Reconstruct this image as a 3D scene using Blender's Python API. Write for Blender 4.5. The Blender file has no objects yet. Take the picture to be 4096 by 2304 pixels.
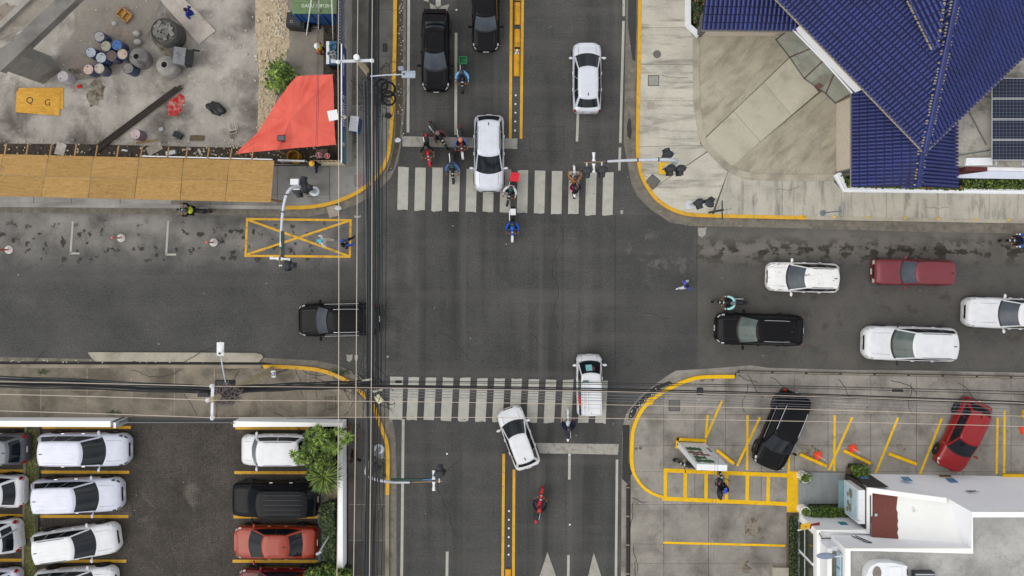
import bpy, bmesh, math, random
from mathutils import Vector, Matrix
random.seed(7)
R = math.radians
# ---------------------------------------------------------------- camera
H, S, NADIR = 48.0, 72.0, (2048, 1000)      # height (m), px of the photo per metre on the ground, point straight below the lens
F = H * S
CAMY = (1152 - NADIR[1]) / S
scene = bpy.context.scene
cam = bpy.data.cameras.new('camera'); camo = bpy.data.objects.new('camera', cam)
scene.collection.objects.link(camo); scene.camera = camo
camo.location = (0, CAMY, H); camo.rotation_euler = (0, 0, 0)
cam.sensor_fit = 'HORIZONTAL'; cam.sensor_width = 36; cam.lens = 36 * F / 4096
cam.shift_y = -(1152 - NADIR[1]) / 4096; cam.clip_end = 2000; cam.clip_start = .5
# ---------------------------------------------------------------- world and sun
SUN_EL, SUN_AZ = 52, 248                      # azimuth clockwise from north
world = bpy.data.worlds.new('World'); scene.world = world; world.use_nodes = True
wt = world.node_tree; wt.nodes.clear()
wo = wt.nodes.new('ShaderNodeOutputWorld'); bg = wt.nodes.new('ShaderNodeBackground')
sky = wt.nodes.new('ShaderNodeTexSky'); sky.sky_type = 'NISHITA'; sky.sun_disc = False
sky.sun_elevation = R(SUN_EL); sky.sun_rotation = R(SUN_AZ); sky.dust_density = 3; sky.ozone_density = 1
tc = wt.nodes.new('ShaderNodeTexCoord'); nz = wt.nodes.new('ShaderNodeTexNoise')
nz.inputs['Scale'].default_value = 3.2; nz.inputs['Detail'].default_value = 7; nz.inputs['Roughness'].default_value = .62
rp = wt.nodes.new('ShaderNodeMapRange'); rp.inputs['From Min'].default_value = .36; rp.inputs['From Max'].default_value = .60
rp.inputs['To Min'].default_value = .45; rp.inputs['To Max'].default_value = 1
nz2 = wt.nodes.new('ShaderNodeTexNoise'); nz2.inputs['Scale'].default_value = 5; nz2.inputs['Detail'].default_value = 6
cr = wt.nodes.new('ShaderNodeValToRGB')
cr.color_ramp.elements[0].position = .34; cr.color_ramp.elements[0].color = (3.2, 3.35, 3.6, 1)
cr.color_ramp.elements[1].position = .66; cr.color_ramp.elements[1].color = (12.4, 12.3, 12.1, 1)
mx = wt.nodes.new('ShaderNodeMix'); mx.data_type = 'RGBA'
L = wt.links.new
L(tc.outputs['Generated'], nz.inputs['Vector']); L(tc.outputs['Generated'], nz2.inputs['Vector'])
L(nz.outputs[0], rp.inputs[0]); L(nz2.outputs[0], cr.inputs[0])
L(rp.outputs[0], mx.inputs[0]); L(sky.outputs[0], mx.inputs[6]); L(cr.outputs[0], mx.inputs[7])
L(mx.outputs[2], bg.inputs[0]); bg.inputs[1].default_value = .128; L(bg.outputs[0], wo.inputs[0])
sun = bpy.data.lights.new('sun', 'SUN'); suno = bpy.data.objects.new('sun', sun); scene.collection.objects.link(suno)
sun.energy = 1.0; sun.angle = R(45); sun.color = (1, .96, .9)
suno.rotation_euler = (R(90 - SUN_EL), 0, R(180 - SUN_AZ))
scene.view_settings.view_transform = 'Standard'; scene.view_settings.look = 'None'
scene.view_settings.exposure = 0.12; scene.view_settings.gamma = 1
# ---------------------------------------------------------------- helpers
COL = scene.collection
def W(px, py, z=0.0):
    """photo pixel -> point at height z"""
    s = (H - z) / F
    return Vector(((px - NADIR[0]) * s, CAMY - (py - NADIR[1]) * s, z))
def mpp(z=0.0): return (H - z) / F
def c(r, g, b):
    f = lambda v: (v/255/12.92) if v <= 10 else ((v/255+.055)/1.055)**2.4
    return (f(r), f(g), f(b), 1)
class NT:
    def __init__(s, name, rough=.7, metal=0., spec=.4, coat=0.):
        s.m = bpy.data.materials.new(name); s.m.use_nodes = True; s.t = s.m.node_tree
        s.b = s.t.nodes['Principled BSDF']
        s.b.inputs['Roughness'].default_value = rough; s.b.inputs['Metallic'].default_value = metal
        s.b.inputs['Specular IOR Level'].default_value = spec
        s.b.inputs['Coat Weight'].default_value = coat; s.b.inputs['Coat Roughness'].default_value = .06
        s._pos = None
    def n(s, typ): return s.t.nodes.new(typ)
    def l(s, a, b): s.t.links.new(a, b)
    def pos(s):
        if s._pos is None: s._pos = s.n('ShaderNodeNewGeometry').outputs['Position']
        return s._pos
    def obj(s): return s.n('ShaderNodeTexCoord').outputs['Object']
    def put(s, sock, v):
        if hasattr(v, 'is_linked') or hasattr(v, 'links'): s.l(v, sock)
        else: sock.default_value = v
    def scaled(s, v, sx, sy, sz=1, rz=0):
        if rz:
            m = s.n('ShaderNodeMapping'); m.inputs['Rotation'].default_value = (0, 0, rz); s.l(v, m.inputs[0]); v = m.outputs[0]
        m = s.n('ShaderNodeMapping'); m.inputs['Scale'].default_value = (sx, sy, sz)
        s.l(v, m.inputs[0]); return m.outputs[0]
    def noise(s, scale, detail=5, vec=None, rough=.55, dist=0):
        x = s.n('ShaderNodeTexNoise'); x.inputs['Scale'].default_value = scale; x.inputs['Detail'].default_value = detail
        x.inputs['Roughness'].default_value = rough; x.inputs['Distortion'].default_value = dist
        s.l(vec or s.pos(), x.inputs['Vector']); return x.outputs[0]
    def voro(s, scale, feat='F1', vec=None, out='Distance', rnd=1):
        x = s.n('ShaderNodeTexVoronoi'); x.feature = feat; x.inputs['Scale'].default_value = scale
        x.inputs['Randomness'].default_value = rnd
        s.l(vec or s.pos(), x.inputs['Vector']); return x.outputs[out]
    def rng(s, v, a, b, lo=0., hi=1.):
        x = s.n('ShaderNodeMapRange'); x.inputs[1].default_value = a; x.inputs[2].default_value = b
        x.inputs[3].default_value = lo; x.inputs[4].default_value = hi; s.l(v, x.inputs[0]); return x.outputs[0]
    def math(s, op, a, b):
        x = s.n('ShaderNodeMath'); x.operation = op; s.put(x.inputs[0], a); s.put(x.inputs[1], b); return x.outputs[0]
    def mix(s, f, a, b, blend='MIX'):
        x = s.n('ShaderNodeMix'); x.data_type = 'RGBA'; x.blend_type = blend
        s.put(x.inputs[0], f); s.put(x.inputs[6], a); s.put(x.inputs[7], b); return x.outputs[2]
    def mul(s, col, f):
        """col * scalar socket"""
        x = s.n('ShaderNodeMix'); x.data_type = 'RGBA'; x.blend_type = 'MULTIPLY'; x.inputs[0].default_value = 1
        s.put(x.inputs[6], col); s.l(f, x.inputs[7]); return x.outputs[2]
    def xy(s):
        x = s.n('ShaderNodeSeparateXYZ'); s.l(s.pos(), x.inputs[0]); return x.outputs[0], x.outputs[1]
    def box(s, x0, x1, y0, y1, soft=.6):
        """mask of a photo-pixel rectangle on the ground"""
        a, b = W(x0, y1), W(x1, y0); X, Y = s.xy()
        m = s.math('MULTIPLY', s.rng(X, a.x-soft, a.x+soft), s.rng(X, b.x-soft, b.x+soft, 1, 0))
        return s.math('MULTIPLY', m, s.math('MULTIPLY', s.rng(Y, a.y-soft, a.y+soft), s.rng(Y, b.y-soft, b.y+soft, 1, 0)))
    def bump(s, h, strength=.3, dist=.01):
        x = s.n('ShaderNodeBump'); x.inputs['Strength'].default_value = strength; x.inputs['Distance'].default_value = dist
        s.l(h, x.inputs['Height']); s.l(x.outputs[0], s.b.inputs['Normal'])
    def done(s, col):
        s.put(s.b.inputs['Base Color'], col); return s.m
MATS = {}
def mat(name, col, rough=.6, metal=0., spec=.4, coat=0., var=.12, scale=4., dirt=None, dirt_amt=.0, bump=0., objc=False):
    """plain procedural material: a base colour with fine and coarse variation and an optional second (dirt, rust) colour"""
    if name in MATS: return MATS[name]
    t = NT(name, rough, metal, spec, coat)
    v = t.obj() if objc else t.pos()
    n1 = t.noise(scale, 6, v); out = col
    if var: out = t.mul(out, t.rng(n1, .3, .7, 1-var, 1+var))
    if dirt is not None:
        n2 = t.noise(scale*.6, 8, v, .65)
        out = t.mix(t.rng(n2, .62-dirt_amt*.4, .70-dirt_amt*.2, 0, .85), out, dirt)
    if bump: t.bump(t.noise(scale*8, 4, v), bump)
    MATS[name] = t.done(out); return MATS[name]
class MB:
    """collects shapes, becomes ONE mesh object"""
    def __init__(s): s.v = []; s.f = []; s.mi = []; s.cur = 0
    def add(s, vs, fs):
        o = len(s.v); s.v += [tuple(p) for p in vs]; s.f += [tuple(i+o for i in f) for f in fs]; s.mi += [s.cur]*len(fs); return s
    def box(s, ctr, size, rz=0., rot=None):
        x, y, z = [k/2 for k in size]
        M = rot if rot is not None else Matrix.Rotation(rz, 3, 'Z')
        vs = [M @ Vector((a*x, b*y, d*z)) + Vector(ctr) for d in (-1, 1) for a, b in ((-1,-1),(1,-1),(1,1),(-1,1))]
        return s.add(vs, [(3,2,1,0),(4,5,6,7),(0,1,5,4),(1,2,6,5),(2,3,7,6),(3,0,4,7)])
    def prism(s, poly, z0, z1):
        n = len(poly)
        a = sum(poly[i][0]*poly[(i+1)%n][1]-poly[(i+1)%n][0]*poly[i][1] for i in range(n))
        p = list(poly) if a > 0 else list(poly)[::-1]
        vs = [(q[0], q[1], z0) for q in p] + [(q[0], q[1], z1) for q in p]
        return s.add(vs, [tuple(range(n))[::-1], tuple(range(n, 2*n))] + [(i, (i+1)%n, n+(i+1)%n, n+i) for i in range(n)])
    def sheet(s, poly, z):
        n = len(poly); a = sum(poly[i][0]*poly[(i+1)%n][1]-poly[(i+1)%n][0]*poly[i][1] for i in range(n))
        p = list(poly) if a > 0 else list(poly)[::-1]
        return s.add([(q[0], q[1], z) for q in p], [tuple(range(n))])
    def cyl(s, p0, p1, r0, r1=None, n=10, cap=True):
        p0, p1 = Vector(p0), Vector(p1); r1 = r0 if r1 is None else r1
        d = (p1-p0).normalized(); u = d.orthogonal().normalized(); w = d.cross(u)
        vs = []
        for p, r in ((p0, r0), (p1, r1)):
            vs += [p + (u*math.cos(2*math.pi*k/n) + w*math.sin(2*math.pi*k/n))*r for k in range(n)]
        fs = [(k, (k+1)%n, n+(k+1)%n, n+k) for k in range(n)]
        if cap: fs += [tuple(range(n))[::-1], tuple(range(n, 2*n))]
        return s.add(vs, fs)
    def tube(s, path, r, n=6, cap=True):
        path = [Vector(p) for p in path]; rs = r if isinstance(r, (list, tuple)) else [r]*len(path)
        vs = []; u = None
        for i, p in enumerate(path):
            d = (path[min(i+1, len(path)-1)] - path[max(i-1, 0)]).normalized()
            u = d.orthogonal().normalized() if u is None else (u - d*u.dot(d)).normalized()
            w = d.cross(u)
            vs += [p + (u*math.cos(2*math.pi*k/n) + w*math.sin(2*math.pi*k/n))*rs[i] for k in range(n)]
        fs = [(i*n+k, i*n+(k+1)%n, (i+1)*n+(k+1)%n, (i+1)*n+k) for i in range(len(path)-1) for k in range(n)]
        if cap: fs += [tuple(range(n))[::-1], tuple(range((len(path)-1)*n, len(path)*n))]
        return s.add(vs, fs)
    def lathe(s, ctr, prof, n=16, M=None):
        """prof: list of (r, z)"""
        ctr = Vector(ctr); vs = []; M = M or Matrix.Identity(3)
        for r, z in prof:
            vs += [ctr + M @ Vector((r*math.cos(2*math.pi*k/n), r*math.sin(2*math.pi*k/n), z)) for k in range(n)]
        fs = [(i*n+k, i*n+(k+1)%n, (i+1)*n+(k+1)%n, (i+1)*n+k) for i in range(len(prof)-1) for k in range(n)]
        if prof[0][0] > 1e-4: fs.append(tuple(range(n))[::-1])
        if prof[-1][0] > 1e-4: fs.append(tuple(range((len(prof)-1)*n, len(prof)*n)))
        return s.add(vs, fs)
    def ell(s, ctr, rad, M=None, nu=12, nv=8):
        prof = [(max(math.sin(math.pi*j/nv), 1e-3), -math.cos(math.pi*j/nv)) for j in range(nv+1)]
        o = len(s.v); s.lathe((0,0,0), prof, nu); M = M or Matrix.Identity(3)
        for i in range(o, len(s.v)):
            v = Vector(s.v[i]); s.v[i] = tuple(M @ Vector((v.x*rad[0], v.y*rad[1], v.z*rad[2])) + Vector(ctr))
        return s
    def grid(s, fn, nu, nv):
        vs = [fn(i/(nu-1), j/(nv-1)) for i in range(nu) for j in range(nv)]
        return s.add(vs, [(i*nv+j, (i+1)*nv+j, (i+1)*nv+j+1, i*nv+j+1) for i in range(nu-1) for j in range(nv-1)])
    def torus(s, ctr, Rr, r, axis='y', nu=18, nv=6, flat=1.0):
        def fn(a, b):
            t, p = 2*math.pi*a, 2*math.pi*b
            k = Rr + r*math.cos(p); h = r*flat*math.sin(p)
            v = {'y': (k*math.cos(t), h, k*math.sin(t)), 'z': (k*math.cos(t), k*math.sin(t), h), 'x': (h, k*math.cos(t), k*math.sin(t))}[axis]
            return Vector(v) + Vector(ctr)
        return s.grid(fn, nu+1, nv+1)
    def data(s, name, mats, smooth=False):
        me = bpy.data.meshes.new(name); me.from_pydata(s.v, [], s.f)
        for m in (mats if isinstance(mats, (list, tuple)) else [mats]): me.materials.append(m)
        if len(me.materials) > 1: me.polygons.foreach_set('material_index', s.mi)
        if smooth:
            me.polygons.foreach_set('use_smooth', [True]*len(me.polygons))
            try: me.set_sharp_from_angle(angle=R(smooth if smooth > 1 else 40))
            except Exception: pass
        me.update(); return me
    def build(s, name, mats, parent=None, smooth=False, loc=None):
        o = bpy.data.objects.new(name, s.data(name, mats, smooth)); COL.objects.link(o)
        if parent is not None: o.parent = parent
        if loc is not None: o.location = loc
        return o
def tag(o, label=None, cat=None, group=None, kind=None):
    for k, v in (('label', label), ('category', cat), ('group', group), ('kind', kind)):
        if v: o[k] = v
    return o
def empty(name, loc=(0,0,0), rz=0., label=None, cat=None, group=None):
    o = bpy.data.objects.new(name, None); COL.objects.link(o); o.location = loc; o.rotation_euler = (0, 0, rz)
    o.empty_display_size = .1
    return tag(o, label, cat, group)
def inst(name, me, parent=None, loc=(0,0,0), rot=(0,0,0), scl=(1,1,1)):
    o = bpy.data.objects.new(name, me); COL.objects.link(o); o.parent = parent
    o.location = loc; o.rotation_euler = rot; o.scale = scl; return o
def copy_tree(o, parent=None):
    q = o.copy(); COL.objects.link(q)
    if parent is not None: q.parent = parent
    for ch in o.children: copy_tree(ch, q)
    return q
def wp(pts, z=0.): return [W(x, y, z) for x, y in pts]
def clip(poly, cell):
    """Sutherland-Hodgman: poly cut by the convex polygon cell (2D tuples)"""
    n = len(cell); a = sum(cell[i][0]*cell[(i+1)%n][1]-cell[(i+1)%n][0]*cell[i][1] for i in range(n))
    cell = cell if a > 0 else cell[::-1]
    out = [tuple(p[:2]) for p in poly]
    for i in range(n):
        (ax, ay), (bx, by) = cell[i][:2], cell[(i+1)%n][:2]
        ins = lambda p: (bx-ax)*(p[1]-ay) - (by-ay)*(p[0]-ax) >= 0
        src, out = out, []
        for j in range(len(src)):
            p, q = src[j-1], src[j]
            if ins(p) != ins(q):
                d1 = (bx-ax)*(p[1]-ay)-(by-ay)*(p[0]-ax); d2 = (bx-ax)*(q[1]-ay)-(by-ay)*(q[0]-ax); t = d1/(d1-d2)
                out.append((p[0]+(q[0]-p[0])*t, p[1]+(q[1]-p[1])*t))
            if ins(q): out.append(q)
        if len(out) < 3: return []
    return out
def area(p): return abs(sum(p[i][0]*p[(i+1)%len(p)][1]-p[(i+1)%len(p)][0]*p[i][1] for i in range(len(p))))/2
def shrink(cell, d):
    cx = sum(p[0] for p in cell)/len(cell); cy = sum(p[1] for p in cell)/len(cell); o = []
    for p in cell:
        l = math.hypot(p[0]-cx, p[1]-cy); k = max(0, 1-d*1.4/l); o.append((cx+(p[0]-cx)*k, cy+(p[1]-cy)*k))
    return o
def offset(pts, d):
    """polyline moved sideways by d (left positive), metres"""
    o = []
    for i, p in enumerate(pts):
        a, b = pts[max(i-1, 0)], pts[min(i+1, len(pts)-1)]
        t = Vector((b[0]-a[0], b[1]-a[1])).normalized(); o.append((p[0]-t.y*d, p[1]+t.x*d))
    return o
def smoothline(pts, k=2):
    """Chaikin rounding of a polyline that keeps its ends"""
    for _ in range(k):
        q = [pts[0]]
        for a, b in zip(pts, pts[1:]):
            q += [(a[0]*.75+b[0]*.25, a[1]*.75+b[1]*.25), (a[0]*.25+b[0]*.75, a[1]*.25+b[1]*.75)]
        pts = q + [pts[-1]]
    return pts
def ribbon(mb, pts, d0, d1, z0, z1):
    a, b = offset(pts, d0), offset(pts, d1); n = len(a)
    vs = [(p[0], p[1], z) for z in (z0, z1) for p in a+b]
    fs = []
    for i in range(n-1):
        A, B, Cc, D = i, i+1, n+i+1, n+i; o = 2*n
        fs += [(A+o, B+o, Cc+o, D+o), (A, B, B+o, A+o), (D, D+o, Cc+o, Cc)]
    fs += [(0, 2*n, 3*n, n), (n-1, 2*n-1, 4*n-1, 3*n-1)]
    return mb.add(vs, fs)
def struct(name, mb, m, smooth=False): return tag(mb.build(name, m, None, smooth), kind='structure')
# ================================================================ ground materials
def asphalt():
    t = NT('asphalt', .88, spec=.25)
    base = t.mix(t.rng(t.noise(.35, 5), .35, .65), c(67, 67, 66), c(80, 79, 77))
    base = t.mul(base, t.rng(t.noise(11, 4, rough=.9), .32, .68, .52, 1.52))
    base = t.mul(base, t.rng(t.noise(2.2, 6), .3, .7, .92, 1.08))
    v = t.pos()
    ns = t.box(1590, 2500, -900, 3000, .4)                                    # wheel tracks of the wide road
    lane = t.noise(1.0, 3, t.scaled(v, .75, .035)); base = t.mix(t.math('MULTIPLY', ns, t.rng(lane, .45, .65, 0, .55)), base, c(48, 48, 47))
    lane2 = t.noise(1.0, 3, t.scaled(v, .9, .03)); base = t.mix(t.math('MULTIPLY', ns, t.rng(lane2, .56, .70, 0, .22)), base, c(112, 110, 106))
    lane3 = t.noise(1.0, 3, t.scaled(v, .03, .7)); base = t.mix(t.rng(lane3, .5, .68, 0, .26), base, c(102, 99, 94))
    # pale dusty parking lane with oil drips, north-west
    a = t.box(-900, 1420, 858, 1030, .9)
    base = t.mix(t.math('MULTIPLY', a, t.rng(t.noise(.7, 6, rough=.65), .3, .62, .1, .85)), base, c(134, 131, 126))
    a2 = t.box(-900, 700, 850, 905, .5)
    base = t.mix(t.math('MULTIPLY', a2, t.rng(t.noise(.5, 5), .35, .6, 0, .7)), base, c(165, 162, 156))
    oil = t.rng(t.noise(2.1, 4, rough=.55), .585, .63)
    base = t.mix(t.math('MULTIPLY', t.box(-900, 1330, 880, 1060, .5), t.math('MULTIPLY', oil, .85)), base, c(46, 42, 38))
    # east arm: lighter, with brown-black leaf and oil dirt
    e = t.box(2785, 5200, 895, 1480, .15)
    base = t.mix(t.math('MULTIPLY', e, t.rng(t.noise(.6, 5), .3, .7, .15, .6)), base, c(97, 93, 87))
    base = t.mix(t.math('MULTIPLY', t.box(2790, 5200, 915, 1030, .4), t.rng(t.noise(.8, 5), .3, .65, .1, .6)), base, c(124, 119, 110))
    d = t.rng(t.noise(1.5, 6, t.scaled(v, .85, 1.1), .62), .50, .56)
    base = t.mix(t.math('MULTIPLY', t.box(2785, 5200, 965, 1045, .45), t.math('MULTIPLY', d, .88)), base, c(44, 39, 34))
    d2 = t.rng(t.noise(1.3, 6, rough=.6), .56, .66)
    base = t.mix(t.math('MULTIPLY', t.box(2820, 5200, 1130, 1420, 1.), t.math('MULTIPLY', d2, .45)), base, c(52, 46, 40))
    # newer patch between the two roads and straight repair seams
    base = t.mix(t.math('MULTIPLY', t.box(2465, 2790, 860, 1530, .06), .30), base, c(60, 60, 60))
    for (x0, x1, y0, y1) in ((2459, 2463, 860, 1500), (2250, 2253, 870, 1500), (2786, 2789, 905, 1350), (1700, 1702, 860, 1500)):
        base = t.mix(t.math('MULTIPLY', t.box(x0, x1, y0, y1, .03), .5), base, c(42, 42, 42))
    for (x0, x1, y0, y1) in ((2120, 2256, 505, 508), (2120, 2256, 603, 606), (2119, 2122, 505, 606), (2254, 2257, 505, 606), (1800, 1974, 2098, 2100), (1972, 1975, 1985, 2098), (1800, 1803, 1990, 2098), (1545, 1547, 1180, 1225), (2262, 2264, 1940, 2304), (1845, 1847, 1840, 2304)):
        base = t.mix(t.math('MULTIPLY', t.box(x0, x1, y0, y1, .035), .42), base, c(40, 40, 40))
    base = t.mix(t.math('MULTIPLY', t.box(1640, 1652, 830, 1150, .25), t.rng(t.noise(.8, 5), .4, .7, 0, .35)), base, c(126, 124, 120))
    base = t.mix(t.math('MULTIPLY', t.box(1505, 1640, 1110, 1180, .5), .3), base, c(56, 55, 54))
    base = t.mix(t.math('MULTIPLY', t.box(1480, 1660, 840, 1420, .8), t.rng(t.noise(.9, 6, rough=.65), .45, .65, 0, .4)), base, c(102, 99, 94))
    base = t.mix(t.math('MULTIPLY', t.box(2500, 2790, 940, 1130, .6), t.rng(t.noise(1.1, 7, rough=.7), .54, .66, 0, .5)), base, c(118, 115, 110))
    sp = t.rng(t.voro(9), .05, .09, 1, 0); base = t.mix(t.math('MULTIPLY', sp, .45), base, c(165, 163, 157))
    t.bump(t.noise(45, 3), .35, .01)
    return t.done(base)
def concrete(name, ca, cb, dark, streak=(1, 1), rz=0, amt=.6, speck=True, th=.5):
    t = NT(name, .9, spec=.2); v = t.pos()
    base = t.mix(t.rng(t.noise(.8, 6, rough=.62), .3, .7), ca, cb)
    base = t.mul(base, t.rng(t.noise(14, 4, rough=.75), .3, .7, .86, 1.13))
    st = t.noise(1., 7, t.scaled(v, streak[0], streak[1], 1, rz), .66, .3)
    base = t.mix(t.rng(st, th, th+.2, 0, amt), base, dark)
    st2 = t.noise(.45, 5, rough=.6); base = t.mix(t.rng(st2, .52, .72, 0, amt*.5), base, dark)
    # every slab slightly its own shade
    oi = t.n('ShaderNodeObjectInfo').outputs['Random']; base = t.mul(base, t.rng(oi, 0, 1, .93, 1.06))
    if speck:
        sp = t.rng(t.voro(7), .04, .09, 1, 0); base = t.mix(t.math('MULTIPLY', sp, .3), base, dark)
    t.bump(t.noise(30, 4), .2, .008)
    return t.done(base)
M_ASPH = asphalt()
M_NE = concrete('pavement_pale', c(194, 189, 174), c(176, 172, 159), c(112, 110, 103), (.35, 2.2), 0, .8)
M_NE2 = concrete('pavement_pale_south', c(190, 185, 170), c(172, 168, 155), c(108, 106, 99), (2.4, .4), 0, .8)
M_PLAZA = concrete('plaza_stained', c(174, 167, 149), c(156, 149, 132), c(102, 97, 87), (.6, 2.0), R(-45), .5, th=.47)
M_PATH = concrete('plaza_path', c(190, 184, 166), c(176, 170, 153), c(130, 124, 110), (.9, .9), 0, .4)
M_NW = concrete('pavement_grey', c(142, 141, 137), c(122, 121, 117), c(82, 80, 77), (.8, .8), 0, .45)
M_NWL = concrete('pavement_dusty', c(172, 170, 165), c(140, 138, 134), c(104, 102, 98), (.25, 1.5), 0, .6)
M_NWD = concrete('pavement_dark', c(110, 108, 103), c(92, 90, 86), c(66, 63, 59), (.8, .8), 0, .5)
M_SW = concrete('pavement_brown', c(142, 132, 117), c(118, 110, 99), c(72, 67, 59), (.5, .5), 0, .75, th=.44)
M_SWD = concrete('pavement_shady', c(94, 91, 86), c(78, 75, 71), c(54, 51, 47), (.6, .6), 0, .6)  # darker, greyer tone for the stretch along the wide road
M_SE = concrete('lot_concrete', c(152, 147, 138), c(130, 126, 118), c(84, 79, 72), (.7, .7), 0, .62, th=.47)
M_SITE = concrete('site_concrete', c(180, 174, 164), c(144, 139, 131), c(84, 78, 72), (.45, .45), 0, .85, th=.46)
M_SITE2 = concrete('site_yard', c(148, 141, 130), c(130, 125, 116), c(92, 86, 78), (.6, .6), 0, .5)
M_JOINT = mat('joint_dirt', c(92, 86, 76), .95, var=.25, scale=6)
M_SOIL = mat('soil', c(176, 160, 134), .95, var=.25, scale=5, dirt=c(120, 104, 82), dirt_amt=.2, bump=.6)
M_DIRT = mat('dark_dirt', c(70, 62, 54), .95, var=.3, scale=5, dirt=c(40, 35, 31), dirt_amt=.35, bump=.6)
M_KERB = concrete('kerb_concrete', c(178, 171, 154), c(156, 150, 136), c(104, 99, 89), (.8, .8), 0, .55)
M_KERBD = concrete('kerb_worn', c(148, 139, 122), c(126, 118, 104), c(80, 74, 66), (.8, .8), 0, .6)
def paint(name, col, under, wear=.5):
    t = NT(name, .75, spec=.3)
    col2 = t.mul(col, t.rng(t.noise(3, 5), .3, .7, .88, 1.08))
    w = t.rng(t.noise(3.2, 9, rough=.72), .60-wear*.12, .70-wear*.10, 0, .8)
    col2 = t.mix(w, col2, under); return t.done(col2)
M_YEL = paint('yellow_paint', c(208, 160, 50), c(146, 122, 70), .45)
M_YEL2 = paint('lot_yellow_paint', c(226, 178, 14), c(180, 150, 40), .35)
M_WHT = paint('white_road_paint', c(170, 168, 158), c(128, 126, 120), .15)
M_WHT2 = paint('worn_white_paint', c(154, 151, 142), c(104, 102, 98), .6)
def gutter_mat(name, ca, cb, wet):
    t = NT(name, .5, spec=.4); base = t.mix(t.rng(t.noise(2.2, 7, rough=.7), .35, .65), ca, cb)
    sp = t.rng(t.voro(2.2), .05, .09, 1, 0); base = t.mix(t.math('MULTIPLY', sp, .55), base, c(170, 166, 150))
    t.b.inputs['Roughness'].default_value = wet; return t.done(base)
M_GUT = gutter_mat('mossy_gutter', c(50, 48, 34), c(74, 69, 54), .55)
M_GUT2 = gutter_mat('gutter_concrete', c(126, 120, 108), c(94, 90, 82), .9)
M_WATER = mat('gutter_water', c(24, 24, 22), .08, spec=.6, var=.3, scale=2)
def cobble():
    t = NT('cobble_paving', .9, spec=.2)
    e = t.voro(7.6, 'DISTANCE_TO_EDGE', rnd=.7); col = t.voro(7.6, out='Color', rnd=.7)
    base = t.mix(t.rng(t.noise(.55, 6), .3, .7), c(69, 65, 61), c(87, 82, 76))
    sep = t.n('ShaderNodeSeparateColor'); t.l(col, sep.inputs[0]); base = t.mul(base, t.rng(sep.outputs[0], 0, 1, .86, 1.14))
    base = t.mix(t.rng(t.noise(.28, 6, rough=.6), .52, .68, 0, .7), base, c(50, 47, 44))
    base = t.mix(t.rng(t.noise(.5, 6, rough=.6, dist=1), .60, .72, 0, .45), base, c(126, 120, 111))
    base = t.mix(t.rng(e, .03, .09, .75, 0), base, c(46, 41, 36))
    t.bump(t.rng(e, 0, .12), .6, .02); return t.done(base)
M_COB = cobble()
# ================================================================ roads
def px_poly(pts, z=0.): return [(p.x, p.y) for p in wp(pts, z)]
BIG = 700
mb = MB(); mb.sheet([(-BIG, -BIG), (BIG, -BIG), (BIG, BIG), (-BIG, BIG)], -.03)
struct('ground', mb, mat('far_ground', c(110, 106, 98), .95, var=.2, scale=.4))
road = struct('road', MB().sheet(px_poly([(-3800, -3800), (7900, -3800), (7900, 6100), (-3800, 6100)]), 0), M_ASPH)
KNE = smoothline([(2556, -500), (2553, 0), (2541, 576), (2545, 644), (2557, 703), (2581, 751), (2616, 799), (2656, 830), (2704, 854), (2763, 868), (2910, 872), (3072, 875), (3189, 878), (4096, 894), (4900, 908)], 2)
GNE = [(2508, -500), (2505, 0), (2495, 576), (2505, 628), (2525, 735), (2553, 791), (2604, 838), (2680, 890), (2763, 904), (3072, 910), (3708, 928), (4096, 934), (4900, 948)]
KNW = smoothline([(1592, -500), (1590, 0), (1584, 358), (1569, 576), (1558, 636), (1536, 683), (1501, 727), (1445, 771), (1381, 803), (1310, 826), (1223, 838), (1135, 838), (1024, 836), (0, 828), (-800, 822)], 2)
GNW = [(1626, -500), (1624, 0), (1622, 400), (1605, 576), (1592, 650), (1560, 715), (1500, 775), (1420, 822), (1330, 850), (1230, 868), (1024, 862), (600, 858), (300, 855), (0, 850), (-800, 846)]
KSW = smoothline([(-800, 1452), (0, 1456), (342, 1457), (1088, 1458), (1159, 1460), (1262, 1468), (1318, 1482), (1362, 1500), (1410, 1526), (1453, 1565), (1501, 1613), (1517, 1661), (1541, 1728), (1557, 1768), (1561, 1847), (1557, 1982), (1557, 2304), (1556, 2900)], 2)
GSW = [(-800, 1424), (0, 1428), (350, 1436), (1060, 1432), (1150, 1436), (1262, 1442), (1340, 1458), (1420, 1490), (1490, 1545), (1545, 1610), (1570, 1680), (1582, 1760), (1586, 1900), (1586, 2304), (1585, 2900)]
KSE = smoothline([(2936, 1498), (2803, 1499), (2756, 1510), (2704, 1530), (2644, 1561), (2600, 1593), (2565, 1625), (2537, 1677), (2525, 1716), (2521, 1736), (2517, 1847), (2525, 1887), (2549, 1931), (2581, 1963), (2616, 1982), (2648, 1992)], 2)
GSE = [(4900, 1506), (4096, 1491), (3072, 1471), (3002, 1461), (2843, 1474), (2704, 1482), (2664, 1506), (2624, 1534), (2565, 1581), (2513, 1641), (2497, 1677), (2489, 1728), (2486, 1930), (2484, 2304), (2484, 2900)]
def W2(pts): return [(p.x, p.y) for p in wp(pts)]
wNE, wNW, wSW, wSE = W2(KNE), W2(KNW), W2(KSW), W2(KSE)
TOP = .13
def gutter(name, k, g, m):
    struct(name, MB().sheet(W2(k) + W2(g)[::-1], .005), m)
gutter('gutter_north_east', KNE, GNE, M_GUT2)
gutter('gutter_north_west', KNW, GNW, M_GUT2)
gutter('gutter_south_west', KSW, GSW, M_GUT2)
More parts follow.
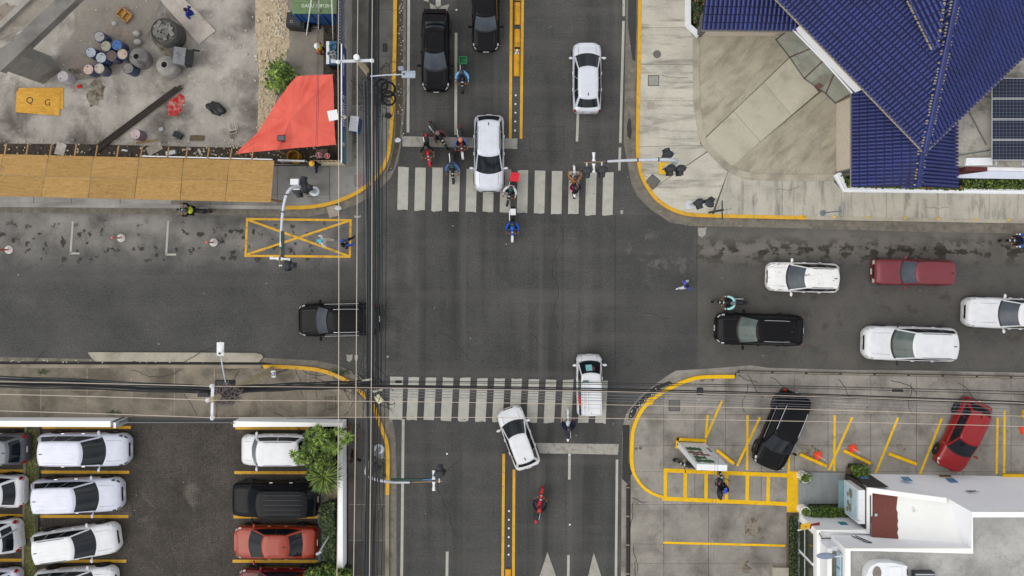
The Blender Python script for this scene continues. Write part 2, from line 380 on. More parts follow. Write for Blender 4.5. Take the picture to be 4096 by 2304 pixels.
# mossy wet strips with litter lying in the gutters
struct('gutter_moss_west', MB().sheet(W2([(1588, -500), (1588, 300), (1580, 560), (1562, 650), (1548, 690), (1572, 680), (1596, 590), (1612, 400), (1614, -500)]), .009), M_GUT)
struct('gutter_water_east', MB().sheet(W2([(2515, -500), (2512, 100), (2520, 170), (2530, 240), (2541, 245), (2546, 100), (2547, -500)]), .009), M_WATER)
struct('gutter_water_patch', MB().sheet(W2([(2508, 505), (2514, 470), (2524, 480), (2527, 530), (2522, 560), (2510, 545)]), .009), M_WATER)
struct('gutter_puddle', MB().sheet(W2([(2520, 1642), (2565, 1590), (2620, 1545), (2676, 1524), (2690, 1531), (2640, 1556), (2592, 1592), (2556, 1628), (2530, 1674), (2512, 1680)]), .022), M_WATER)
struct('gutter_pool', MB().sheet(W2([(2491, 1700), (2518, 1700), (2514, 1850), (2524, 1910), (2510, 1935), (2488, 1915)]), .024), M_WATER)
def kerb(name, line, m, d=.20, side=1, z=TOP+.012):
    return struct(name, ribbon(MB(), line, 0, d*side, -.02, z), m)
def cut(line, a, b):
    """part of a polyline between two of its points (indices by nearest pixel)"""
    near = lambda q: min(range(len(line)), key=lambda i: (line[i][0]-q[0])**2+(line[i][1]-q[1])**2)
    i, j = near(a), near(b); return line[i:j+1]
kerb('kerb_north_east_yellow', W2(cut(KNE, (2553, -500), (3189, 878))), M_YEL, side=1)
kerb('kerb_north_east', W2(cut(KNE, (3189, 878), (4900, 908))), M_KERB, side=1)
kerb('kerb_north_west_yellow', W2(cut(KNW, (1590, -500), (1135, 838))), M_YEL, side=-1)
kerb('kerb_north_west', W2(cut(KNW, (1135, 838), (-800, 822))), M_NWL, side=-1)
kerb('kerb_south_west', W2(cut(KSW, (-800, 1452), (1060, 1458))), M_KERBD, side=-1)
kerb('kerb_south_west_yellow', W2(cut(KSW, (1060, 1458), (1557, 1982))), M_YEL, side=-1)
kerb('kerb_south_west_worn', W2(cut(KSW, (1557, 1982), (1556, 2900))), M_KERBD, side=-1)
kerb('kerb_south_east_yellow', W2(cut(KSE, (2936, 1498), (2525, 1887))), M_YEL2, side=1)
struct('kerb_paint_south_east', ribbon(MB(), W2(cut(KSE, (2525, 1887), (2648, 1992))), 0, .16, .03, TOP+.006), M_YEL2)
# ================================================================ pavements laid in slabs
def pave(name, poly, cells, m, mj=M_JOINT, gap=.014, z=TOP, mats=None):
    base = struct(name, MB().prism(W2(poly), -.02, z-.012), mj)
    P = W2(poly)
    for i, ce in enumerate(cells):
        q = clip(P, shrink(W2(ce), gap))
        if len(q) < 3 or area(q) < .02: continue
        s = MB().prism(q, z-.014, z + random.uniform(-.003, .003))
        s.build('slab', m if mats is None else mats(ce), base)
    return base
def rects(xs, ys): return [[(a, b), (cc, b), (cc, d), (a, d)] for a, cc in zip(xs, xs[1:]) for b, d in zip(ys, ys[1:])]
inner = lambda line, d: [((x)*S+2048, 1152-y*S) for x, y in offset(line, d)]
NEin = inner(wNE, .2)
pNE = NEin + [(4900, 790), (4096, 777), (3366, 767), (3330, 723), (3072, 723), (2990, 720), (2907, 687), (2847, 628), (2799, 576), (2782, 480), (2771, 397), (2771, 147), (2744, 112), (2740, -500)]
cellsNE = rects([2480, 2800], [-500, -360, -190, -20, 113, 260, 405]) + [[(2480, 405), (2830, 405), (2870, 580), (2480, 590)],
    [(2480, 590), (2870, 580), (2575, 780), (2480, 845)], [(2870, 580), (2950, 580), (2905, 700), (2826, 930), (2480, 930), (2480, 845), (2575, 780)]] + \
    [[(2905, 700), (2950, 580), (3126, 640), (3126, 960), (2820, 960)]] + rects([3126, 3364, 3541, 3748, 3952, 4160, 4400, 4650, 4900], [640, 980])
pave('pavement_north_east', pNE, cellsNE, None, mats=lambda ce: M_NE if max(p[0] for p in ce) < 2960 and min(p[1] for p in ce) < 585 else M_NE2)
plz = [(2771, 147), (2771, 397), (2782, 480), (2799, 576), (2847, 628), (2907, 687), (2990, 720), (3072, 723), (3345, 723), (3420, 690), (3420, 147)]
path = [(2804, 569), (3159, 230), (3271, 370), (2908, 680)]
plaza = struct('plaza', MB().prism(W2(plz), -.02, TOP-.012), M_JOINT)
for nm, ce, m in (('plaza_panel', [(2700, 100), (3300, 97), (3159, 230), (2823, 550), (2770, 601), (2700, 600)], M_PLAZA), ('plaza_panel', [(3271, 370), (3500, 250), (3500, 760), (2860, 760), (2860, 716), (2934, 655)], M_PLAZA)):
    q = clip(W2(plz), shrink(W2(ce), .01)); MB().prism(q, TOP-.014, TOP).build(nm, m, plaza)
for a, b in ((0, .36), (.36, .7), (.7, 1)):
    l = lambda p, q, t: (p[0]+(q[0]-p[0])*t, p[1]+(q[1]-p[1])*t)
    ce = [l(path[0], path[1], a), l(path[0], path[1], b), l(path[3], path[2], b), l(path[3], path[2], a)]
    MB().prism(shrink(W2(ce), .008), TOP-.014, TOP+.012).build('path_slab', M_PATH, plaza)
edge = smoothline([(2771, 147), (2771, 397), (2782, 480), (2799, 576), (2847, 628), (2907, 687), (2990, 718), (3072, 723), (3330, 723)], 2)
struct('plaza_edging', ribbon(MB(), W2(edge), -.02, .34, .0, TOP+.03), M_KERB)
NWin = inner(wNW, -.2)
pNW = NWin + [(-800, 600), (1098, 664), (1408, 664), (1411, -500)]
cellsNW = rects([1380, 1640], [-500, -330, -170, 40, 230, 420, 545]) + rects([1380, 1640], [545, 664]) + rects([-800, -560, -320, -90, 140, 290, 485, 690, 845, 930, 1112, 1320], [780, 900]) + \
    rects([-800, -320, 140, 690, 930, 1112, 1320, 1640], [600, 664]) + rects([1112, 1320, 1640], [664, 780]) + rects([1320, 1640], [780, 900]) + rects([-800, -320, 140, 690, 930, 1112], [664, 780])
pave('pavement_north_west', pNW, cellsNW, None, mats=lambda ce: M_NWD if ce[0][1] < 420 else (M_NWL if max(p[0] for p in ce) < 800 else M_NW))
SWin = inner(wSW, -.2)
pSW = SWin + [(1395, 2900), (1395, 1668), (-800, 1668)]
cellsSW = rects([-800, -500, -180, 168, 352, 528, 700, 860, 1050, 1234, 1404], [1440, 1560]) + rects([-800, -500, -180, 168, 352, 528, 700, 860, 1050, 1234, 1404], [1560, 1700]) + \
    rects([1404, 1640], [1440, 1668]) + rects([1380, 1640], [1668, 1830, 2016, 2158, 2300, 2480, 2700, 2900])
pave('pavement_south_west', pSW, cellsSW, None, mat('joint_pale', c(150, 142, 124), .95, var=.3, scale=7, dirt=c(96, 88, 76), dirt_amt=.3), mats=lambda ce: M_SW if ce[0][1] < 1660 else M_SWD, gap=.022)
pSE = inner(wSE[:len(W2(cut(KSE, (2936, 1498), (2525, 1887))))], .2) + [(2522, 1900), (2518, 2900), (4900, 2900), (4900, 1532), (4096, 1512), (3072, 1491), (2945, 1489)]
xsSE = [2400, 2654, 2778, 2900, 3043, 3176, 3310, 3480, 3662, 3850, 4040, 4240, 4500, 4900]
cellsSE = rects(xsSE, [1440, 1658, 1780, 1885, 2016]) + rects([2400, 2654, 2832, 3150], [2016, 2174, 2252, 2420, 2600, 2900]) + rects([3150, 3500, 4000, 4900], [2016, 2300, 2900])
pave('parking_lot_south_east', pSE, cellsSE, M_SE, M_DIRT, .010, .10)
# broken concrete apron east, drain channels
struct('gutter_apron_east', MB().sheet(W2([(2945, 1489)] + [(3072, 1491), (4096, 1512), (4900, 1532)] + [(4900, 1506), (4096, 1491), (3700, 1482), (3400, 1480), (3072, 1471), (3002, 1461), (2843, 1474), (2704, 1482), (2664, 1506), (2624, 1534), (2565, 1581), (2513, 1641), (2497, 1677), (2489, 1728), (2486, 1930), (2484, 2304), (2484, 2900), (2512, 2900), (2510, 1935), (2525, 1716)] + KSE[::-1][8:]), .008), M_SE)
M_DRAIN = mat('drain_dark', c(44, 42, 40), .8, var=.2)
dr = struct('drain_channel_east', ribbon(MB(), W2([(2950, 1486), (4900, 1525)]), -.055, .055, .05, TOP+.004), M_DRAIN)
for k in range(14):
    x0 = 2955 + k*136
    ribbon(MB(), W2([(x0, 1486+(x0-2950)*.02), (x0+126, 1486+(x0+126-2950)*.02)]), -.035, .035, .06, TOP+.012).build('drain_cover', M_KERBD, dr)
dr = struct('drain_channel_south', MB().prism(W2([(2505, 1942), (2517, 1942), (2516, 2900), (2504, 2900)]), .0, .09), M_DRAIN)
for k in range(4): MB().box(W(2511, 1950+k*115, .095), (.2, .07, .03)).build('drain_bar', M_KERBD, dr)
# low concrete apron in front of the south-west kerb
ap = struct('apron_south_west', MB().prism(W2([(354, 1410), (366, 1408), (1024, 1411), (1048, 1417), (1054, 1428), (1036, 1448), (386, 1445), (370, 1432)]), 0, .09), M_KERB)
struct('gutter_shadow_strip', MB().sheet(W2([(-800, 1445), (380, 1446), (1060, 1449), (1100, 1458), (-800, 1456)]), .012), M_DRAIN)  # dark strip along the foot of the kerb
# ================================================================ painted markings
def mark(pts, m=M_WHT, z=.012, name='road_marking'):
    o = MB().sheet(W2(pts), z).build(name, m, road); return o
def line(a, b, w, m=M_WHT, z=.012, name='lane_line'):
    A, B = W(*a), W(*b); d = (B-A).normalized(); n = Vector((-d.y, d.x, 0))*w/2/S
    return MB().sheet([(p.x, p.y) for p in (A-n, B-n, B+n, A+n)], z).build(name, m, road)
def rough_stripe(x0, y0, x1, y1, w, name):
    """crosswalk bar with slightly uneven ends"""
    pts = [(x0-w/2, y0+random.uniform(-2, 2)), (x0-w/6, y0+random.uniform(-1, 1)), (x0+w/2, y0+random.uniform(-2, 2)), (x1+w/2, y1+random.uniform(-3, 3)), (x1+w/5, y1+random.uniform(-3, 3)), (x1-w/3, y1+random.uniform(-4, 4)), (x1-w/2, y1+random.uniform(-3, 1))]
    return mark(pts, M_WHT, .012, name)
for i in range(13):
    x = 1614 + i*68.3
    rough_stripe(x, 668+i*1.75, x-4, 840+i*1.8, 42, 'crosswalk_stripe')
    x = 1587 + i*68.6; w = 52 if i == 0 else 42
    rough_stripe(x, 1506+i*1.3, x-(4 if i == 0 else 9), 1679+i*1.2, w, 'crosswalk_stripe')
mark([(1608, 545), (1860, 550), (2070, 554), (2069, 596), (1860, 590), (1610, 586)], M_WHT2, name='stop_line')
mark([(2139, 1771), (2300, 1774), (2475, 1776), (2472, 1819), (2300, 1815), (2139, 1813)], M_WHT2, name='stop_line')
line((2049, -500), (2041, 553), 11, M_YEL); line((2096, -500), (2084, 555), 11, M_YEL)
line((2015, 1815), (2005, 2900), 11, M_YEL); line((2056, 1878), (2050, 2900), 11, M_YEL)
line((1638, -500), (1632, 530), 11); line((1824, 131), (1823, 540), 11); line((1753, -300), (1753, 30), 20)
mark([(1718, 12), (1748, 27), (1753, 40), (1724, 42)], M_WHT2); mark([(1753, 27), (1798, 17), (1788, 43), (1757, 38)], M_WHT2); mark([(1680, -6), (1712, -8), (1716, 9), (1700, 4)], M_WHT2)
line((2496, -500), (2495, 65), 10); line((2494, 84), (2481, 572), 10); line((2480, 590), (2477, 682), 10); line((2312, 440), (2308, 566), 10)
line((1613, 1676), (1601, 2900), 11); line((1789, 2206), (1786, 2420), 11); line((2278, 1815), (2277, 1918), 10)
line((2274, 2220), (2270, 2500), 10); line((2468, 1838), (2458, 2900), 10)
mark([(2190, 2208), (2224, 2304), (2300, 2520), (2080, 2520), (2158, 2304)], M_WHT2); mark([(2375, 2210), (2405, 2304), (2470, 2520), (2280, 2520), (2352, 2304)], M_WHT2)
line((292, 885), (282, 1013), 8); line((278, 1013), (318, 1014), 8); line((673, 882), (665, 1018), 8); line((662, 1018), (705, 1018), 8)
M_YELB = paint('box_yellow_paint', c(214, 164, 48), c(140, 116, 66), .7)
for a, b in (((986, 876), (1406, 881)), ((1403, 878), (1399, 1029)), ((1402, 1027), (978, 1023)), ((982, 1026), (989, 873)), ((988, 878), (1398, 1025)), ((982, 1020), (1400, 882))):
    line(a, b, 9, M_YELB, .012 + .004*random.random(), 'box_marking')
for x, y, w, h in ((1385, 1418, 26, 30), (1418, 1420, 14, 26), (1546, 1422, 10, 10), (2481, 840, 12, 18), (2790, 910, 36, 40), (1415, 862, 30, 10)):
    mark([(x, y), (x+w*.6, y+2), (x+w, y-1), (x+w*.9, y+h*.7), (x+w*.5, y+h), (x+w*.1, y+h*.8)], M_WHT2, .012, 'worn_marking')
# ---- south-east lot paint
def lline(a, b, w=9, z=None):
    A, B = W(*a), W(*b); d = (B-A).normalized(); n = Vector((-d.y, d.x, 0))*w/2/S
    return MB().sheet([(p.x, p.y) for p in (A-n, B-n, B+n, A+n)], z or (.108 + random.uniform(0, .004))).build('bay_line', M_YEL2, lotSE)
lotSE = bpy.data.objects['parking_lot_south_east']
for a, b in (((2829, 1659), (2821, 1750)), ((2887, 1601), (2820, 1752)), ((2988, 1659), (2986, 1879)), ((3038, 1667), (2946, 1863)), ((3336, 1659), (3334, 1883)), ((3406, 1667), (3312, 1879)),
             ((3589, 1669), (3499, 1891)), ((3764, 1671), (3676, 1895)), ((3986, 1669), (3982, 1893)), ((4014, 1641), (4012, 1891)), ((2652, 2168), (3138, 2180)), ((3155, 1810), (3152, 1890))):
    lline(a, b)
lline((2653, 1879), (3150, 1900), 16); lline((2648, 1992), (3148, 2014), 16)
for x, dx in ((2660, 0), (2740, 1), (2823, 1), (2905, 2), (2988, 2), (3072, 3)): lline((x, 1876+(x-2653)*.043), (x-dx, 1996+(x-2653)*.043), 14)
MB().sheet(W2([(3146, 1883), (3190, 1884), (3189, 2047), (3145, 2046)]), .117).build('yellow_block', M_YEL2, lotSE)
# ---- south-west car park
lotSW = struct('car_park_south_west', MB().sheet(W2([(-800, 1690), (1366, 1690), (1366, 2900), (-800, 2900)]), .06), M_COB)
def cline(x0, x1, y, w=12): MB().sheet(W2([(x0, y-w/2), (x1, y-w/2+1), (x1, y+w/2+1), (x0, y+w/2)]), .066).build('bay_line', M_YEL, lotSW)
for x0, x1, y in ((150, 525, 1708), (160, 519, 1887), (150, 515, 2064), (140, 507, 2242), (-700, 104, 1704), (-700, 108, 1882), (-700, 98, 2060), (-700, 98, 2238), (942, 1240, 1711), (939, 1290, 1889), (935, 1290, 2066), (932, 1272, 2243)): cline(x0, x1, y)
# ---- building site ground
site = struct('building_site_ground', MB().sheet(W2([(-800, -900), (1400, -900), (1400, 660), (1100, 660), (-800, 640)]), .02), M_SITE)
MB().sheet(W2([(1130, -900), (1400, -900), (1400, 660), (1150, 600), (1110, 420), (1150, 60)]), .026).build('yard_slab', M_SITE2, site)
MB().sheet(W2([(1020, -900), (1170, -900), (1152, 80), (1160, 180), (1120, 330), (1090, 480), (1030, 530), (1038, 300), (1022, 120)]), .032).build('soil_strip', M_SOIL, site)
MB().sheet(W2([(-800, 572), (300, 576), (900, 590), (1105, 585), (1385, 570), (1385, 662), (1090, 655), (-800, 625)]), .036).build('dirt_strip', M_DIRT, site)
M_STAIN = paint('brown_stain', c(112, 88, 76), c(140, 132, 122), 2.2); M_OILST = paint('oil_stain', c(82, 74, 58), c(140, 132, 120), 1.6)
M_REDST = paint('red_powder', c(160, 26, 30), c(170, 140, 130), 1.2)
def blob(cx, cy, rx, ry, m, z, name, parent, rot=0, n=22):
    pts = []
    for k in range(n):
        a = 2*math.pi*k/n; f = random.uniform(.7, 1.12); x, y = rx*f*math.cos(a), ry*f*math.sin(a)
        pts.append((cx+x*math.cos(rot)-y*math.sin(rot), cy+x*math.sin(rot)+y*math.cos(rot)))
    MB().sheet(W2(pts), z).build(name, m, parent)
blob(320, 250, 60, 48, M_STAIN, .040, 'stain', site); blob(385, 370, 34, 62, M_OILST, .040, 'stain', site, .3); blob(330, 290, 55, 26, M_OILST, .042, 'stain', site)
blob(698, 432, 34, 46, M_REDST, .044, 'red_stain', site, .5); blob(725, 395, 18, 22, M_REDST, .042, 'red_stain', site)
blob(20, 60, 60, 50, M_STAIN, .040, 'stain', site); blob(655, 180, 75, 30, M_OILST, .040, 'stain', site, .7); blob(450, 150, 80, 60, M_STAIN, .038, 'stain', site)
for x, y, rx, ry in ((3010, 2110, 38, 46), (2975, 2262, 34, 26), (3240, 1805, 34, 30), (3600, 1790, 22, 16), (3480, 1640, 24, 18), (2800, 1820, 30, 20)): blob(x, y, rx, ry, M_OILST, .106, 'oil_stain', lotSE, random.random())

# ================================================================ cracks
M_CRACK = mat('crack_dark', c(48, 44, 40), .95, var=.2)
def crack(px, py, ang, n, step, z, parent, rn, w_=.016):
    p = Vector((px, py, 0)); a = ang; pts = [(p.x, p.y)]
    for _ in range(n):
        a += rn.uniform(-.55, .55); a += (ang-a)*.25; p = p+Vector((math.cos(a), math.sin(a), 0))*step*rn.uniform(.5, 1.3); pts.append((p.x, p.y))
    Pw = W2(pts); L_, R_ = offset(Pw, w_*.5), offset(Pw, -w_*.5); k = len(Pw)
    L_[-1] = R_[-1] = Pw[-1]
    MB().add([(q[0], q[1], z) for q in L_+R_], [(i, i+1, k+i+1, k+i) for i in range(k-1)]).build('crack', M_CRACK, parent)
rn = random.Random(12)
sw_, ne_, nw_ = (bpy.data.objects['pavement_'+k] for k in ('south_west', 'north_east', 'north_west'))
for x, y, a, n in ((30, 1470, 0, 12), (420, 1468, 0, 10), (530, 1480, .1, 14), (700, 1472, 0, 16), (900, 1474, 0, 12), (960, 1480, 2.2, 7), (1180, 1470, 1.2, 8), (1210, 1478, .2, 12), (1270, 1490, 1.7, 8), (1300, 1480, .6, 12), (1250, 1510, .1, 12), (870, 1590, 1.6, 9), (740, 1575, 1.5, 8), (1100, 1650, .1, 10), (1440, 1690, 1.5, 9), (1520, 1990, 1.3, 9), (1500, 2060, 2.0, 9), (1545, 2010, 2.3, 7)):
    crack(x, y, a, n, 16, TOP+.006, sw_, rn, .03)
for x, y, a, n in ((2950, 1500, .4, 8), (2990, 1500, 1.0, 9), (3080, 1508, .2, 9), (3350, 1515, .8, 8), (3560, 1520, .6, 9), (3640, 1530, 1.5, 10), (3830, 1530, .3, 9), (2530, 2010, 1.5, 14), (2534, 2180, 1.5, 9), (2540, 2240, 1.4, 9), (2526, 1990, .2, 6), (2990, 1535, 1.3, 9)):
    crack(x, y, a, n, 15, .107, lotSE, rn, .03)
for x, y, a, n in ((2850, 860, -.9, 4), (2640, 300, 0, 10), (2560, 690, .2, 4), (3100, 760, .1, 9), (3700, 830, .02, 8)): crack(x, y, a, n, 14, TOP+.006, ne_, rn, .016)
for x, y, a, n in ((1560, 1185, 2.4, 5), (1530, 1215, 1.2, 4), (1540, 1235, .2, 4), (2240, 900, 1.57, 40), (1840, 1800, 1.57, 30), (2120, 1330, .7, 12), (1760, 1330, .6, 16), (2580, 1250, .1, 9)): crack(x, y, a, n, 14, .006, road, rn, .022)
# ================================================================ vehicles
def paintmat(name, col, metal=0., rough=.32, coat=.35, rust=False):
    if name in MATS: return MATS[name]
    t = NT(name, rough, metal, .14 if sum(col[:3]) < .06 else .35, coat); base = t.mul(col, t.rng(t.noise(2.5, 5), .3, .7, .93, 1.05))
    if rust:
        n = t.noise(3.0, 8, t.scaled(t.pos(), .5, 1.6), .7); base = t.mix(t.rng(n, .585, .64, 0, .9), base, c(112, 72, 50))
    MATS[name] = t.done(base); return MATS[name]
P_WHITE = paintmat('car_white', c(214, 215, 217), 0, .3, .5); P_PEARL = paintmat('car_pearl', c(198, 200, 213), .1, .3, .5)
P_SILVER = paintmat('car_silver', c(206, 209, 217), .2, .32); P_BLACK = paintmat('car_black', c(16, 16, 18), 0, .2, .0)
P_CHAR = paintmat('car_charcoal', c(24, 25, 28), .1, .25, .0); P_ORANGE = paintmat('car_orange', c(142, 50, 28), .1, .3)
P_RED = paintmat('car_red', c(136, 8, 15), .05, .28); P_MAROON = paintmat('car_maroon', c(116, 48, 56), .15, .42, .2)
P_DRED = paintmat('car_dark_red', c(88, 12, 16), .05, .3); P_GREY = paintmat('car_dark_grey', c(96, 98, 104), .4, .3)
P_RUST = paintmat('car_white_rusty', c(222, 222, 220), 0, .45, .3, True)
def glassm(name, col, r=.06):
    t = NT(name, r, 0, .32, 0.); return t.done(t.mul(col, t.rng(t.noise(1.5, 4, t.obj()), .3, .7, .7, 1.4)))
GLASS = glassm('car_glass', c(20, 25, 31)); GLASSG = glassm('car_glass_greenish', c(74, 86, 82), .12); GLASSL = glassm('car_glass_dusty', c(66, 72, 80), .2)
RUBBER = mat('rubber', c(26, 26, 27), .85, var=.2); BLACKP = mat('black_plastic', c(30, 31, 33), .5, var=.15); CHROME = mat('chrome', c(200, 202, 206), .2, 1., var=.05)
RIM = mat('alloy_rim', c(120, 122, 126), .35, .8, var=.1); LAMP = mat('headlamp_glass', c(190, 192, 190), .12, .2, .6, var=.15, scale=20); TAIL = mat('tail_lamp', c(150, 12, 18), .15, 0, .6, var=.1)
PLATE = mat('number_plate', c(214, 212, 200), .5, var=.08); WHITEP = mat('white_metal', c(222, 224, 226), .45, var=.05, dirt=c(150, 146, 138), dirt_amt=.05)
DKGREY = mat('dark_grey_trim', c(58, 60, 64), .5, var=.12)
KINDS = {  # h, belt, hood, windscreen base, roof front, roof rear, rear base, roof half-width ratio, nose roundness
    'suv':    dict(h=1.74, belt=1.06, hood=1.02, fb=.235, ft=.42, rt=.90, rb=.985, rw=.74, nose=.70),
    'cross':  dict(h=1.62, belt=1.00, hood=.96, fb=.235, ft=.42, rt=.80, rb=.965, rw=.70, nose=.66),
    'sedan':  dict(h=1.46, belt=.92, hood=.90, fb=.235, ft=.40, rt=.70, rb=.87, rw=.70, nose=.62),
    'hatch':  dict(h=1.52, belt=.96, hood=.92, fb=.18, ft=.385, rt=.83, rb=.955, rw=.68, nose=.60),
    'boxy':   dict(h=1.76, belt=1.06, hood=1.05, fb=.31, ft=.45, rt=.955, rb=.985, rw=.83, nose=.90),
    'van':    dict(h=1.90, belt=1.10, hood=.98, fb=.09, ft=.26, rt=.965, rb=.99, rw=.74, nose=.82),
    'pickup': dict(h=1.76, belt=1.08, hood=1.06, fb=.25, ft=.385, rt=.62, rb=.665, rw=.74, nose=.74)}
WHEELS = {}
def wheel_mesh(r, w):
    k = (round(r, 2), round(w, 2))
    if k not in WHEELS:
        ty = MB(); n = 20
        prof = [(r*.62, -w/2), (r*.93, -w/2), (r, -w*.3), (r, w*.3), (r*.93, w/2), (r*.62, w/2)]
        ty.lathe((0, 0, 0), prof, n, Matrix.Rotation(R(90), 3, 'X'))
        rm = MB(); rm.lathe((0, 0, 0), [(r*.63, -w*.42), (r*.60, w*.30), (r*.52, w*.36)], n, Matrix.Rotation(R(90), 3, 'X'))
        for sy in (-1, 1):
            for a in range(5):
                an = a*2*math.pi/5; d = Vector((math.cos(an), 0, math.sin(an)))
                rm.cyl(Vector((0, sy*w*.40, 0)), d*r*.56+Vector((0, sy*w*.38, 0)), r*.13, r*.08, 5)
            rm.cyl((0, sy*w*.3, 0), (0, sy*w*.46, 0), r*.16, n=8)
        WHEELS[k] = (ty.data('tyre', RUBBER, 50), rm.data('rim', RIM, 40))
    return WHEELS[k]
def car(px, py, Lp, Wp, head, kind, paint, label, cat='car', group=None, name=None, glass=None, rails=None, z0=0., wsglass=None, over=None, extras=None, lens=None):
    """px,py: centre of the vehicle in the photo; Lp,Wp: length and width in photo px; head: degrees, 0 = nose to the right, 90 = nose up the picture"""
    K = dict(KINDS[kind]); K.update(over or {})
    zc = .85; s = mpp(zc); Ln, w = Lp*s, Wp*s/2*.985
    p = W(px, py, zc); root = empty(name or {'pickup': 'pickup_truck', 'van': 'minivan'}.get(kind, 'car'), (p.x, p.y, z0), R(head), label, cat, group)
    glass = glass or GLASS; wsglass = wsglass or glass
    X = lambda u: Ln*(.5-u)
    # ---- lower body
    st = [(0, K['nose']*.86, .60), (.006, K['nose'], .70), (.02, K['nose']*.5+.46, K['hood']-.20), (.05, .94, K['hood']-.11), (.10, .98, K['hood']-.06), (K['fb']*.75, .995, K['hood']-.02), (K['fb'], 1, K['hood']+.02),
          (K['fb']+.05, 1, K['belt']+.01), (.5, .995, K['belt']+.02), (K['rt'], .985, K['belt']+.03)]
    if kind == 'sedan': st += [(K['rb'], .965, K['belt']+.06), (.955, .93, K['belt']+.05), (.985, .86, K['belt']-.06), (1, .72, .66)]
    elif kind == 'pickup': st += [(K['rb'], .99, K['belt']+.02), (.97, .985, K['belt']+.02), (.99, .97, K['belt']), (1, .95, .7)]
    elif kind in ('boxy', 'van'): st += [(.97, .97, K['belt']+.03), (.99, .95, K['belt']), (1, .90, .66)]
    else: st += [(.945, .955, K['belt']+.03), (.975, .90, K['belt']-.02), (.992, .82, .86), (1, .70, .62)]
    st = sorted(st)
    def sect(u):
        for a, b in zip(st, st[1:]):
            if u <= b[0] or b is st[-1]:
                t = 0 if b[0] == a[0] else max(0, min(1, (u-a[0])/(b[0]-a[0])))
                return a[1]+(b[1]-a[1])*t, a[2]+(b[2]-a[2])*t
    half = [(.90, .24), (.985, .34), (1.0, .52), (.995, .70), (.955, .88), (.86, .965), (.62, .993), (.32, 1.0), (0, 1.004)]
    def bp(u, k):
        wf, zt = sect(u); sgn = 1 if k <= 8 else -1; a, b = half[k if k <= 8 else 16-k]
        z = b*zt if b > .3 else b
        z = .24 + (zt-.24)*((b-.24)/.764)
        return Vector((X(u) - (.0 if u > .3 else .05*Ln*(a**3)*max(0, 1-u/.12)*0), sgn*a*w*wf, z))
    us = sorted(set([q[0] for q in st] + [.15, .3, .4, .6, .75, .9]))
    mb = MB(); mb.add([bp(u, k) for u in us for k in range(17)], [(i*17+k, i*17+k+1, (i+1)*17+k+1, (i+1)*17+k) for i in range(len(us)-1) for k in range(16)])
    for i, fl in ((0, False), (len(us)-1, True)):
        mb.add([bp(us[i], k) for k in range(17)], [tuple(range(17)) if fl else tuple(range(17))[::-1]])
    body = mb.build('body', paint, root, 50)
    MB().box((0, 0, .25), (Ln*.94, w*1.7, .14)).build('underbody', BLACKP, root)
    def bpanel(nm, u0, u1, k0, k1, m, off=.006, nu=4, par=None):
        g = []
        for i in range(nu):
            for k in range(k0, k1+1):
                u = u0+(u1-u0)*i/(nu-1); q = bp(u, k); ctr = Vector((q.x, 0, .5)); n = (q-Vector((q.x*.9, 0, q.z-.35 if k in (7, 8, 9) else .5))).normalized()
                if u < .04: n = (n+Vector((1, 0, 0))).normalized()
                if u > .965: n = (n-Vector((1, 0, 0))).normalized()
                g.append(q+n*off)
        nk = k1-k0+1
        return MB().add(g, [(i*nk+k, i*nk+k+1, (i+1)*nk+k+1, (i+1)*nk+k) for i in range(nu-1) for k in range(nk-1)]).build(nm, m, par or root, 50)
    # ---- cabin
    fb, ft, rt, rb = K['fb'], K['ft'], K['rt'], K['rb']; zb, zr = K['belt']+.0, K['h']-.05
    def cab(t):
        yb, yt = w*.90, w*K['rw']
        return X(fb+(ft-fb)*t), X(rb+(rt-rb)*t), yb+(yt-yb)*(t**1.15 if t > 0 else t), zb+(zr-zb)*t
    bow = .045*Ln
    def surf(side, a, t):
        xf, xr, y, z = cab(t); yf = y*(.955+.02*t); yr = y*(.93+.02*t)
        if side == 'f': yy = yf*(2*a-1); return Vector((xf - bow*(1-.3*t)*abs(2*a-1)**2.2, yy, z))
        if side == 'r': yy = yr*(1-2*a); return Vector((xr + bow*.55*abs(2*a-1)**2.2, yy, z))
        xa, xb = xf - bow*(1-.3*t), xr + bow*.55
        b = a if side == 'l' else 1-a; x = xa+(xb-xa)*b
        yy = (yf+(y-yf)*min(1, b/.25)) if b < .25 else (y if b < .7 else y+(yr-y)*(b-.7)/.3)
        return Vector((x, yy if side == 'l' else -yy, z))
    ring = lambda t: [surf('f', i/8, t) for i in range(8)] + [surf('l', i/8, t) for i in range(8)] + [surf('r', i/8, t) for i in range(8)] + [surf('s', i/8, t) for i in range(8)]
    rings = [ring(-.06), ring(.35), ring(.7), ring(1)]
    top = rings[-1]; cx = sum(v.x for v in top)/32
    for k, dz in ((.965, .025), (.88, .043), (.6, .056), (.25, .062)):
        rings.append([Vector((cx+(v.x-cx)*k, v.y*k, zr+dz)) for v in top])
    mb = MB(); n = 32
    mb.add([v for r_ in rings for v in r_], [(i*n+k, i*n+(k+1)%n, (i+1)*n+(k+1)%n, (i+1)*n+k) for i in range(len(rings)-1) for k in range(n)] + [tuple(range((len(rings)-1)*n, len(rings)*n))])
    cabin = mb.build('cabin', paint, root, 45)
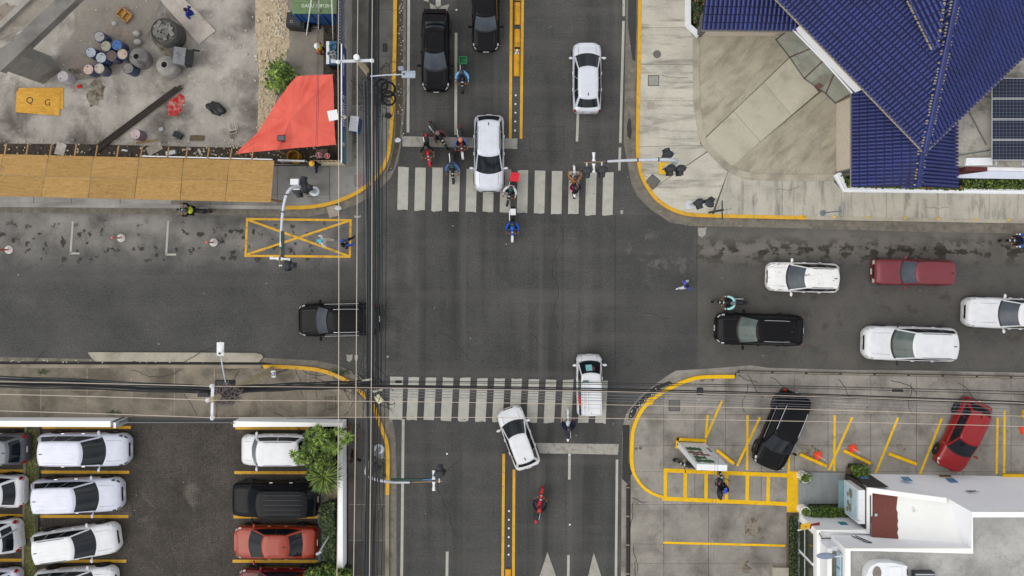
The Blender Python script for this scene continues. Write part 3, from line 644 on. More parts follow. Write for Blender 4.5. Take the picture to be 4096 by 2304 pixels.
    def pane(nm, side, a0, a1, t0, t1, m=None, off=.008, nu=7, nv=4, rnd=0.):
        g = []
        for i in range(nu):
            for j in range(nv):
                a, t = a0+(a1-a0)*i/(nu-1), t0+(t1-t0)*j/(nv-1); e = .01
                q = surf(side, a, t); nn = (surf(side, a+e, t)-surf(side, a-e, t)).cross(surf(side, a, t+e)-surf(side, a, t-e)).normalized()
                ctr = Vector((cx, 0, zb))
                if nn.dot(q-ctr) < 0: nn = -nn
                g.append(q+nn*off)
        return MB().add(g, [(i*nv+j, (i+1)*nv+j, (i+1)*nv+j+1, i*nv+j+1) for i in range(nu-1) for j in range(nv-1)]).build(nm, m or glass, cabin, 60)
    pane('windscreen', 'f', .035, .965, .0, .95, wsglass, nu=11)
    pane('cowl', 'f', .02, .98, -.05, .05, BLACKP, .014, 11, 2)
    if kind != 'van' or True: pane('rear_window', 'r', .07, .93, .12, .90)
    for sd in 'ls':
        q = (lambda a, b: (a, b)) if sd == 'l' else (lambda a, b: (1-b, 1-a))
        segs = [(.04, .37), (.385, .69), (.705, .95)] if kind in ('suv', 'cross', 'hatch', 'boxy', 'van') else [(.04, .48), (.495, .94)]
        for a, b in segs: pane('side_window', sd, *q(a, b), .05, .92)
    # ---- wheels
    rr = {'suv': .36, 'pickup': .37, 'boxy': .35, 'van': .28, 'cross': .34}.get(kind, .31); ww = .22
    ty, rm = wheel_mesh(rr, ww)
    for u in (.185 if kind != 'van' else .17, .80 if kind != 'van' else .82):
        for sg in (1, -1):
            arch = MB(); arch.lathe((X(u), sg*(w*.975), rr), [(rr*1.16, -.03), (rr*1.16, .03)], 18, Matrix.Rotation(R(90), 3, 'X'))
            arch.build('wheel_arch', BLACKP, body)
            wh = empty('wheel', (X(u), sg*(w*.985-ww/2+.035), rr)); wh.parent = root
            inst('tyre', ty, wh); inst('rim', rm, wh)
    # ---- lamps, mirrors, trim
    lk = lens or LAMP
    for sg in (1, -1):
        k0, k1 = (4, 6) if sg > 0 else (10, 12)
        if kind in ('boxy',): bpanel('headlight', .0, .012, k0, k1, lk, .012)
        elif kind == 'van': bpanel('headlight', .004, .03, k0, k1, lk, .008)
        else: bpanel('headlight', .018, .095, 4 if sg > 0 else 11, 5 if sg > 0 else 12, lk, .008)
        bpanel('tail_light', .962 if kind not in ('boxy', 'van', 'pickup') else .985, .995, 3 if sg > 0 else 11, 5 if sg > 0 else 13, TAIL, .01)
        mr = MB(); mx_ = X(fb+.055); mr.ell((mx_-.03, sg*(w+.11), K['belt']+.06), (.075, .125, .085), nu=10, nv=6); mr.tube([(mx_, sg*w*.93, K['belt']+.02), (mx_, sg*(w+.05), K['belt']+.04)], .025, 5)
        mr.build('mirror', BLACKP if over and over.get('dmir') else paint, root, 50)
        if rails:
            pth = [surf('l' if sg > 0 else 's', (.1+.8*i/6) if sg > 0 else 1-(.1+.8*i/6), 1)+Vector((0, -sg*.05*w, .05 if 0 < i < 6 else .01)) for i in range(7)]
            MB().tube(pth, .016, 6).build('roof_rail', rails, cabin, 50)
        for a in (.30, .60) if kind != 'van' else (.3,):
            hx = X(fb+(rb-fb)*a+.03); MB().box((hx, sg*w*1.0, K['belt']*.80), (.17, .035, .03)).build('door_handle', CHROME if K.get('chrome') else paint, body)
    bpanel('grille', .0, .008, 6, 10, BLACKP if kind != 'van' else paint, .014, 3)
    MB().box((X(0)+.012, 0, .42), (.02, .32, .12)).build('number_plate', PLATE, body)
    MB().box((X(1)-.012, 0, .72), (.02, .32, .12)).build('number_plate', PLATE, body)
    fin = MB(); xf_, xr_, y_, z_ = cab(1); fin.add([(xr_+.32, -.02, zr+.05), (xr_+.32, .02, zr+.05), (xr_+.14, -.025, zr+.05), (xr_+.14, .025, zr+.05), (xr_+.16, 0, zr+.13)], [(0, 1, 4), (1, 3, 4), (3, 2, 4), (2, 0, 4)])
    fin.build('antenna', BLACKP, cabin)
    if K.get('ribs'):
        for i in range(5):
            y = (i-2)*w*.27; MB().box(((xf_+xr_)/2-.05, y, zr+.058), ((xf_-xr_)*.72, .018, .012)).build('roof_rib', paint if not K.get('ribdark') else DKGREY, cabin)
    for sg in (1, -1):                                                           # bonnet shut line
        pth = [bp(u, 6 if sg > 0 else 10)+Vector((0, 0, .004)) for u in (.03, .08, fb*.7, fb*.97)]
        MB().tube(pth, .007, 4).build('bonnet_seam', DKGREY, body)
    if kind == 'pickup':
        xa, xb = X(rb+.03), X(.965); zt = K['belt']+.025
        bed = MB().box(((xa+xb)/2, 0, zt), (abs(xa-xb), w*1.62, .012)); bed.build('bed_cover', mat('bed_cover', c(52, 53, 56), .6, var=.1), root)
    if extras: extras(root, dict(X=X, w=w, Ln=Ln, surf=surf, zr=zr, bp=bp, cab=cab, cabin=cabin, body=body, paint=paint, bpanel=bpanel, pane=pane, K=K))
    return root
# ---- roads
def spoiler(root, q):
    xr = q['X'](.83); MB().box((xr-.12, 0, q['zr']-.10), (.34, q['w']*1.42, .04)).build('spoiler', q['paint'], root)
    MB().box((q['X'](.965), 0, 1.09), (.22, q['w']*1.55, .035)).build('tail_wing', q['paint'], root)
def chrome_sides(root, q):
    for sg in (1, -1): MB().box((q['X'](.55), sg*q['w']*.965, 1.02), (q['Ln']*.42, .014, .02)).build('chrome_strip', CHROME, root)
car(1742, 200, 325, 116, -90, 'cross', P_BLACK, 'black crossover with rear wing waiting in the kerb-side lane under the street lamp', glass=GLASS, wsglass=GLASSL, over=dict(ft=.43, rt=.72, rb=.93), extras=spoiler)
car(1943, 48, 305, 112, -90, 'sedan', P_BLACK, 'black sedan with dull bonnet beside the yellow lane separators', wsglass=GLASSL, over=dict(rw=.74))
car(1956, 612, 308, 124, -90, 'suv', P_SILVER, 'silver sport utility vehicle stopped over the stop line among motorcycles', rails=BLACKP, over=dict(ribs=1, ft=.44), cat='suv')
car(2349, 308, 283, 118, 90, 'hatch', P_SILVER, 'silver hatchback driving away from the junction alone in its lane', over=dict(ribs=0))
car(1353, 1279, 326, 134, 181, 'suv', P_BLACK, 'black sport utility vehicle crossing under the overhead cables', rails=CHROME, wsglass=GLASSL, extras=chrome_sides, over=dict(ft=.395, rt=.86, h=1.66), cat='suv')
car(3216, 1110, 287, 122, 178.5, 'hatch', P_RUST, 'white station wagon with rust patches and dark roof rails on its roof', rails=BLACKP, over=dict(fb=.25, ft=.46, rt=.93, rb=.985, nose=.7, h=1.6), wsglass=GLASSL)
car(3652, 1089, 308, 108, 179, 'boxy', P_MAROON, 'boxy maroon sport utility vehicle with faded paint', cat='suv', wsglass=GLASSL)
car(4040, 1254, 350, 126, 178, 'pickup', P_WHITE, 'white pickup with large dark grille at the tail of the queue', cat='pickup', over=dict(fb=.34, ft=.50, rt=.72, rb=.76), wsglass=GLASSL)
car(3645, 1376, 372, 140, 178.5, 'suv', P_WHITE, 'large white sport utility vehicle with black roof rails and black mirrors beside the drain', rails=BLACKP, wsglass=GLASSG, over=dict(ft=.45, rt=.93, dmir=1, h=1.76, fb=.27), cat='suv')
car(3040, 1319, 350, 130, 178.5, 'cross', P_BLACK, 'black crossover with silver roof rails heading the queue next to a motorcyclist', rails=CHROME, wsglass=GLASSG, over=dict(ft=.42, rt=.87, rb=.97))
def vanstuff(root, q):
    w, X, zr = q['w'], q['X'], q['zr']; rk = MB(); z = zr+.14
    x0, x1 = X(.40), X(.94)
    for y in (-w*.74, w*.74): rk.tube([(x0, y, z), (x1, y, z)], .018, 6)
    for i in range(6): rk.tube([(x0+(x1-x0)*i/5, -w*.74, z), (x0+(x1-x0)*i/5, w*.74, z)], .014, 6)
    for y in (-w*.74, w*.74):
        for i in (0, 2, 5): rk.tube([(x0+(x1-x0)*i/5, y, z), (x0+(x1-x0)*i/5, y, zr)], .014, 5)
    rk.build('roof_rack', WHITEP, root)
    MB().prism([(x0, -w*.7), (x1, -w*.7), (x1, w*.7), (x0, w*.7)], zr+.075, zr+.10).build('rack_tray', P_WHITE, root)
    ld = MB(); lx0, lx1 = X(.42), X(.90)
    for y in (w*.30, w*.62): ld.tube([(lx0, y, z+.05), (lx1, y, z+.05)], .02, 6)
    for i in range(8): ld.tube([(lx0+(lx1-lx0)*i/7, w*.30, z+.05), (lx0+(lx1-lx0)*i/7, w*.62, z+.05)], .012, 5)
    tag(ld.build('ladder', WHITEP, root))
    MB().box((X(.39), w*.42, zr+.1), (.10, .30, .07)).build('taxi_sign', mat('green_sign', c(34, 92, 70), .5), root)
    red = mat('red_graphic', c(196, 34, 44), .5); blue = mat('blue_graphic', c(40, 58, 110), .5)
    for a0, a1, m in ((.62, .68, red), (.56, .60, red), (.71, .76, red), (.47, .52, blue), (.93, .97, blue)):
        q['pane']('side_graphic', 'l', a0, a1+.05, .0, .95, m, .014, 4, 4); q['pane']('side_graphic', 's', 1-a1-.05, 1-a0, .0, .95, m, .014, 4, 4)
    q['pane']('windscreen_sunshade', 'f', .42, .72, .3, .8, mat('mint_cloth', c(120, 190, 186), .7), .012)
    q['pane']('windscreen_sticker', 'f', .30, .40, .45, .75, mat('dark_red_cloth', c(130, 44, 50), .7), .012)
car(2358, 1540, 238, 105, 90.5, 'van', P_WHITE, 'small white passenger van with a ladder and roof rack and red side graphics', cat='van', extras=vanstuff)
car(2074, 1755, 250, 112, 110, 'hatch', P_WHITE, 'white hatchback turning at an angle across the stripes beside a motorcyclist', over=dict(fb=.2, ft=.40, rt=.86, rb=.95, dmir=0))
car(3128, 1722, 322, 134, 247, 'suv', P_BLACK, 'black sport utility vehicle parked nose-in on the diagonal bays', rails=CHROME, z0=.1, extras=chrome_sides, over=dict(h=1.66, ft=.42), cat='suv')
car(3856, 1742, 300, 126, 245, 'hatch', P_RED, 'red hatchback parked nose-in against the white building', z0=.1, over=dict(fb=.24, ft=.42, rt=.86))
# ---- south-west car park
GP = 'vehicles in the cobbled car park'
car(332, 1800, 366, 134, 0, 'suv', P_PEARL, 'pearl white sport utility vehicle in the bay beside the white boundary wall and grass strip', rails=P_PEARL, z0=.06, over=dict(ribs=1, chrome=1, h=1.8), group=GP, cat='suv', lens=DKGREY)
car(305, 1983, 362, 138, 1.5, 'suv', P_PEARL, 'pearl white sport utility vehicle between two other white ones by the grass strip', z0=.06, over=dict(ribs=1, chrome=1, h=1.8), group=GP, cat='suv', lens=DKGREY)
car(299, 2174, 345, 128, 8, 'suv', P_WHITE, 'white sport utility vehicle with black roof rails parked askew over a yellow line', rails=BLACKP, z0=.06, over=dict(ribs=1, h=1.74), group=GP, cat='suv')
car(300, 2335, 322, 124, 3, 'suv', P_WHITE, 'white car cut off by the frame next to the askew white one', z0=.06, group=GP)
car(-70, 1797, 350, 128, 180, 'suv', P_GREY, 'dark grey sport utility vehicle backed up to the grass strip', rails=CHROME, z0=.06, group=GP, cat='suv')
car(-80, 1968, 345, 134, 180, 'hatch', P_WHITE, 'white hatchback backed up to the grass strip with purple-red tail lamps', z0=.06, group=GP)
car(-95, 2160, 345, 138, 186, 'suv', P_WHITE, 'white sport utility vehicle backed at an angle under a thin lamp arm', z0=.06, group=GP, cat='suv')
car(-95, 2345, 340, 134, 182, 'hatch', P_PEARL, 'white car tail showing at the foot of the grass strip', z0=.06, group=GP)
car(1118, 1800, 312, 126, 180, 'pickup', P_WHITE, 'white double cab pickup half under the yucca leaves', z0=.06, rails=BLACKP, group=GP, cat='pickup', over=dict(fb=.17, ft=.26, rt=.80, rb=.84, rw=.8))
car(1098, 1999, 345, 140, 180, 'boxy', P_CHAR, 'black boxy sport utility vehicle facing the cobbled lane beside the planting bed', z0=.06, rails=BLACKP, group=GP, cat='suv', over=dict(fb=.2, ft=.34, rt=.93, rb=.975, ribs=1, ribdark=1, nose=.8, rw=.78, chrome=1, h=1.8))
car(1100, 2172, 336, 134, 180, 'sedan', P_ORANGE, 'copper orange sedan parked by the planting bed', z0=.06, group=GP, over=dict(fb=.2, ft=.38, rt=.69, rb=.86))
car(1115, 2340, 330, 130, 180, 'sedan', P_DRED, 'dark red car mostly outside the frame beside the copper sedan', z0=.06, group=GP)
# ================================================================ people
SKINS = [mat('skin_brown', c(116, 78, 58), .6, var=.08), mat('skin_tan', c(150, 104, 78), .6, var=.08), mat('skin_deep', c(84, 56, 44), .6, var=.08)]
def cloth(name, col, var=.22): return mat('cloth_'+name, col, .85, spec=.15, var=var, scale=9, bump=.3)
BONES = {}
def pose(kind):
    """joint positions (x forward, z up) and bones (a, b, region); regions: 0 skin 1 shirt 2 sleeve 3 trousers 4 shoe"""
    J, B = {}, []
    if kind in ('ride', 'pillion', 'sit'):
        lean = {'ride': 0, 'pillion': -.02, 'sit': 0}[kind]
        J.update(pel=(-.16, 0, .88, .15), spi=(-.12, 0, 1.06, .145), che=(-.05+lean, 0, 1.28, .155), nek=(.0, 0, 1.44, .06), hea=(.03, 0, 1.53, .085), top=(.035, 0, 1.62, .075))
        for s, y in (('L', 1), ('R', -1)):
            if kind == 'ride': J.update({'sh'+s: (-.03, y*.19, 1.36, .075), 'el'+s: (.14, y*.33, 1.14, .055), 'wr'+s: (.38, y*.34, 1.05, .036), 'pa'+s: (.45, y*.33, 1.045, .034)})
            elif kind == 'pillion': J.update({'sh'+s: (-.03, y*.19, 1.36, .075), 'el'+s: (.08, y*.27, 1.12, .055), 'wr'+s: (.26, y*.18, 1.05, .036), 'pa'+s: (.33, y*.13, 1.05, .034)})
            else: J.update({'sh'+s: (-.03, y*.19, 1.36, .075), 'el'+s: (.02, y*.27, 1.10, .055), 'wr'+s: (.20, y*.22, .98, .036), 'pa'+s: (.27, y*.20, .97, .034)})
            J.update({'hi'+s: (-.13, y*.10, .86, .11), 'kn'+s: (.22, y*.21, .74, .07), 'an'+s: (.03, y*.22, .36, .048), 'to'+s: (.19, y*.23, .31, .042)})
    else:
        st = 1 if kind == 'walk' else .35
        J.update(pel=(0, 0, .94, .145), spi=(.01, 0, 1.12, .14), che=(.03, 0, 1.33, .155), nek=(.05, 0, 1.49, .06), hea=(.08, 0, 1.58, .085), top=(.085, 0, 1.67, .075))
        for s, y in (('L', 1), ('R', -1)):
            f = y*st
            J.update({'sh'+s: (.03-.02*f, y*.19, 1.41, .075), 'el'+s: (-.02-.14*f, y*.27, 1.14, .055), 'wr'+s: (.12-.20*f, y*.28, .93, .036), 'pa'+s: (.17-.21*f, y*.27, .86, .034),
                      'hi'+s: (0, y*.10, .90, .11), 'kn'+s: (.07+.18*f, y*.11, .50, .07), 'an'+s: (-.02+.33*f, y*.11, .09 + (.05 if f < -.5 else 0), .048), 'to'+s: (.15+.33*f, y*.13, .045, .042)})
    B += [('pel', 'spi', 1), ('spi', 'che', 1), ('che', 'nek', 0), ('nek', 'hea', 0), ('hea', 'top', 0)]
    for s in 'LR':
        y = 1 if s == 'L' else -1
        B += [('che', 'sh'+s, 1), ('sh'+s, 'el'+s, 1), ('el'+s, 'wr'+s, 2), ('wr'+s, 'pa'+s, 0), ('pel', 'hi'+s, 3), ('hi'+s, 'kn'+s, 3), ('kn'+s, 'an'+s, 3), ('an'+s, 'to'+s, 4)]
        p = Vector(J['pa'+s][:3]); d = (p-Vector(J['wr'+s][:3])).normalized(); side = Vector((0, y, 0)) if abs(d.y) < .8 else Vector((1, 0, 0)); dn = d.cross(side).normalized()
        for k, (off, ln) in enumerate(((-.03, .062), (-.011, .072), (.010, .076), (.030, .068))):
            a = p + d*.045 + side*off; b = a + d*ln*.55 + dn*.012*y; e = a + d*ln*.8 + dn*.035*y
            for nm, q in (('a', a), ('b', b), ('c', e)): J[f'f{k}{nm}{s}'] = (*q, .0095)
            B += [('pa'+s, f'f{k}a{s}', 0), (f'f{k}a{s}', f'f{k}b{s}', 0), (f'f{k}b{s}', f'f{k}c{s}', 0)]
        w_ = Vector(J['wr'+s][:3]); a = w_.lerp(p, .5) - side*.045; b = a + d*.03 - side*.02 + dn*.01*y
        J[f't{s}a'] = (*a, .011); J[f't{s}b'] = (*b, .009); B += [('wr'+s, f't{s}a', 0), (f't{s}a', f't{s}b', 0)]
    return J, B
BODY = {}
def body_mesh(kind):
    if kind in BODY: return BODY[kind]
    J, B = pose(kind); names = list(J); idx = {n: i for i, n in enumerate(names)}
    me = bpy.data.meshes.new('skeleton'); me.from_pydata([J[n][:3] for n in names], [(idx[a], idx[b]) for a, b, _ in B], [])
    o = bpy.data.objects.new('skeleton', me); COL.objects.link(o)
    o.modifiers.new('s', 'SKIN').branch_smoothing = .6; sb = o.modifiers.new('d', 'SUBSURF'); sb.levels = sb.render_levels = 1
    if not me.skin_vertices: raise RuntimeError('no skin layer')
    for i, n in enumerate(names):
        r = J[n][3]*(1.18 if n[:2] in ('sh','el','hi','kn','an','wr') else 1); sv = me.skin_vertices[0].data[i]; sv.radius = (r, r); sv.use_root = (n == 'pel')
    for n, (rx, ry) in {'che': (.14, .195), 'spi': (.13, .175), 'pel': (.135, .18)}.items(): me.skin_vertices[0].data[idx[n]].radius = (ry, rx)
    dg = bpy.context.evaluated_depsgraph_get(); dg.update()
    out = bpy.data.meshes.new_from_object(o.evaluated_get(dg)); out.name = 'body_'+kind
    bpy.data.objects.remove(o); bpy.data.meshes.remove(me)
    segs = [(Vector(J[a][:3]), Vector(J[b][:3]), (J[a][3]+J[b][3])/2, r) for a, b, r in B]
    mi = []
    for f in out.polygons:
        q = f.center; best, br = 1e9, 0
        for a, b, rad, r in segs:
            ab = b-a; t = max(0, min(1, (q-a).dot(ab)/ab.length_squared)); d = (q-(a+ab*t)).length - rad
            if d < best: best, br = d, r
        mi.append(br)
    # face: nose, ears, eyes belong to the same skin
    h = Vector(J['hea'][:3]); bm = bmesh.new(); bm.from_mesh(out); ex = MB()
    ex.ell(h+Vector((.098, 0, .0)), (.02, .013, .022), nu=6, nv=4)
    for y in (-1, 1): ex.ell(h+Vector((.0, y*.085, .005)), (.02, .012, .032), nu=6, nv=4)
    ex.ell(h+Vector((.088, 0, -.045)), (.012, .03, .008), nu=6, nv=4)
    vs = [bm.verts.new(v) for v in ex.v]
    for f in ex.f:
        try: bm.faces.new([vs[i] for i in f]); mi.append(0)
        except Exception: pass
    bm.to_mesh(out); bm.free()
    while len(out.materials) < 6: out.materials.append(None)
    out.polygons.foreach_set('material_index', mi[:len(out.polygons)]); out.polygons.foreach_set('use_smooth', [True]*len(out.polygons))
    BODY[kind] = (out, J); return BODY[kind]
def helmet_part(o, J, col, visor=None, hard=False):
    h = Vector(J['hea'][:3])+Vector((-.005, 0, .05)); m = MB()
    if hard:
        m.lathe(h, [(.155, .0), (.15, .01), (.125, .012), (.12, .05), (.09, .10), (.04, .125), (.001, .13)], 14); m.box(h+Vector((0, 0, .11)), (.2, .03, .03))
        m.build('helmet', col, o, 50)
    else:
        m.ell(h, (.145, .128, .135), nu=14, nv=9); m.ell(h+Vector((.09, 0, -.07)), (.06, .08, .05), nu=8, nv=5); hb = m.build('helmet', col, o, 60)
        if visor:
            MB().grid(lambda a, b: h+Vector((.150*math.cos((a-.5)*1.9)*math.cos(b*.8-.25), .134*math.sin((a-.5)*1.9)*math.cos(b*.8-.25), .14*math.sin(b*.8-.25)+.0)), 8, 5).build('visor', visor, hb, 60)
def person(px, py, head, kind, label, shirt, pants, sleeve=None, shoe=None, skin=0, hat=None, hatkind='hair', visor=None, z=0., group=None, pack=None, vest=None, scale=1., zpx=None):
    me, J = body_mesh(kind); zz = z if zpx is None else zpx
    p = W(px, py, zz); o = bpy.data.objects.new('person', me); COL.objects.link(o); o.location = (p.x, p.y, z); o.rotation_euler = (0, 0, R(head)); o.scale = (scale,)*3
    tag(o, label, 'person', group)
    ms = [SKINS[skin], shirt, sleeve or SKINS[skin], pants, shoe or cloth('shoe', c(38, 36, 36)), pants]
    for i, sl in enumerate(o.material_slots): sl.link = 'OBJECT'; sl.material = ms[i]
    h = Vector(J['hea'][:3])
    if hatkind == 'helmet': helmet_part(o, J, hat, visor)
    elif hatkind == 'hard': helmet_part(o, J, hat, None, True)
    elif hatkind == 'cap':
        m = MB(); m.lathe(h+Vector((-.005, 0, .04)), [(.108, 0), (.107, .04), (.08, .075), (.03, .09), (.001, .092)], 14); m.box(h+Vector((.13, 0, .045)), (.10, .15, .015)); m.build('cap', hat, o, 50)
    else:
        m = MB(); m.lathe(h+Vector((-.012, 0, .03)), [(.098, -.03), (.105, .02), (.088, .07), (.045, .098), (.001, .103)], 12); m.build('hair', hat or mat('hair_black', c(26, 22, 20), .8), o, 50)
    for y in (-1, 1): MB().ell(h+Vector((.084, y*.034, .015)), (.008, .012, .009), nu=6, nv=4).build('eye', mat('eye_dark', c(30, 26, 24), .3), o)
    if pack:
        cc = Vector(J['che'][:3]); m = MB()
        m.ell(cc+Vector((-.20, 0, -.05)), (.11, .15, .22), nu=12, nv=8)
        for y in (-.11, .11): m.tube([cc+Vector((-.14, y, .14)), cc+Vector((0, y, .20)), cc+Vector((.13, y, .08)), cc+Vector((.05, y*1.3, -.18))], .018, 5)
        m.build('backpack', pack, o, 50)
    if vest:
        cc = Vector(J['che'][:3]); m = MB()
        m.lathe(cc+Vector((0, 0, -.30)), [(.17, 0), (.185, .12), (.20, .28), (.17, .38), (.09, .43)], 14)
        for i in range(len(m.v)):
            v = Vector(m.v[i])-cc; m.v[i] = tuple(cc+Vector((v.x*.78, v.y*1.06, v.z)))
        m.build('vest', vest, o, 50)
    return o
# ================================================================ motorcycles
MW = {}
ENG = mat('engine_metal', c(70, 70, 72), .45, .5, var=.2, scale=20)
def moto(px, py, head, col, label, group=None, Lp=140, seat=None, fender=None, box=None, z0=0., lean=0., scoot=False, rack=False):
    zc = .6; s = Lp*mpp(zc)/2.0; p = W(px, py, zc); root = empty('motorcycle', (p.x, p.y, z0), R(head), label, 'motorcycle', group); root.scale = (s, s, s)
    if lean: root.rotation_euler = (R(lean), 0, R(head))
    seatm = seat or mat('bike_seat', c(34, 34, 37), .6, var=.15); body = paintmat(*col)
    if 'w' not in MW:
        ty = MB().torus((0, 0, 0), .255, .055, 'y', 22, 8); rm = MB().torus((0, 0, 0), .20, .018, 'y', 20, 5)
        for k in range(6): rm.cyl((0, 0, 0), (.20*math.cos(k*1.0472), 0, .20*math.sin(k*1.0472)), .014, .01, 4)
        rm.cyl((0, -.06, 0), (0, .06, 0), .045, n=8)
        MW['w'] = (ty.data('tyre', RUBBER, 60), rm.data('rim', RIM, 50))
    for x in (.66, -.64):
        wh = empty('wheel', (x, 0, .31)); wh.parent = root; inst('tyre', MW['w'][0], wh); inst('rim', MW['w'][1], wh)
    m = MB()
    for y in (-.075, .075): m.tube([(.66, y, .31), (.52, y, .66), (.42, y*1.1, .94)], .026, 6)
    m.build('fork', CHROME, root, 50)
    m = MB(); m.tube([(.44, 0, .86), (.20, 0, .72), (-.35, 0, .70), (-.72, 0, .80)], .032, 6); m.tube([(.42, 0, .78), (.30, 0, .42), (-.10, 0, .32), (-.35, 0, .38)], .03, 6)
    for y in (-.08, .08): m.tube([(-.1, y*.8, .36), (-.64, y, .31)], .022, 5); m.tube([(-.64, y*1.3, .34), (-.45, y*1.3, .72)], .028, 6)
    m.build('frame', BLACKP, root, 50)
    m = MB(); m.box((.08, 0, .42), (.34, .24, .26)); m.cyl((.16, 0, .48), (.30, 0, .66), .085, n=10)
    for k in range(4): m.cyl((.19+.03*k, 0, .52+.035*k), (.20+.03*k, 0, .53+.035*k), .105, n=10)
    m.build('engine', ENG, root, 40)
    m = MB(); m.ell((.17, 0, .84), (.27, .135, .13), nu=14, nv=8); m.build('tank', body, root, 60)
    m = MB(); m.ell((-.33, 0, .82), (.42, .135, .065), nu=14, nv=6); m.ell((-.55, 0, .86), (.20, .12, .055), nu=12, nv=6); m.build('seat', seatm, root, 60)
    m = MB(); m.ell((-.70, 0, .80), (.22, .085, .06), nu=10, nv=6); m.ell((-.25, 0, .62), (.28, .13, .10), nu=10, nv=6); m.build('tail_fairing', body, root, 60)
    m = MB(); m.grid(lambda a, b: Vector((.66+.345*math.cos(a*2.0+.25), (b-.5)*.13, .31+.345*math.sin(a*2.0+.25))), 9, 4); m.build('front_fender', paintmat(*fender) if fender else body, root, 60)
    m = MB(); m.grid(lambda a, b: Vector((-.64-.345*math.cos(a*1.4+.25), (b-.5)*.14, .31+.345*math.sin(a*1.4+.25))), 7, 4); m.build('rear_fender', BLACKP, root, 60)
    m = MB(); m.tube([(.30, -.38, 1.0), (.38, -.22, 1.03), (.42, 0, .98), (.38, .22, 1.03), (.30, .38, 1.0)], .018, 6)
    for y in (-1, 1): m.cyl((.30, y*.38, 1.0), (.335, y*.29, 1.02), .028, n=6)
    hb = m.build('handlebar', BLACKP, root, 50)
    for y in (-1, 1):
        MB().tube([(.36, y*.24, 1.03), (.33, y*.33, 1.15)], .008, 4).ell((.33, y*.36, 1.17), (.02, .065, .04), nu=8, nv=5).build('mirror', BLACKP, root, 50)
        MB().tube([(.0, y*.15, .33), (.0, y*.26, .32)], .02, 5).build('footpeg', BLACKP, root)
        MB().ell((.50, y*.17, .84), (.03, .05, .03), nu=6, nv=4).build('indicator', mat('amber_lens', c(220, 120, 30), .3), root)
    m = MB(); m.ell((.55, 0, .86), (.09, .10, .11), nu=10, nv=8); h = m.build('headlight_shell', body if not scoot else body, root, 60)
    MB().ell((.62, 0, .86), (.035, .08, .085), nu=10, nv=6).build('headlight', LAMP, root, 60)
    MB().ell((.44, 0, 1.0), (.05, .075, .03), nu=10, nv=5).build('gauge', mat('gauge_glass', c(170, 176, 178), .15, var=.2, scale=30), root, 60)
    m = MB(); m.tube([(.2, -.13, .36), (-.1, -.15, .27), (-.35, -.16, .30), (-.78, -.17, .40)], [.024, .026, .045, .05], 8); m.build('exhaust', CHROME, root, 50)
    MB().box((-.90, 0, .76), (.04, .12, .07)).build('tail_light', TAIL, root)
    if rack:
        m = MB()
        for y in (-.10, -.035, .035, .10): m.tube([(-.66, y, .93), (-.98, y, .93)], .011, 5)
        for x in (-.72, -.94): m.tube([(x, -.12, .93), (x, .12, .93)], .011, 5)
        for y in (-.08, .08): m.tube([(-.70, y, .93), (-.66, y*.8, .80)], .011, 5)
        m.build('rear_rack', BLACKP, root, 50)
    return root
BK, WB, RB, BB, DRB, GB = ('bike_black', c(30, 30, 32), .1, .3), ('bike_white', c(222, 224, 228), 0, .3), ('bike_red', c(190, 18, 26), .1, .3), ('bike_blue', c(24, 84, 196), .1, .3), ('bike_maroon', c(104, 20, 30), .1, .3), ('bike_grey', c(90, 92, 98), .2, .3)
GM = 'motorcycles at the crossing'; GR = 'riders at the crossing'
TEALV = mat('teal_visor', c(40, 170, 150), .12, .3, .6, var=.1); DARKH = mat('helmet_black', c(28, 30, 34), .25, coat=.5)
SHB = cloth('denim_blue', c(84, 106, 152)); NAVY = cloth('navy', c(34, 38, 58)); BLK = cloth('black', c(34, 32, 34)); JEAN = cloth('jeans', c(66, 76, 98)); KHA = cloth('brown', c(92, 74, 62)); WHT = cloth('white', c(206, 208, 210)); SKYB = cloth('sky_blue', c(112, 172, 220)); ROYAL = cloth('royal_blue', c(44, 86, 176)); MINT = cloth('mint', c(156, 212, 212)); GRY = cloth('grey', c(120, 122, 126)); MAR = cloth('patterned_maroon', c(96, 62, 66), .5); TAN = cloth('tan', c(158, 108, 70)); VIO = cloth('violet', c(78, 84, 168)); CRM = cloth('cream', c(206, 200, 184)); PINK = cloth('pink', c(222, 84, 134)); TEAL = cloth('teal', c(92, 200, 196))
def ride(px, py, head, col, mlabel, plabel, shirt, pants, sleeve=None, hat=None, hk='helmet', visor=None, pack=None, dx=0., Lp=140, vest=None, skin=0, **kw):
    moto(px, py, head, col, mlabel, GM, Lp, **kw)
    p = W(px, py, .6); s = Lp*mpp(.6)/2.0
    o = person(px, py, head, 'ride', plabel, shirt, pants, sleeve, None, skin, hat, hk, visor, group=GR, pack=pack, vest=vest)
    o.location = (p.x+math.cos(R(head))*dx, p.y+math.sin(R(head))*dx, 0); return o
ride(1851, 303, -91, BK, 'black motorcycle carrying a green crate beside the black crossover', 'rider in a light blue shirt sitting in front of a green crate', SKYB, JEAN, SKYB, DARKH, Lp=142)
ride(1755, 540, -57, BK, 'black motorcycle slanting across the worn stop line', 'rider in patterned maroon and grey top on the slanted motorcycle', MAR, BLK, MAR, mat('helmet_brown', c(112, 84, 78), .3, coat=.4), Lp=142)
ride(1711, 598, -83, RB, 'red motorcycle with red front fender beside the kerb-side edge line', 'rider in brown with black helmet and black backpack on the red motorcycle', BLK, KHA, SKINS[0], DARKH, pack=BLK, Lp=138)
ride(1845, 566, -85, DRB, 'dark red motorcycle with white front fender on the stop line', 'rider in a blue shirt with an orange helmet', SHB, BLK, SHB, mat('helmet_orange', c(204, 116, 70), .3, coat=.4), Lp=142, fender=WB)
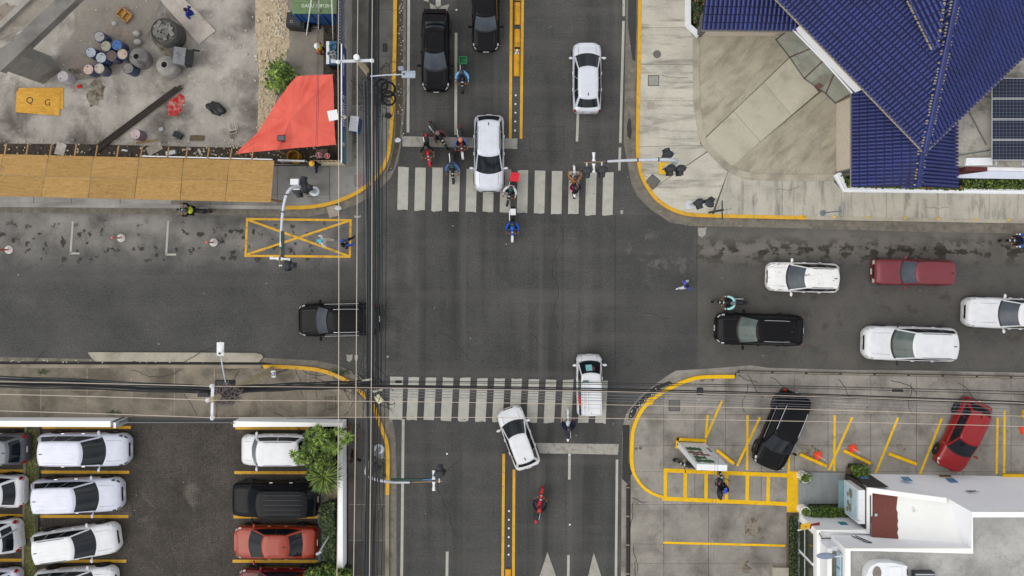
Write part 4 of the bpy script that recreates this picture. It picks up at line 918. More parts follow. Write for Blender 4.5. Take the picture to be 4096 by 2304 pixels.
ride(1811, 666, -88, BK, 'black motorcycle with front wheel on the fourth white stripe', 'rider in faded denim shirt with teal helmet visor', SHB, JEAN, SHB, DARKH, visor=TEALV, Lp=142, rack=True)
ride(2044, 757, -104, BK, 'black motorcycle with a red delivery box beside the silver vehicle', 'delivery rider in a white jacket in front of a red box', WHT, BLK, WHT, DARKH, visor=TEALV, Lp=142)
ride(2050, 898, -91, BB, 'blue motorcycle past the crosswalk with a white tail box', 'rider in blue sleeves with a black backpack on the blue motorcycle', ROYAL, NAVY, ROYAL, DARKH, visor=TEALV, pack=BLK, Lp=144, fender=WB)
ride(2297, 728, 90.5, WB, 'white motorcycle carrying two people under the signal heads', 'rider in tan and teal clothes in front of a passenger', TAN, KHA, TAN, DARKH, Lp=138, dx=.12)
o = person(2296, 762, 90.5, 'pillion', 'passenger in black jacket and pink on the white two-up motorcycle', BLK, PINK, BLK, None, 0, DARKH, 'helmet', group=GR); o.location.z = .03
ride(2920, 1209, 179, BK, 'black motorcycle filtering past the black crossover', 'rider in a mint shirt with a printed cap', MINT, BLK, MINT, mat('cap_grey', c(96, 104, 112), .6), 'cap', Lp=146, rack=True)
ride(4074, 962, 180, BK, 'dark motorcycle coming along the pale kerb', 'rider in blue with white sleeves by the pale kerb', ROYAL, NAVY, WHT, DARKH, Lp=140)
ride(2271, 1704, 90, WB, 'white motorcycle on the crosswalk behind the white van', 'rider in dark navy bending over the white motorcycle', NAVY, NAVY, NAVY, DARKH, Lp=134)
ride(2155, 2022, 78, RB, 'red motorcycle riding by the double yellow line', 'rider in black on the red motorcycle by the double yellow line', BLK, JEAN, BLK, mat('helmet_red', c(170, 26, 30), .3, coat=.4), Lp=150)
ride(772, 842, 176, BK, 'black motorcycle stopped against the dusty kerb by the plywood', 'rider in a fluorescent yellow vest on the motorcycle by the plywood', BLK, BLK, BLK, DARKH, vest=mat('hi_vis_yellow', c(206, 218, 40), .7, var=.1), Lp=146, rack=True)
moto(2762, 1858, 166, BK, 'black motorcycle parked half under the white billboard', GM, 145, z0=.1)
moto(2879, 1932, 90, BK, 'black motorcycle parked in a yellow motorcycle bay', GM, 138, z0=.1)
o = person(2872, 1935, 90, 'sit', 'person in black with a blue cap sitting on the parked motorcycle', BLK, BLK, BLK, None, 1, mat('cap_blue', c(44, 74, 190), .6), 'cap'); o.location.z = .1
# boxes carried by the motorcycles
def crate(px, py, rz, size, m, name, label, cat, z=.95):
    p = W(px, py, z+size[2]); sx, sy, sz = size; t = .025; r = empty(name, (p.x, p.y, z), R(rz), label, cat)
    MB().box((0, 0, t/2), (sx, sy, t)).build('floor', m, r)
    for y in (-1, 1): MB().box((0, y*(sy/2-t/2), sz/2+t), (sx, t, sz-t)).build('side', m, r)
    for x in (-1, 1): MB().box((x*(sx/2-t/2), 0, sz/2+t), (t, sy-2*t-.004, sz-t)).build('side', m, r)
    for k in range(3): MB().box((0, (k-1)*sy*.25, t+.012), (sx-.06, .02, .02)).build('rib', m, r)
    return r
crate(1852, 240, 0, (.44, .38, .28), mat('crate_green', c(34, 116, 70), .5, var=.15), 'crate', 'green plastic crate strapped on the back of a motorcycle', 'crate')
p = W(2059, 708, 1.35); r = empty('delivery_box', (p.x, p.y, .92), R(-10), 'red insulated delivery box on the back of a motorcycle', 'box')
redc = cloth('red_nylon', c(200, 48, 58)); m = MB(); m.box((0, 0, .22), (.46, .46, .44)); m.build('box_body', redc, r); m = MB(); m.box((0, 0, .455), (.48, .48, .03)); m.build('lid', redc, r)
p = W(2052, 848, 1.1); r = empty('tail_box', (p.x, p.y, .93), 0, 'white tail box on the blue motorcycle', 'box')
MB().box((0, 0, .12), (.30, .34, .24)).build('box_body', P_WHITE, r); MB().box((0, .24, .10), (.22, .14, .2)).build('bag', BLK, r)
# ================================================================ pedestrians
person(2744, 1140, 200, 'walk', 'pedestrian in violet shirt and white trousers crossing the asphalt alone', VIO, WHT, SKINS[2], WHT, 2, None, 'hair', zpx=.9)
person(1298, 965, 175, 'walk', 'pedestrian in white with a teal cap in the yellow crossed box', WHT, CRM, WHT, WHT, 1, mat('cap_teal', c(70, 190, 200), .7), 'cap', zpx=.9)
person(1387, 972, 40, 'walk', 'pedestrian in bright blue with a black backpack at the end of the yellow box', ROYAL, NAVY, ROYAL, None, 0, DARKH, 'cap', pack=BLK, zpx=.9)
person(1258, 653, 230, 'walk', 'worker in navy with a yellow hard hat stepping onto the pavement', NAVY, NAVY, NAVY, None, 2, mat('hard_hat_yellow', c(236, 178, 24), .4, coat=.3), 'hard', z=.13, zpx=1.3)
person(1278, 190, 170, 'stand', 'worker with white hard hat and yellow vest beside the blue generator', cloth('orange', c(206, 92, 40)), BLK, SKINS[2], None, 2, mat('hard_hat_white', c(230, 230, 228), .4, coat=.3), 'hard', vest=mat('vest_yellow', c(224, 196, 40), .7, var=.15), z=.03, zpx=1.3)
person(765, 55, 150, 'walk', 'worker in royal blue shirt and pale trousers walking on the board', cloth('deep_blue', c(30, 50, 132)), CRM, SKINS[2], None, 2, None, 'hair', z=.10, zpx=1.0)
person(1416, 1838, 110, 'walk', 'pedestrian in dark clothes next to the white boundary wall under the cables', KHA, BLK, SKINS[2], None, 2, None, 'hair', z=.13, zpx=1.0)
# ================================================================ building site, north-west
def slabpx(mb, pts, z0, z1):
    """prism whose TOP outline is given in photo px at height z1"""
    return mb.prism([(p.x, p.y) for p in (W(x, y, z1) for x, y in pts)], z0, z1)
def txt(name, s, size, loc, rot, m, parent, ext=.004, align='CENTER'):
    cu = bpy.data.curves.new(name, 'FONT'); cu.body = s; cu.size = size; cu.extrude = ext; cu.align_x = align; cu.align_y = 'CENTER'; cu.materials.append(m)
    t_ = bpy.data.objects.new(name, cu); COL.objects.link(t_); dg = bpy.context.evaluated_depsgraph_get(); me = bpy.data.meshes.new_from_object(t_.evaluated_get(dg)); bpy.data.objects.remove(t_)
    if not me.materials: me.materials.append(m)
    o = bpy.data.objects.new(name, me); COL.objects.link(o); o.location = loc; o.rotation_euler = rot; o.parent = parent; return o
WHITE_L = mat('white_lettering', c(226, 228, 230), .6, var=.05); BLACK_L = mat('black_lettering', c(40, 36, 32), .7, var=.1)
CONC = concrete('raw_concrete', c(140, 137, 131), c(112, 110, 106), c(76, 74, 71), (.7, .7), 0, .6)
CONCL = concrete('light_concrete', c(168, 163, 154), c(142, 138, 130), c(100, 96, 90), (.7, .7), 0, .5)
def woodmat(name, ca, cb, dark, rz=0):
    t = NT(name, .7, spec=.2); v = t.scaled(t.pos(), 1.2, 7, 1, rz); n = t.noise(1.6, 8, v, .62, 2.2)
    oi = t.n('ShaderNodeObjectInfo').outputs['Random']
    base = t.mix(t.rng(n, .38, .62), ca, cb); base = t.mul(base, t.rng(oi, 0, 1, .86, 1.10))
    base = t.mix(t.rng(t.noise(1.1, 6, rough=.7), .58, .72, 0, .45), base, dark); return t.done(base)
PLY = woodmat('plywood', c(176, 142, 88), c(150, 116, 66), c(106, 82, 50)); PLYY = woodmat('plywood_yellow', c(206, 160, 70), c(182, 132, 48), c(130, 96, 46)); TIMB = woodmat('timber', c(168, 132, 92), c(138, 104, 70), c(96, 72, 48))
# ---- boundary wall and hoarding along the wide road
xw = (1410-2048)/S
y_s, y_n = W(1410, 664).y, W(1410, -500).y
hw = empty('boundary_wall', (0, 0, 0), 0, 'grey concrete boundary wall with blue banner and barred railing beside the pavement', 'wall')
MB().box((xw-.11, (y_s+y_n)/2, .87), (.22, y_n-y_s, 1.74)).build('wall_base', CONCL, hw)
xe = W(1270, 664).x
MB().box(((xe+xw-.23)/2, y_s+.11, .5), (xw-.23-xe, .22, 1.0)).build('wall_return', mat('cream_wall', c(188, 176, 148), .85, var=.15), hw)
BLUEB = mat('banner_blue', c(44, 66, 120), .6, var=.1); yb0, yb1 = W(1385, 655, 2.4).y, W(1380, 186, 2.4).y
bn = MB().box((xw-.02, (yb0+yb1)/2, 2.37), (.03, yb1-yb0, 1.24)).build('banner', BLUEB, hw)
MB().box((xw-.02, (yb0+yb1)/2, 3.0), (.06, yb1-yb0, .03)).build('banner_rail', WHITEP, hw)
MB().box((xw-.012, (yb0+.9), 2.2), (.03, 1.7, .8)).build('banner_green_end', mat('banner_green', c(58, 112, 118), .6), hw)
mk = MB(); rnd = random.Random(3); Y = yb0 + 2.0
def tick(y, z, h, w_=.05): mk.box((xw+.001, y, z), (.012, w_, h))
while Y < yb1-2.4:
    if rnd.random() > .16: tick(Y, 2.55 + rnd.uniform(-.03, .03), rnd.uniform(.14, .26), .07)
    if rnd.random() > .25: tick(Y+.03, 2.17, rnd.uniform(.08, .14), .05)
    if rnd.random() > .3: tick(Y+.02, 2.83, .06, .04)
    Y += rnd.uniform(.11, .15)
for k in range(12): tick(yb0+1.0+.04*math.cos(k), 2.3+.04*k, .07, .10+.05*math.sin(k*2))
mk.build('banner_lettering', WHITE_L, hw)
ar = MB(); ya = yb1-1.0; ar.box((xw+.001, ya, 2.5), (.012, 1.1, .05)); ar.box((xw+.001, ya+.40, 2.60), (.012, .40, .05), rot=Matrix.Rotation(R(-32), 3, 'X')); ar.box((xw+.001, ya+.40, 2.40), (.012, .40, .05), rot=Matrix.Rotation(R(32), 3, 'X')); ar.build('banner_arrow', WHITE_L, hw)
pk = MB().box((xw-.1, 0, 2.37), (.035, .05, 1.26)).data('picket', mat('picket_grey', c(150, 158, 176), .5, .3))
y = yb1+.08; k = 0
while y < W(1372, -60, 2.4).y: inst('picket', pk, hw, (0, y, 0)); y += .16
MB().box((xw-.16, (yb1+y_n)/2, 2.9), (.03, y_n-yb1, .06)).build('railing_rail', mat('navy_rail', c(36, 46, 76), .5), hw)
MB().box((xw-.30, (yb1+y_n)/2, 1.5), (.03, y_n-yb1, 2.6)).build('railing_backing', mat('navy_sheet', c(24, 30, 50), .6), hw)
for i in range(8): MB().cyl((xe+.2+i*.24, y_s+.13, 1.0), (xe+.2+i*.24, y_s+.13, 1.55), .03, n=6).build('post', TIMB, hw)
MB().box((xw-1.0, (y_s+y_n)/2, .06), (1.2, y_n-y_s-1, .02)).build('dirt_strip', M_DIRT, site)
# ---- solar lamp, cabinet
p = W(1333, 462, 4.0); q = W(1384, 480, 2.6); lm = empty('solar_street_lamp', (0, 0, 0), 0, 'white solar panel lamp on an arm leaning over the blue banner', 'street lamp')
MB().tube([q, (q.x, q.y, 3.6), p], .03, 6).build('arm', DKGREY, lm); MB().box(p+Vector((0, 0, .05)), (.5, .52, .05), .2).build('panel', WHITEP, lm); MB().ell(q+Vector((.02, .05, .6)), (.12, .1, .08)).build('lamp_head', CRM, lm, 50)
kb = empty('utility_cabinet', W(1432, 508), R(-8), 'white and blue utility cabinet standing on the pavement by the banner wall', 'cabinet')
MB().box((0, 0, .62), (.42, .78, 1.2)).build('cabinet_body', mat('cabinet_blue', c(62, 92, 150), .5), kb); MB().box((0, 0, 1.26), (.46, .82, .06)).build('roof', WHITEP, kb); MB().box((.215, 0, .65), (.02, .66, .95)).build('door', mat('cabinet_navy', c(40, 62, 112), .5), kb); MB().box((0, 0, .01), (.5, .86, .04)).build('plinth', CONC, kb)
# ---- container with poles
z = 2.6; a, b = W(1169, 52, z), W(1350, 52, z); cn = empty('shipping_container', ((a.x+b.x)/2, a.y+3.0, .05), 0, 'shipping container with dull green roof and blue ends on the building site', 'container')
wc = b.x-a.x; GRN = mat('container_green', c(98, 120, 82), .7, var=.15, dirt=c(70, 74, 56), dirt_amt=.2); CBL = mat('container_blue', c(36, 82, 138), .6, var=.15, dirt=c(70, 62, 54), dirt_amt=.1)
MB().box((0, 0, 1.25), (wc-.06, 5.96, 2.4)).build('shell', CBL, cn); MB().box((0, 0, 2.50), (wc, 6.05, .10)).build('roof', GRN, cn)
for i in range(26): MB().box((0, -2.85+i*.225, 2.556), (wc-.2, .09, .02)).build('roof_rib', GRN, cn)
for i in range(4): MB().box((-wc/2+.3+i*(wc-.6)/3, -3.0, 1.2), (.06, .06, 2.2)).build('door_bar', CBL, cn)
for s_ in (-1, 1): MB().box((s_*(wc/2-.04), -3.0, 1.2), (.12, .1, 2.4)).build('corner_post', CBL, cn)
txt('container_number', 'GACU 328120 8', .24, (.12, -2.64, 2.575), (0, 0, 0), mat('pale_green_lettering', c(206, 212, 190), .7), cn, .002)
for i, (x0, y0, x1) in enumerate(((1226, 141, 1246), (1274, 119, 1275), (1333, 160, 1327))):
    A, B = W(x0, y0, .06), W(x1, -6, 4.25); tag(MB().tube([A, B], .035, 8).build('leaning_pole', WHITEP, None, 50), 'white pole leaning against the green-roofed container', 'pole', 'poles leaning on the container')
bb = empty('steel_bin', W(1200, 100), R(-6), 'black steel bin in front of the blue container end', 'bin'); MB().box((0, 0, .5), (1.0, .75, .95)).build('bin_body', mat('bin_black', c(30, 30, 32), .6, var=.2), bb); MB().box((-.1, .05, 1.0), (.8, .7, .05)).build('lid', mat('bin_black2', c(40, 40, 42), .5), bb); MB().torus((-.2, -.1, 1.04), .07, .012, 'z').build('handle', CHROME, bb)
MB().box((.55, -.1, .35), (.2, .5, .6)).build('step', BLACKP, bb)
tw = MB().torus(W(1262, 106, .3), .22, .07, 'y').build('loose_tyre', RUBBER, None, 60); tag(tw, 'worn tyre with pale hub leaning beside the black bin', 'tyre'); MB().lathe(W(1262, 106, .3), [(.17, -.05), (.17, .05)], 14, Matrix.Rotation(R(90), 3, 'X')).build('hub', mat('hub_tan', c(170, 150, 136), .6), tw)
tw = MB().torus(W(1315, 122, .08), .22, .08, 'z').build('dark_hoop', mat('hoop', c(66, 54, 48), .8), None, 60); tag(tw, 'dark hoop lying on the yard near the generator', 'hoop')
# ---- generator
g0, g1 = W(1305, 165, 1.6), W(1354, 256, 1.6); ge = empty('generator', ((g0.x+g1.x)/2, (g0.y+g1.y)/2, .03), 0, 'blue and white generator unit with a hose coil and buckets on top', 'generator'); gx, gy = g1.x-g0.x, g0.y-g1.y
MB().box((0, 0, .85), (gx, gy, 1.4)).build('housing', mat('generator_blue', c(58, 110, 146), .5, var=.15), ge); MB().box((-gx/2+.08, 0, 1.56), (.16, gy, .04)).build('white_edge', WHITEP, ge); MB().box((0, -gy/2-.01, .75), (gx*.9, .03, 1.1)).build('radiator', BLACKP, ge)
for x in (-.25, .25):
    for y in (-.4, .4): MB().box((x, y, .08), (.12, .12, .16)).build('foot', BLACKP, ge)
MB().box((.05, -gy/2+.16, 1.57), (.24, .2, .03)).build('label_plate', WHITE_L, ge)
cz = ge.location.z+1.56; ho = MB()
for k in range(3): ho.torus((ge.location.x+.06, ge.location.y+.28, cz+.05+.04*k), .2-.01*k, .025, 'z', 20, 5)
tag(ho.build('hose_coil', mat('hose_blue', c(50, 84, 104), .5), None, 60), 'coiled dark blue hose on top of the generator', 'hose')
for i, (dx, dy) in enumerate(((-.12, -.1), (.1, -.06), (-.02, -.27), (.14, -.24))):
    bk = MB().lathe((ge.location.x+dx, ge.location.y+dy, cz), [(.09, 0), (.12, .26), (.105, .26), (.08, .02)], 14).build('bucket', mat('bucket_grey', c(176, 178, 178), .5, var=.1), None, 50); tag(bk, 'pale grey bucket standing on the generator', 'bucket', 'buckets on the generator')
# ---- red tarpaulin
bnd = [(1185, 304, 2.9), (1258, 300, 2.75), (1330, 298, 2.95), (1336, 400, 2.7), (1338, 500, 2.75), (1342, 578, 2.95), (1270, 586, 2.65), (1180, 592, 2.55), (1103, 600, 2.75), (1024, 607, 2.4), (942, 616, 2.35), (985, 572, 2.35), (1030, 530, 2.45), (1070, 470, 2.5), (1092, 428, 2.55), (1142, 360, 2.65)]
B3 = [W(*q) for q in bnd]; n = 8; ring = []
for i in range(len(B3)):
    for j in range(n): ring.append(B3[i].lerp(B3[(i+1) % len(B3)], j/n))
pk_ = W(1160, 476, 3.0); T = MB(); NR = 16; rnd = random.Random(5); ph = [rnd.uniform(0, 6.3) for _ in range(8)]
def tp(k, t):
    q = pk_.lerp(ring[k % len(ring)], t); a = k/len(ring)*2*math.pi
    wv = sum(math.sin(a*f+ph[i])*am for i, (f, am) in enumerate(((7, .05), (13, .04), (29, .03), (53, .016)))); sag = -.12*math.sin(math.pi*t)
    return q+Vector((0, 0, sag+wv*t*t*1.3*(1-.5*t)+.03*math.sin(q.x*5+q.y*3)*math.sin(q.y*4-q.x*2)*t))
T.add([tp(k, t/NR) for t in range(NR+1) for k in range(len(ring))], [(t*len(ring)+k, t*len(ring)+(k+1) % len(ring), (t+1)*len(ring)+(k+1) % len(ring), (t+1)*len(ring)+k) for t in range(NR) for k in range(len(ring))])
tt = NT('tarp_red', .6, spec=.35); tb = tt.mix(tt.rng(tt.noise(.8, 5), .3, .7), c(218, 100, 84), c(202, 80, 66)); tb = tt.mul(tb, tt.rng(tt.noise(1, 4, tt.scaled(tt.pos(), 9, 1.2)), .3, .7, .95, 1.05)); tt.bump(tt.noise(3, 6), .5, .04); TARP = tt.done(tb)
tarp = T.build('tarpaulin', TARP, None, 80); tag(tarp, 'red tarpaulin stretched as a sunshade over the site corner', 'tarpaulin')
for i, k in enumerate((0, 2, 5, 8, 10)): MB().cyl((B3[k].x, B3[k].y, .03), B3[k]+Vector((0, 0, -.02)), .04, .035, 7).build('tarp_pole', TIMB, tarp)
MB().cyl((pk_.x, pk_.y, .03), pk_+Vector((0, 0, -.04)), .045, n=7).build('tarp_pole', TIMB, tarp)
fl = empty('flood_light', W(1186, 588, 0), 0, 'dark flood light on a stand against the red tarpaulin', 'flood light'); MB().box((-.02, .1, 3.1), (.40, .30, .05), rot=Matrix.Rotation(R(-18), 3, 'X')).build('lamp_head', BLACKP, fl); MB().box((-.02, .09, 3.135), (.34, .24, .01), rot=Matrix.Rotation(R(-18), 3, 'X')).build('lens', mat('flood_lens', c(90, 90, 100), .2), fl); MB().cyl((0, -.05, 0), (0, -.05, 3.0), .025).build('stand', BLACKP, fl); MB().tube([(-.18, -.05, 3.05), (-.18, -.08, 2.9), (.16, -.08, 2.9), (.16, -.05, 3.05)], .015, 5).build('bracket', BLACKP, fl)
# stop paddles, board, drum under the tarp edge
bd = MB().box(W(1288, 615, .15), (.62, .5, .03), .05).build('board', mat('board_brown', c(120, 98, 90), .8, var=.15), None); tag(bd, 'brown board lying under the two red stop paddles', 'board')
for i, (x, y, rz) in enumerate(((1275, 621, -80), (1309, 624, -75))):
    q = W(x, y, .8); r = empty('stop_paddle', (q.x, q.y, .8), R(rz), 'red round stop paddle with white lettering propped by the site gate', 'stop paddle', 'stop paddles by the gate')
    MB().lathe((0, 0, 0), [(.16, 0), (.16, .02)], 20).build('disc', mat('stop_red', c(178, 40, 48), .5), r); MB().torus((0, 0, .02), .145, .008, 'z').build('rim', WHITE_L, r); txt('lettering', 'PARE', .11, (0, 0, .023), (0, 0, 0), WHITE_L, r, .003)
    MB().cyl((0, -.15, 0), (-.10, -.45, -.62), .02, n=6).build('handle', WHITEP, r)
def drum(px, py, lid, bodyc, label, rad=.29, h=.88, open_=False, group='drums on the site', name='drum'):
    q = W(px, py, h); r = empty(name, (q.x, q.y, .02), random.random()*6, label, 'drum', group)
    m = MB(); prof = [(rad, 0), (rad, h*.32), (rad*1.03, h*.34), (rad, h*.36), (rad, h*.64), (rad*1.03, h*.66), (rad, h*.68), (rad, h)]
    if open_: prof += [(rad*.94, h), (rad*.92, h*.2), (.001, h*.19)]
    m.lathe((0, 0, 0), prof, 20); m.build('shell', bodyc, r, 40)
    MB().torus((0, 0, h), rad*.97, .018, 'z', 22, 6).build('rim', bodyc, r, 60)
    if not open_:
        MB().lathe((0, 0, h), [(rad*.95, .001), (rad*.95, .008), (.001, .01)], 20).build('lid', lid, r)
        MB().cyl((rad*.55, 0, h), (rad*.55, 0, h+.022), .035, n=8).build('bung', mat('bung', c(60, 58, 56), .6), r)
    return r
DB = mat('drum_blue', c(48, 62, 98), .6, var=.25, dirt=c(104, 98, 94), dirt_amt=.4); lidm = lambda n, col: mat('lid_'+n, col, .8, var=.25, scale=7)
for x, y, nm, col, d in ((398, 147, 'greyish', c(150, 148, 146), 'pale grey lid with a small hole'), (424, 185, 'olive', c(150, 146, 126), 'pale olive lid'), (468, 180, 'blue', c(64, 98, 148), 'bright blue lid'), (364, 210, 'frost', c(156, 162, 172), 'frosted blue grey lid'),
                         (405, 231, 'milk', c(160, 164, 170), 'milky white lid'), (447, 223, 'mud', c(96, 82, 76), 'muddy brown lid'), (490, 217, 'sand', c(166, 150, 134), 'sandy beige lid'), (354, 278, 'rose', c(184, 162, 150), 'pale pink lid by the brown stain'), (398, 274, 'cream', c(166, 158, 144), 'cream lid standing next to the blue spill')):
    drum(x, y, lidm(nm, col), DB, 'blue drum with '+d)
drum(513, 274, lidm('grime', c(118, 112, 106)), DB, 'blue drum with grimy lid beside the conical tanks')
drum(252, 306, lidm('paint', c(176, 170, 170)), mat('drum_pale', c(168, 164, 170), .6, var=.2, dirt=c(120, 60, 110), dirt_amt=.15), 'pale drum with purple and red paint by the concrete column')
drum(541, 536, lidm('dustpink', c(176, 160, 158)), mat('drum_mauve', c(120, 100, 110), .6, var=.2), 'mauve drum with dusty pink lid beside the steel bars')
drum(1172, 625, None, mat('drum_yellow', c(182, 136, 40), .6, var=.2, dirt=c(80, 62, 40), dirt_amt=.3), 'yellow open drum below the edge of the tarpaulin', .33, .9, True)
def tank(px, py, rad, h, label, m):
    q = W(px, py, h); r = empty('water_tank', (q.x, q.y, .02), 0, label, 'tank', 'dusty tanks on the site')
    MB().lathe((0, 0, 0), [(rad*.96, 0), (rad, h*.1), (rad, h*.72), (rad*.86, h*.84), (rad*.42, h*.97), (rad*.38, h*1.04), (rad*.30, h*1.04), (rad*.28, h*.96), (.001, h*.95)], 24).build('shell', m, r, 50)
    MB().lathe((0, 0, h*.98), [(rad*.285, 0), (.001, .002)], 18).build('mouth', mat('tank_mouth', c(10, 10, 12), .95, var=0), r)  # black disc paints the darkness inside the opening
    for k in range(8): a = k*math.pi/4; MB().tube([(rad*.98*math.cos(a), rad*.98*math.sin(a), h*.70), (rad*.46*math.cos(a), rad*.46*math.sin(a), h*.965)], .02, 5).build('rib', m, r)
    return r
TNK = mat('tank_dusty', c(124, 122, 118), .85, var=.2, dirt=c(66, 64, 62), dirt_amt=.2); tank(546, 226, .52, 1.0, 'dusty grey conical tank with round black mouth next to drums', TNK); tank(658, 259, .56, 1.05, 'pale dusty conical tank with black mouth next to the tilted skip', mat('tank_pale', c(146, 143, 138), .85, var=.2))
q = W(655, 124, 1.4); r = empty('round_tank', (q.x, q.y, .02), 0, 'big round tank heaped with broken concrete pieces', 'tank'); MB().lathe((0, 0, 0), [(.70, 0), (.73, .1), (.73, 1.32), (.70, 1.36), (.66, 1.3), (.001, 1.3)], 26).build('shell', mat('tank_dark', c(74, 72, 70), .85, var=.2, dirt=c(110, 106, 100), dirt_amt=.15), r, 50)
rnd = random.Random(8)
for k in range(16):
    a = k*2.4; d = .15+.4*(k % 5)/5; MB().box((d*math.cos(a), d*math.sin(a), 1.34+.02*(k % 3)), (rnd.uniform(.2, .4), rnd.uniform(.15, .3), .08), rnd.uniform(0, 3)).build('concrete_piece', CONC, r)
q = W(752, 240, .0); r = empty('skip_bucket', (q.x, q.y, .02), R(-6), 'tilted grey steel skip with black open side', 'skip'); MB().box((-.18, 0, .55), (.62, .92, 1.0), rot=Matrix.Rotation(R(12), 3, 'Y')).build('skip_body', mat('skip_grey', c(118, 120, 122), .7, var=.2, dirt=c(60, 60, 60), dirt_amt=.2), r); MB().box((.28, -.02, .55), (.40, .80, .9), rot=Matrix.Rotation(R(24), 3, 'Y')).build('skip_mouth', mat('skip_black', c(34, 34, 36), .7), r)
MB().tube([(.3, .3, .9), (.55, .45, .7), (.7, .5, .3)], .05, 6).build('handle', BLACKP, r)
drum(690, 195, lidm('soot', c(96, 92, 88)), mat('drum_grey', c(104, 100, 98), .7, var=.2), 'grey drum between the round tank and the skip', .22, .6)
# ---- concrete column and beam
cp = [(50, 160), (96, 226), (20, 282), (-28, 212)]; col_ = empty('concrete_portal', (0, 0, 0), 0, 'raw concrete column carrying a slanting concrete beam', 'concrete portal')
slabpx(MB(), cp, .02, 3.65).build('column', CONC, col_); bmz = 4.2
slabpx(MB(), [(50, 159), (219, 0), (430, -200), (520, -208), (303, 0), (62, 229), (0, 286), (-36, 240)], 3.66, bmz).build('beam', CONC, col_)
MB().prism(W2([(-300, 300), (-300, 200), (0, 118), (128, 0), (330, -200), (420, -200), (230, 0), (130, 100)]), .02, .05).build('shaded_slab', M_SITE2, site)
MB().sheet(W2([(300, -200), (640, -200), (642, 20), (610, 110), (560, 200), (470, 300), (250, 330), (225, 250), (300, 120)]), .037).build('worn_slab', M_SITE2, site)  # darker sheet, a painted shadow of the raised slab
MB().prism(W2([(-300, 330), (0, 132), (150, -10), (330, -190), (300, -200), (118, -8), (-10, 112), (-300, 300)]), .05, .30).build('edge_strip', CONCL, site)
for i, (poly) in enumerate(([(640, 0), (698, -40), (800, 56), (862, 123), (795, 177)], [(640, -2), (575, -80), (640, -130), (698, -42)])):
    tag(slabpx(MB(), poly, .03, .10).build('walk_board', mat('board_pale', c(176, 166, 156), .8, var=.12), None), ('long pale board with a worker walking on it', 'pale board laid end to end with the walked one')[i], 'board')
# ---- plywood sheets on the ground, with letters
for i, (poly, z0, lab) in enumerate((([(74, 352), (252, 350), (254, 436), (70, 440)], .03, 'yellow plywood sheet lying beneath the lettered one'), ([(66, 364), (240, 378), (237, 463), (62, 449)], .055, 'yellow plywood sheet with two hand-painted black letters'))):
    o = slabpx(MB(), poly, z0, z0+.02).build('plywood_sheet', PLYY, None); tag(o, lab, 'plywood')
q = W(119, 402, .08); txt('painted_letter', 'Q', .5, q, (0, 0, R(-4)), BLACK_L, o, .001); q = W(190, 411, .08); txt('painted_letter', 'G', .5, q, (0, 0, R(-4)), BLACK_L, o, .001)
# ---- steel bars
rb = empty('steel_bar_bundle', (0, 0, 0), 0, 'bundle of long dark steel bars lying across the site', 'steel bars'); BAR = mat('bar_steel', c(58, 52, 46), .6, .3, var=.2)
rnd = random.Random(4)
for k in range(16):
    o1, o2 = rnd.uniform(-13, 13), rnd.uniform(-20, 20); e = rnd.uniform(-14, 14)
    MB().tube([W(711+o1*.7+e, 352+o1*.8-e*.8, .08+.03*(k % 4)), W(360+o2*.5, 618+o2*.6, .08+.03*(k % 4))], .03, 6).build('bar', BAR, rb)
# ---- small site things
bag = MB().ell((0, 0, .22), (.55, .33, .26), nu=16, nv=10); rnd = random.Random(2)
for i in range(len(bag.v)):
    v = Vector(bag.v[i]); f = 1+.22*math.sin(v.x*9+v.y*4)*math.cos(v.y*11+v.z*7); bag.v[i] = (v.x*f, v.y*f, max(.0, v.z*f))
q = W(871, 437); tag(bag.build('rubbish_bag', mat('bag_black', c(30, 31, 34), .35, var=.3, scale=8, bump=.5), None, 60, (q.x, q.y, .03)), 'black rubbish bag lying on the pale site floor', 'bag').rotation_euler = (0, 0, R(-32))
q = W(942, 524); ch = empty('plastic_chair', (q.x, q.y, .25), R(20), 'white plastic chair tipped over near the red tarpaulin', 'chair'); ch.rotation_euler = (R(90), R(0), R(15)); CW = mat('chair_white', c(186, 182, 168), .6, var=.1)
MB().box((0, 0, 0), (.42, .42, .03)).build('seat', CW, ch); MB().grid(lambda a, b: Vector((-.21-.06*b+.03*math.cos((a-.5)*3), (a-.5)*.44, b*.42)), 6, 5).build('backrest', CW, ch)
for x in (-.18, .18):
    for y_ in (-.18, .18): MB().cyl((x, y_, 0), (x*1.15, y_*1.15, -.42), .02, n=6).build('leg', CW, ch)
for y_ in (-.22, .22): MB().tube([(-.2, y_, .2), (.15, y_, .2), (.18, y_, 0)], .018, 5).build('armrest', CW, ch)
q = W(503, 63); fr = empty('timber_frame', (q.x, q.y, .03), R(-40), 'small nailed timber frame lying on the site floor', 'timber frame')
for x, y_, a, b_ in ((0, .26, .75, .08), (0, -.26, .75, .08), (-.36, 0, .08, .5), (.36, 0, .08, .5), (0, 0, .08, .5)): MB().box((x, y_, .12), (a, b_, .2)).build('timber', TIMB, fr)
MB().box((.02, .02, .03), (.66, .46, .02)).build('panel', PLYY, fr)
for x, y_, nm in ((552, 138, 'white cement sack leaning upright near the round tank'), (556, 172, 'grey crumpled sack beside the conical tank')):
    s_ = MB().ell((0, 0, .16), (.22, .18, .2), nu=12, nv=8); q = W(x, y_); tag(s_.build('sack', mat('sack_'+nm[:4], c(160, 158, 152), .8, var=.2, bump=.5), None, 60, (q.x, q.y, .02)), nm, 'sack')
q = W(462, 98); tag(MB().lathe((0, 0, 0), [(.08, 0), (.1, .2), (.09, .2), (.07, .02)], 12).build('small_bucket', WHITEP, None, 40, (q.x, q.y, .03)), 'small white bucket next to the timber frame', 'bucket')
